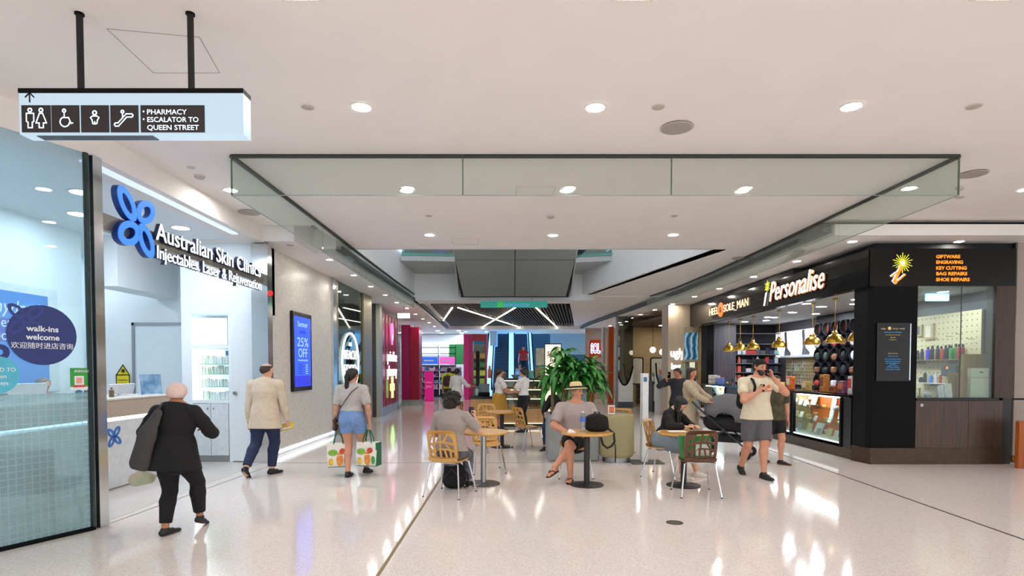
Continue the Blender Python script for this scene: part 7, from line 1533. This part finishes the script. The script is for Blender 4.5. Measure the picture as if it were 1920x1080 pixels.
for sg in (-1,1): sdf_obj('collar_flap', MATS['mauve_dark'] if 'mauve_dark' in MATS else M('mauve_dark','#b9acaa',.85), w5.root, [([P_(w5.nb+w5.up*.026*H+w5.rt*sg*.040*H+w5.fw*.018*H, w5.nb-w5.up*.012*H+w5.fw*.064*H+w5.rt*sg*.022*H, .012*H,.011*H), P_(w5.nb-w5.up*.004*H+w5.fw*.050*H+w5.rt*sg*.046*H, w5.nb-w5.up*.012*H+w5.fw*.064*H+w5.rt*sg*.022*H, .009*H,.009*H)], .006, .012, [])])
MB().tube([tuple(w5.S(t_,f_,0)) for t_,f_ in ((.27,.062),(.22,.098),(.16,.098),(.10,.098),(.05,.10))],.006,6).obj('placket', MATS['mauve_dark'], w5.root, world=False)
MB().slab(*[tuple(w5.S(a,b,l)) for a,b,l in ((.18,.088,.035),(.18,.085,.075),(.235,.080,.072),(.235,.084,.034))][::-1], .006).obj('chest_pocket', M('mauve_dark','#938583',.85), w5.root, world=False)
c, m, hf, hu, hr = w5.hc, w5.m, w5.hf, w5.hu, w5.hr; w5.hair(M('hair_grey','#8a827a',.7), 'short', .004)
hb = nrm(hu+hf*.04); M4 = Matrix((np.cross(hf,hb), hf, hb)).transposed().to_4x4(); M4.translation = Vector(c+hu*.035*m-hf*.005)
hat = thing('straw_hat', 'cream straw hat with black band worn by the man at the middle table', 'hat', (0,0,0)); straw = M('straw','#d8c693',.8,noise=.12,scale=60,bump=.3)
WM = wmat(w5.root) @ M4; hat.location = WM.translation; hat.rotation_euler = WM.to_euler()
MB().lathe([(.18,.005),(.175,.012),(.125,.020),(.102,.018),(.098,.06),(.085,.105),(.06,.118),(.03,.112),(0,.108),(0,.100),(.03,.104),(.06,.108),(.078,.098),(.09,.06),(.094,.012),(.125,.010),(.175,.004)],32,cap=False).obj('crown', straw, hat, world=False)
MB().lathe([(.1035,.019),(.1045,.022),(.1015,.046),(.1005,.047)],32,cap=False).obj('band', black_cloth, hat, world=False)
for q in 'LR':
    toe, fu = w5.ft[q]; an = w5.ank[q]; lat = nrm(np.cross(toe,fu)); t_ = 'sandal'
    sdf_obj('sandal', M('sandal_dark','#2b2320',.6), w5.root, [([P_(an-fu*.046*H-toe*.02*H, an-fu*.046*H+toe*.03*H, .024*H,.025*H,[(fu,.22)]), P_(an-fu*.046*H+toe*.03*H, an-fu*.048*H+toe*.10*H, .027*H,.024*H,[(fu,.2)])], .007, .01, [])])
    MB().tube([tuple(an-fu*.034*H+toe*.03*H+lat*.03*H), tuple(an-fu*.010*H+toe*.055*H+lat*.012*H), tuple(an-fu*.020*H+toe*.085*H+lat*.004*H), tuple(an-fu*.010*H+toe*.055*H-lat*.012*H), tuple(an-fu*.034*H+toe*.03*H-lat*.03*H)],.008,6).obj('thong', MATS['sandal_dark'], w5.root, world=False)
t = backpack('backpack', 'bulky black backpack lying on the middle table', (1.20,8.04,TZ), R(170), .82, black_cloth, False); t.scale = (1.25,1,.82)
MB().tube([(1.36,8.0,.80),(1.43,7.97,.74),(1.44,7.96,.62),(1.40,7.97,.56),(1.34,7.98,.53),(1.28,7.98,.58),(1.25,7.98,.68)],.016,8).obj('hanging_strap', black_matt, t); MB().tube([(1.42,7.965,.60),(1.45,7.96,.58),(1.455,7.96,.40),(1.45,7.96,.33)],.009,6).obj('strap_tail', black_matt, t)
# 6 girl in black
L6 = (2.33,8.70,0)
w6 = Person('long haired girl in a black jumper reading at the right-hand table', L6, R(-127), 1.60, pelvis=(0,-.02,.55), fem=True, build=1.0, skin=skinC, h=.0085, lean=20, head=(8,-34), bare=(),
    feet=dict(R=dict(p=(.05,.30,0),yaw=4), L=dict(p=(-.26,.42,0),yaw=10)), hands=dict(R=dict(p=(.20,.40,.80),hint=(1,-.3,-.3),dir=(-.5,.9,.0),palm=(0,0,-1),curl=22), L=dict(p=(.0,.44,.80),hint=(-1,-.2,-.3),dir=(.4,.9,0),palm=(0,0,-1),curl=22)))
w6.top(black_cloth, 'jumper', 1.9, .020, -.03, .0, split=True); w6.bottoms(M('grey_denim','#7d8b95',.85,noise=.12,scale=30), 'skirt', .86, .014, .03, k=.09); w6.shoes(M('white_sneaker','#d8d0c4',.6), sole_m); w6.hair(hairK, 'long', .010, L=.44, LF=.36, ff=.06, back=.10)
# 7 man on the phone
L7 = loc_of(1417,893)
w7 = Person('bearded man in a cream tee and grey shorts walking and talking on his phone', L7, R(184), 1.80, build=1.12, skin=skinA, h=.009, lean=2, head=(12,-6), feet=dict(L=dict(p=(-.02,.20,0),yaw=10), R=dict(p=(.12,-.26,.05),yaw=-4,pitch=-30)),
    hands=dict(R=dict(p=(.07,.20,1.32),hint=(1.2,-.2,-.7),dir=(-.9,.1,.25),palm=(0,-1,0),curl=60), L=dict(el=(-.37,.16,1.285),p=(-.205,.085,1.515),dir=(.33,-.10,.95),palm=(.9,.0,-.35),curl=34)))
cream = M('cream_tee','#ddd2b8',.8,noise=.05,scale=22); w7.top(cream, 'tee', .62, .018, -.035, .004, sl_e=.012); w7.bottoms(M('grey_shorts','#5d5b60',.85,noise=.1,scale=30), 'shorts', .90, .018, .038); w7.shoes(black_shoe, M('sole_black','#222224',.6))
c, m, hf, hu, hr, H = w7.hc, w7.m, w7.hf, w7.hu, w7.hr, w7.H
w7.hair(hairK, 'short', .006); sdf_obj('backward_cap', black_cloth, w7.root, [([P_(c-hf*.026*m+hu*.012*m, c+hf*.014*m+hu*.012*m, .093*m,.090*m,[(hr,.94)])], .008, .02, [(c+hu*.030*m, -nrm(hu*1-hf*.05))])])
sdf_obj('beard', hairB, w7.root, [([P_(c+hf*.032*m-hu*.052*m, c+hf*.050*m-hu*.098*m, .060*m,.042*m,[(hr,1.06)])], .007, .02, [(c-hu*.062*m, nrm(hu-hf*.25)), (c+hf*.0*m, -hf)])]); 
oj = M('orange_trim','#d9704a',.7)
for s_ in (-1,1): sdf_obj('shoulder_stripe', oj, w7.root, [([P_(w7.S(.300,.0,s_*.055), w7.S(.285,.0,s_*.115), .020*H,.024*H,[(w7.fw,.9)])], .008, .01, [])])
MB().slab(*[tuple(w7.S(a,b,l)) for a,b,l in ((.205,.098,-.075),(.205,.098,.075),(.216,.097,.075),(.216,.097,-.075))][::-1], .012).obj('chest_band', oj, w7.root, world=False)
MB().add(*cutout([circ(0,0,.028,14)],.008), frame_m(tuple(w7.S(.245,.093,-.05)), tuple(-w7.rt), tuple(w7.fw))).obj('crest', oj, w7.root, world=False, smooth=0)
MB().tube([tuple(w7.S(.300,-.055,.075)),tuple(w7.S(.318,-.01,.072)),tuple(w7.S(.298,.055,.07)),tuple(w7.S(.25,.098,.07)),tuple(w7.S(.20,.104,.078)),tuple(w7.S(.14,.08,.11))],.021,8).obj('pack_strap', black_cloth, w7.root, world=False)
MB().slab(*[tuple(w7.S(a,b,l)) for a,b,l in ((.265,.088,-.016),(.265,.088,.016),(.225,.108,.018),(.225,.108,-.018))], .02).obj('sunglasses', black_gloss, w7.root, world=False); MB().ball(tuple(w7.S(.215,.112,.005)), (.03,.012,.022), 10).obj('lens', black_gloss, w7.root, world=False)
pb_ = wmat(w7.root) @ Vector(w7.S(.03,-.13,.02)); t = backpack('backpack', 'black backpack worn on one shoulder by the man on the phone', tuple(pb_), R(4), 1.0, black_cloth, False)
hp = wmat(w7.root) @ Vector(w7.hc-w7.hr*.112-w7.hu*.03+w7.hf*.045); t = thing('phone', 'black phone held to the bearded man’s ear', 'phone', tuple(hp)); MB().bbox((-.012,-.04,-.075),(.0,.04,.075),.005).obj('case', black_gloss, t, world=False); MB().bbox((.0,-.02,.035),(.004,.0,.06),.002).obj('camera_bump', MATS['screen_dark'], t, world=False)
for q in 'L':
    k_, p_ = w7.hip['R'], w7.knee['R']
pt = w7.hip['R']+(w7.knee['R']-w7.hip['R'])*.62+w7.fw*.088; text('shorts_print', 'W', .06, white_cloth, tuple(pt), tuple(-w7.up), tuple(w7.fw), parent=None, ext=.004) if False else None
mb_ = MB()
for i in range(4): q_ = w7.hip['R']+(w7.knee['R']-w7.hip['R'])*(.45+.09*i)+w7.fw*.093; mb_.ball(tuple(q_),(.012,.008,.016),8)
mb_.obj('shorts_print', white_cloth, w7.root, world=False)
# 8 person in camouflage behind him
L8 = loc_of(1450,869)
w8 = Person('person in a camouflage top and black shorts half hidden behind the man on the phone', L8, R(190), 1.55, build=1.0, skin=skinA, h=.011, lean=2, head=(-10,-5), feet=dict(R=dict(p=(.10,-.15,.02),yaw=0), L=dict(p=(-.06,.12,0),yaw=25)), hands=dict(L=dict(p=(-.27,.0,.72),hint=(-.8,-1,0)), R=dict(p=(.22,.05,.72))))
camo = M('camouflage','#5a5238',.85,noise=.4,scale=11,col2='#2f3324'); w8.top(camo, 'camouflage_top', .7, .018, -.035); w8.bottoms(black_cloth, 'shorts', .78, .016, .03); w8.shoes(black_shoe, M('sole_gum','#9a5a3a',.6)); w8.hair(hairB, 'short', .008)
# 9 woman with the pram
L9 = (3.42,11.0,0)
w9 = Person('woman in a long beige dress pushing a grey pram', L9, R(-122), 1.68, fem=True, build=1.05, skin=skinA, h=.010, lean=3, head=(-28,-4), feet=dict(R=dict(p=(.08,.15,0)), L=dict(p=(-.08,-.15,.02),pitch=-12)), hands=dict(L=dict(p=(-.20,.44,1.02),hint=(-1,-.5,-.6),dir=(.1,1,-.1),palm=(0,0,-1),curl=55), R=dict(p=(.20,.44,1.02),hint=(1,-.5,-.6),dir=(-.1,1,-.1),palm=(0,0,-1),curl=55)))
beige = M('beige_dress','#b5a58c',.85,noise=.08,scale=18); w9.top(beige, 'dress', 1.9, .022, -.29, .08, split=True, extra=[P_(w9.S(0), w9.S(-.33,.0), .10*w9.H, .145*w9.H, [(w9.fw,.85)])]); w9.shoes(M('tan_shoe','#8a7a66',.6)); w9.hair(hairB, 'long', .012, L=.24, LF=.20, ff=.0)
pr = thing('pram', 'grey hooded pram with black seat and basket pushed by the woman in beige', 'pram', (4.02,10.62,0), R(-122)); pgrey = M('pram_grey','#6a6a6e',.8,noise=.08,scale=30); pbl = M('pram_black','#17171a',.7)
# local: +y forward (direction of travel)
hd_ = []
for i in range(9):
    a = R(-8+21*i)
    for j in range(11): b = PI*j/10; hd_.append((.235*math.cos(b), .02+.36*math.cos(a)*(.35+.65*math.sin(b))*.92, .76+.36*math.sin(a)*(.30+.70*math.sin(b))))
hd_ = [(x*1.35, y*1.55-.01, .70+(z-.76)*1.35) for x,y,z in hd_]; V = hd_; F = [(i*11+j, i*11+j+1, (i+1)*11+j+1, (i+1)*11+j) for i in range(8) for j in range(10)]
mbh = MB().add(V, F); oh = mbh.obj('hood', pgrey, pr, world=False, smooth=50); md = oh.modifiers.new('thick','SOLIDIFY'); md.thickness = .012
sdf_obj('seat', pbl, pr, [([P_((0,-.20,.66),(0,.26,.64),.23,.22,[((0,0,1),.8)]), P_((0,-.30,.72),(0,-.33,.80),.19,.15,[((0,1,0),.35)])], .014, .06, [((0,0,.78),(0,0,1))])])
sdf_obj('basket', pbl, pr, [([P_((0,-.15,.36),(0,.18,.35),.17,.15,[((0,0,1),.55)])], .014, .05, [])])
for sx in (-1,1):
    MB().tube([(sx*.25,-.58,1.03),(sx*.26,-.40,.86),(sx*.27,.0,.52),(sx*.25,.36,.22)],.016,8).obj('frame_bar', M('pram_frame','#3a3f48',.35,.6), pr, world=False); MB().tube([(sx*.27,.02,.55),(sx*.28,-.38,.16)],.015,8).obj('frame_bar', MATS['pram_frame'], pr, world=False)
    for y_, r_ in ((-.38,.135),(.38,.10)):
        o_ = MB().lathe([(r_*.55,-.02),(r_*.86,-.024),(r_,-.012),(r_,.012),(r_*.86,.024),(r_*.55,.02)],22,frame_m((sx*.28,y_,r_),(0,1,0),(1,0,0)),cap=True).obj('wheel', pbl, pr, world=False); MB().cyl((sx*.28-.028,y_,r_),(sx*.28+.028,y_,r_),r_*.4,r_*.4,14).obj('hub', M('hub_silver','#c9ccd0',.3,.7), o_, world=False)
MB().tube([(-.25,-.58,1.03),(-.22,-.64,1.05),(.22,-.64,1.05),(.25,-.58,1.03)],.018,8).obj('push_handle', M('handle_yellow','#a8924e',.6), pr, world=False); MB().tube([(-.28,.38,.16),(0,.42,.24),(.28,.38,.16)],.018,8).obj('front_axle', M('axle_white','#c9ccd2',.3,.5), pr, world=False)
sdf_obj('blanket', M('blanket_white','#cfc9c4',.85,noise=.08), pr, [([P_((-.12,-.46,.84),(.14,-.42,.86),.10,.09,[((0,0,1),.55)]), P_((-.05,-.40,.77),(.1,-.38,.78),.11,.10,[((0,0,1),.45)])], .012, .04, [])])
pbot = wmat(pr) @ Vector((.17,-.50,.98)); t = thing('drink_bottle', 'clear drink bottle in the pram’s cup holder', 'bottle', tuple(pbot)); MB().lathe([(0,-.1),(.033,-.1),(.035,-.08),(.035,.05),(.02,.09),(.014,.11),(0,.11)],14,cap=False).obj('body', G('bottle_plastic2','#cfe4ea',.2,opac=.3,opc='#c8dde4'), t, world=False); MB().cyl((0,0,.10),(0,0,.13),.017).obj('cap', M('cap_blue','#7fb0d8',.4), t, world=False)
# ------------------------------------------------------------------ people farther back (coarser)
def far(label, loc, rz, H, top_mat, bot_mat, hairk='short', hairm=hairB, sleeve=.8, bot='trousers', **kw):
    tk = {k: kw.pop(k) for k in ('hem','flare','extra','split','tname','f1','e1','shoe','hk') if k in kw}
    p = Person(label, loc, rz, H, h=kw.pop('h',.014), **kw); p.top(top_mat, tk.get('tname','shirt'), sleeve, .020, tk.get('hem',-.02), tk.get('flare',.01), split=tk.get('split',sleeve > 1), extra=tk.get('extra',()))
    if bot: p.bottoms(bot_mat, bot, tk.get('f1',1.9), .014, tk.get('e1',.02))
    p.shoes(tk.get('shoe',black_shoe)); 
    if hairk: p.hair(hairm, hairk, .010, **tk.get('hk',{}))
    return p
l10 = onz(857,788,0)
p = Person('woman in a short white dress near the pharmacy, arm held out', tuple(l10), R(-35), 1.66, fem=True, skin=skinB, h=.013, face=False, feet=dict(L=dict(p=(-.07,-.1,0)),R=dict(p=(.08,.12,0))), hands=dict(R=dict(p=(.30,.36,1.08),hint=(.8,-.8,-.8),dir=(.5,1,0),palm=(0,0,1)), L=dict(p=(-.2,.25,.95),hint=(-1,-.5,-.5),dir=(.5,1,0))))
p.top(white_cloth, 'white_dress', 1.4, .024, -.16, .05, split=True, extra=[P_(p.S(0), p.S(-.2), .10*p.H, .13*p.H, [(p.fw,.8)])]); p.hair(hairK, 'short', .012); p.shoes(MATS['tan_shoe'])
hv = M('hi_vis','#b8d82a',.7); p = far('shopper in a high visibility top with a dark backpack in the pharmacy', tuple(ony(842,700,22.5)[:2])+(0,), R(-10), 1.70, hv, M('dark_green_cloth','#2f3a30',.8), face=False, hairm=hairK)
pb_ = wmat(p.root) @ Vector(p.S(.03,-.13,0)); backpack('backpack', 'dark red and black backpack on the high visibility shopper', tuple(pb_), R(-10), 1.15, M('maroon_pack','#3d1f24',.7,noise=.3,scale=6), False)
p = far('woman with a long ponytail, white tee and mustard skirt at the bakery counter', tuple(ony(936,760,15.2)[:2])+(0,), R(-72), 1.66, white_cloth, None, 'pony', hairB, bot=None, fem=True, hem=.06, hk=dict(L=.42), face=True, skin=skinA, hands=dict(R=dict(p=(.14,.36,1.02),hint=(.8,-.8,-.8),dir=(0,1,.1),palm=(0,0,1)), L=dict(p=(-.14,.36,1.02),hint=(-.8,-.8,-.8),dir=(0,1,.1),palm=(0,0,1))))
sdf_obj('skirt', M('mustard_skirt','#b0832e',.85,noise=.08), p.root, [([P_(p.S(.08), p.S(0), .085*p.H, .116*p.H, [(p.fw,.85)]), P_(p.S(0), p.S(-.26), .118*p.H, .17*p.H, [(p.fw,.95)], cut=True)], .014, .03, [(p.S(.08), p.up)])])
p = far('woman with a bun, white tee and black trousers facing the ponytailed woman', tuple(ony(982,760,14.7)[:2])+(0,), R(62), 1.66, white_cloth, black_cloth, 'bun', hairB, fem=True, hem=.05, e1=.04, skin=skinA, hands=dict(L=dict(p=(-.14,.36,1.02),hint=(-.8,-.8,-.8),dir=(0,1,.1),palm=(0,0,1)), R=dict(p=(.16,.30,1.02),hint=(.8,-.8,-.8),dir=(0,1,.1),palm=(0,0,1))))
p = far('rider in a red vest high on the right moving staircase', (.66,32.7,1.04+.208), R(180), 1.70, M('red_vest','#b0262c',.8), black_cloth, sleeve=.3, skin=skinA)
p = far('rider in a pale blue shirt and cap low on the right moving staircase', (.42,31.25,.208), R(180), 1.72, M('pale_blue_shirt','#a9bcd8',.8), navy_cloth, sleeve=1.4, skin=skinA)
sdf_obj('cap', M('blue_cap','#2f5a86',.7), p.root, [([P_(p.hc+p.hu*.02, p.hc+p.hu*.03, .10*p.m), P_(p.hc+p.hf*.09+p.hu*.035, p.hc+p.hf*.16+p.hu*.03, .06, .05, [(p.hu,.2)])], .012, .02, [(p.hc+p.hu*.02, -p.hu)])])
p = far('bald man in a blue checked shirt behind the dark desk', tuple(ony(1238,705,22.75)[:2])+(0,), R(185), 1.66, M('blue_check','#5f7fa8',.8,noise=.4,scale=25,col2='#a8bcd0'), navy_cloth, None, skin=skinA, hands=dict(L=dict(p=(-.16,.40,1.17),hint=(-1,-.3,-.5),dir=(.6,.6,0),palm=(0,0,-1)), R=dict(p=(.16,.40,1.17),hint=(1,-.3,-.5),dir=(-.6,.6,0),palm=(0,0,-1))))
p = far('person in dark clothes holding up a phone behind the woman in beige', tuple(ony(1272,740,12.9)[:2])+(0,), R(150), 1.68, M('dark_top','#23242c',.8), black_cloth, 'short', hairK, sleeve=1.9, skin=skinB, head=(-20,-10), hands=dict(R=dict(p=(.20,.26,1.42),hint=(1,-.5,-1),dir=(-.1,.3,1),palm=(-1,0,0),curl=50), L=dict(p=(-.15,.1,.85))))
hp = at_hand(p,'R'); t = thing('phone', 'dark phone raised by the person behind the woman in beige', 'phone', tuple(hp), R(150)); MB().bbox((-.035,-.006,-.07),(.035,.006,.07),.005).obj('case', black_gloss, t, world=False); MB().box((-.03,-.008,-.06),(.03,-.006,.06)).obj('screen', MATS['screen_dark'], t, world=False)
p = far('short grey haired receptionist behind the clinic desk, seen over the frosted film', (-6.62,8.02,0), R(-100), 1.53, M('taupe_top','#8a7a6a',.8), black_cloth, 'short', M('hair_ash','#6f665c',.7,noise=.3,scale=40), fem=True, sleeve=1.6, face=True)
place_chair(.98,11.75,R(200),'plywood chair almost hidden behind the concrete planter')
p = far('seated person in black glimpsed behind the concrete planter', (.98,11.75,0), R(150), 1.68, black_cloth, navy_cloth, 'short', hairK, sleeve=1.5, pelvis=(0,-.02,.56), face=True, feet=dict(L=dict(p=(-.1,.42,0)),R=dict(p=(.1,.42,0))), hands=dict(L=dict(p=(-.15,.3,.68),hint=(-1,-.5,-.3),dir=(.4,.8,0),palm=(0,0,-1)),R=dict(p=(.15,.3,.68),hint=(1,-.5,-.3),dir=(-.4,.8,0),palm=(0,0,-1))))
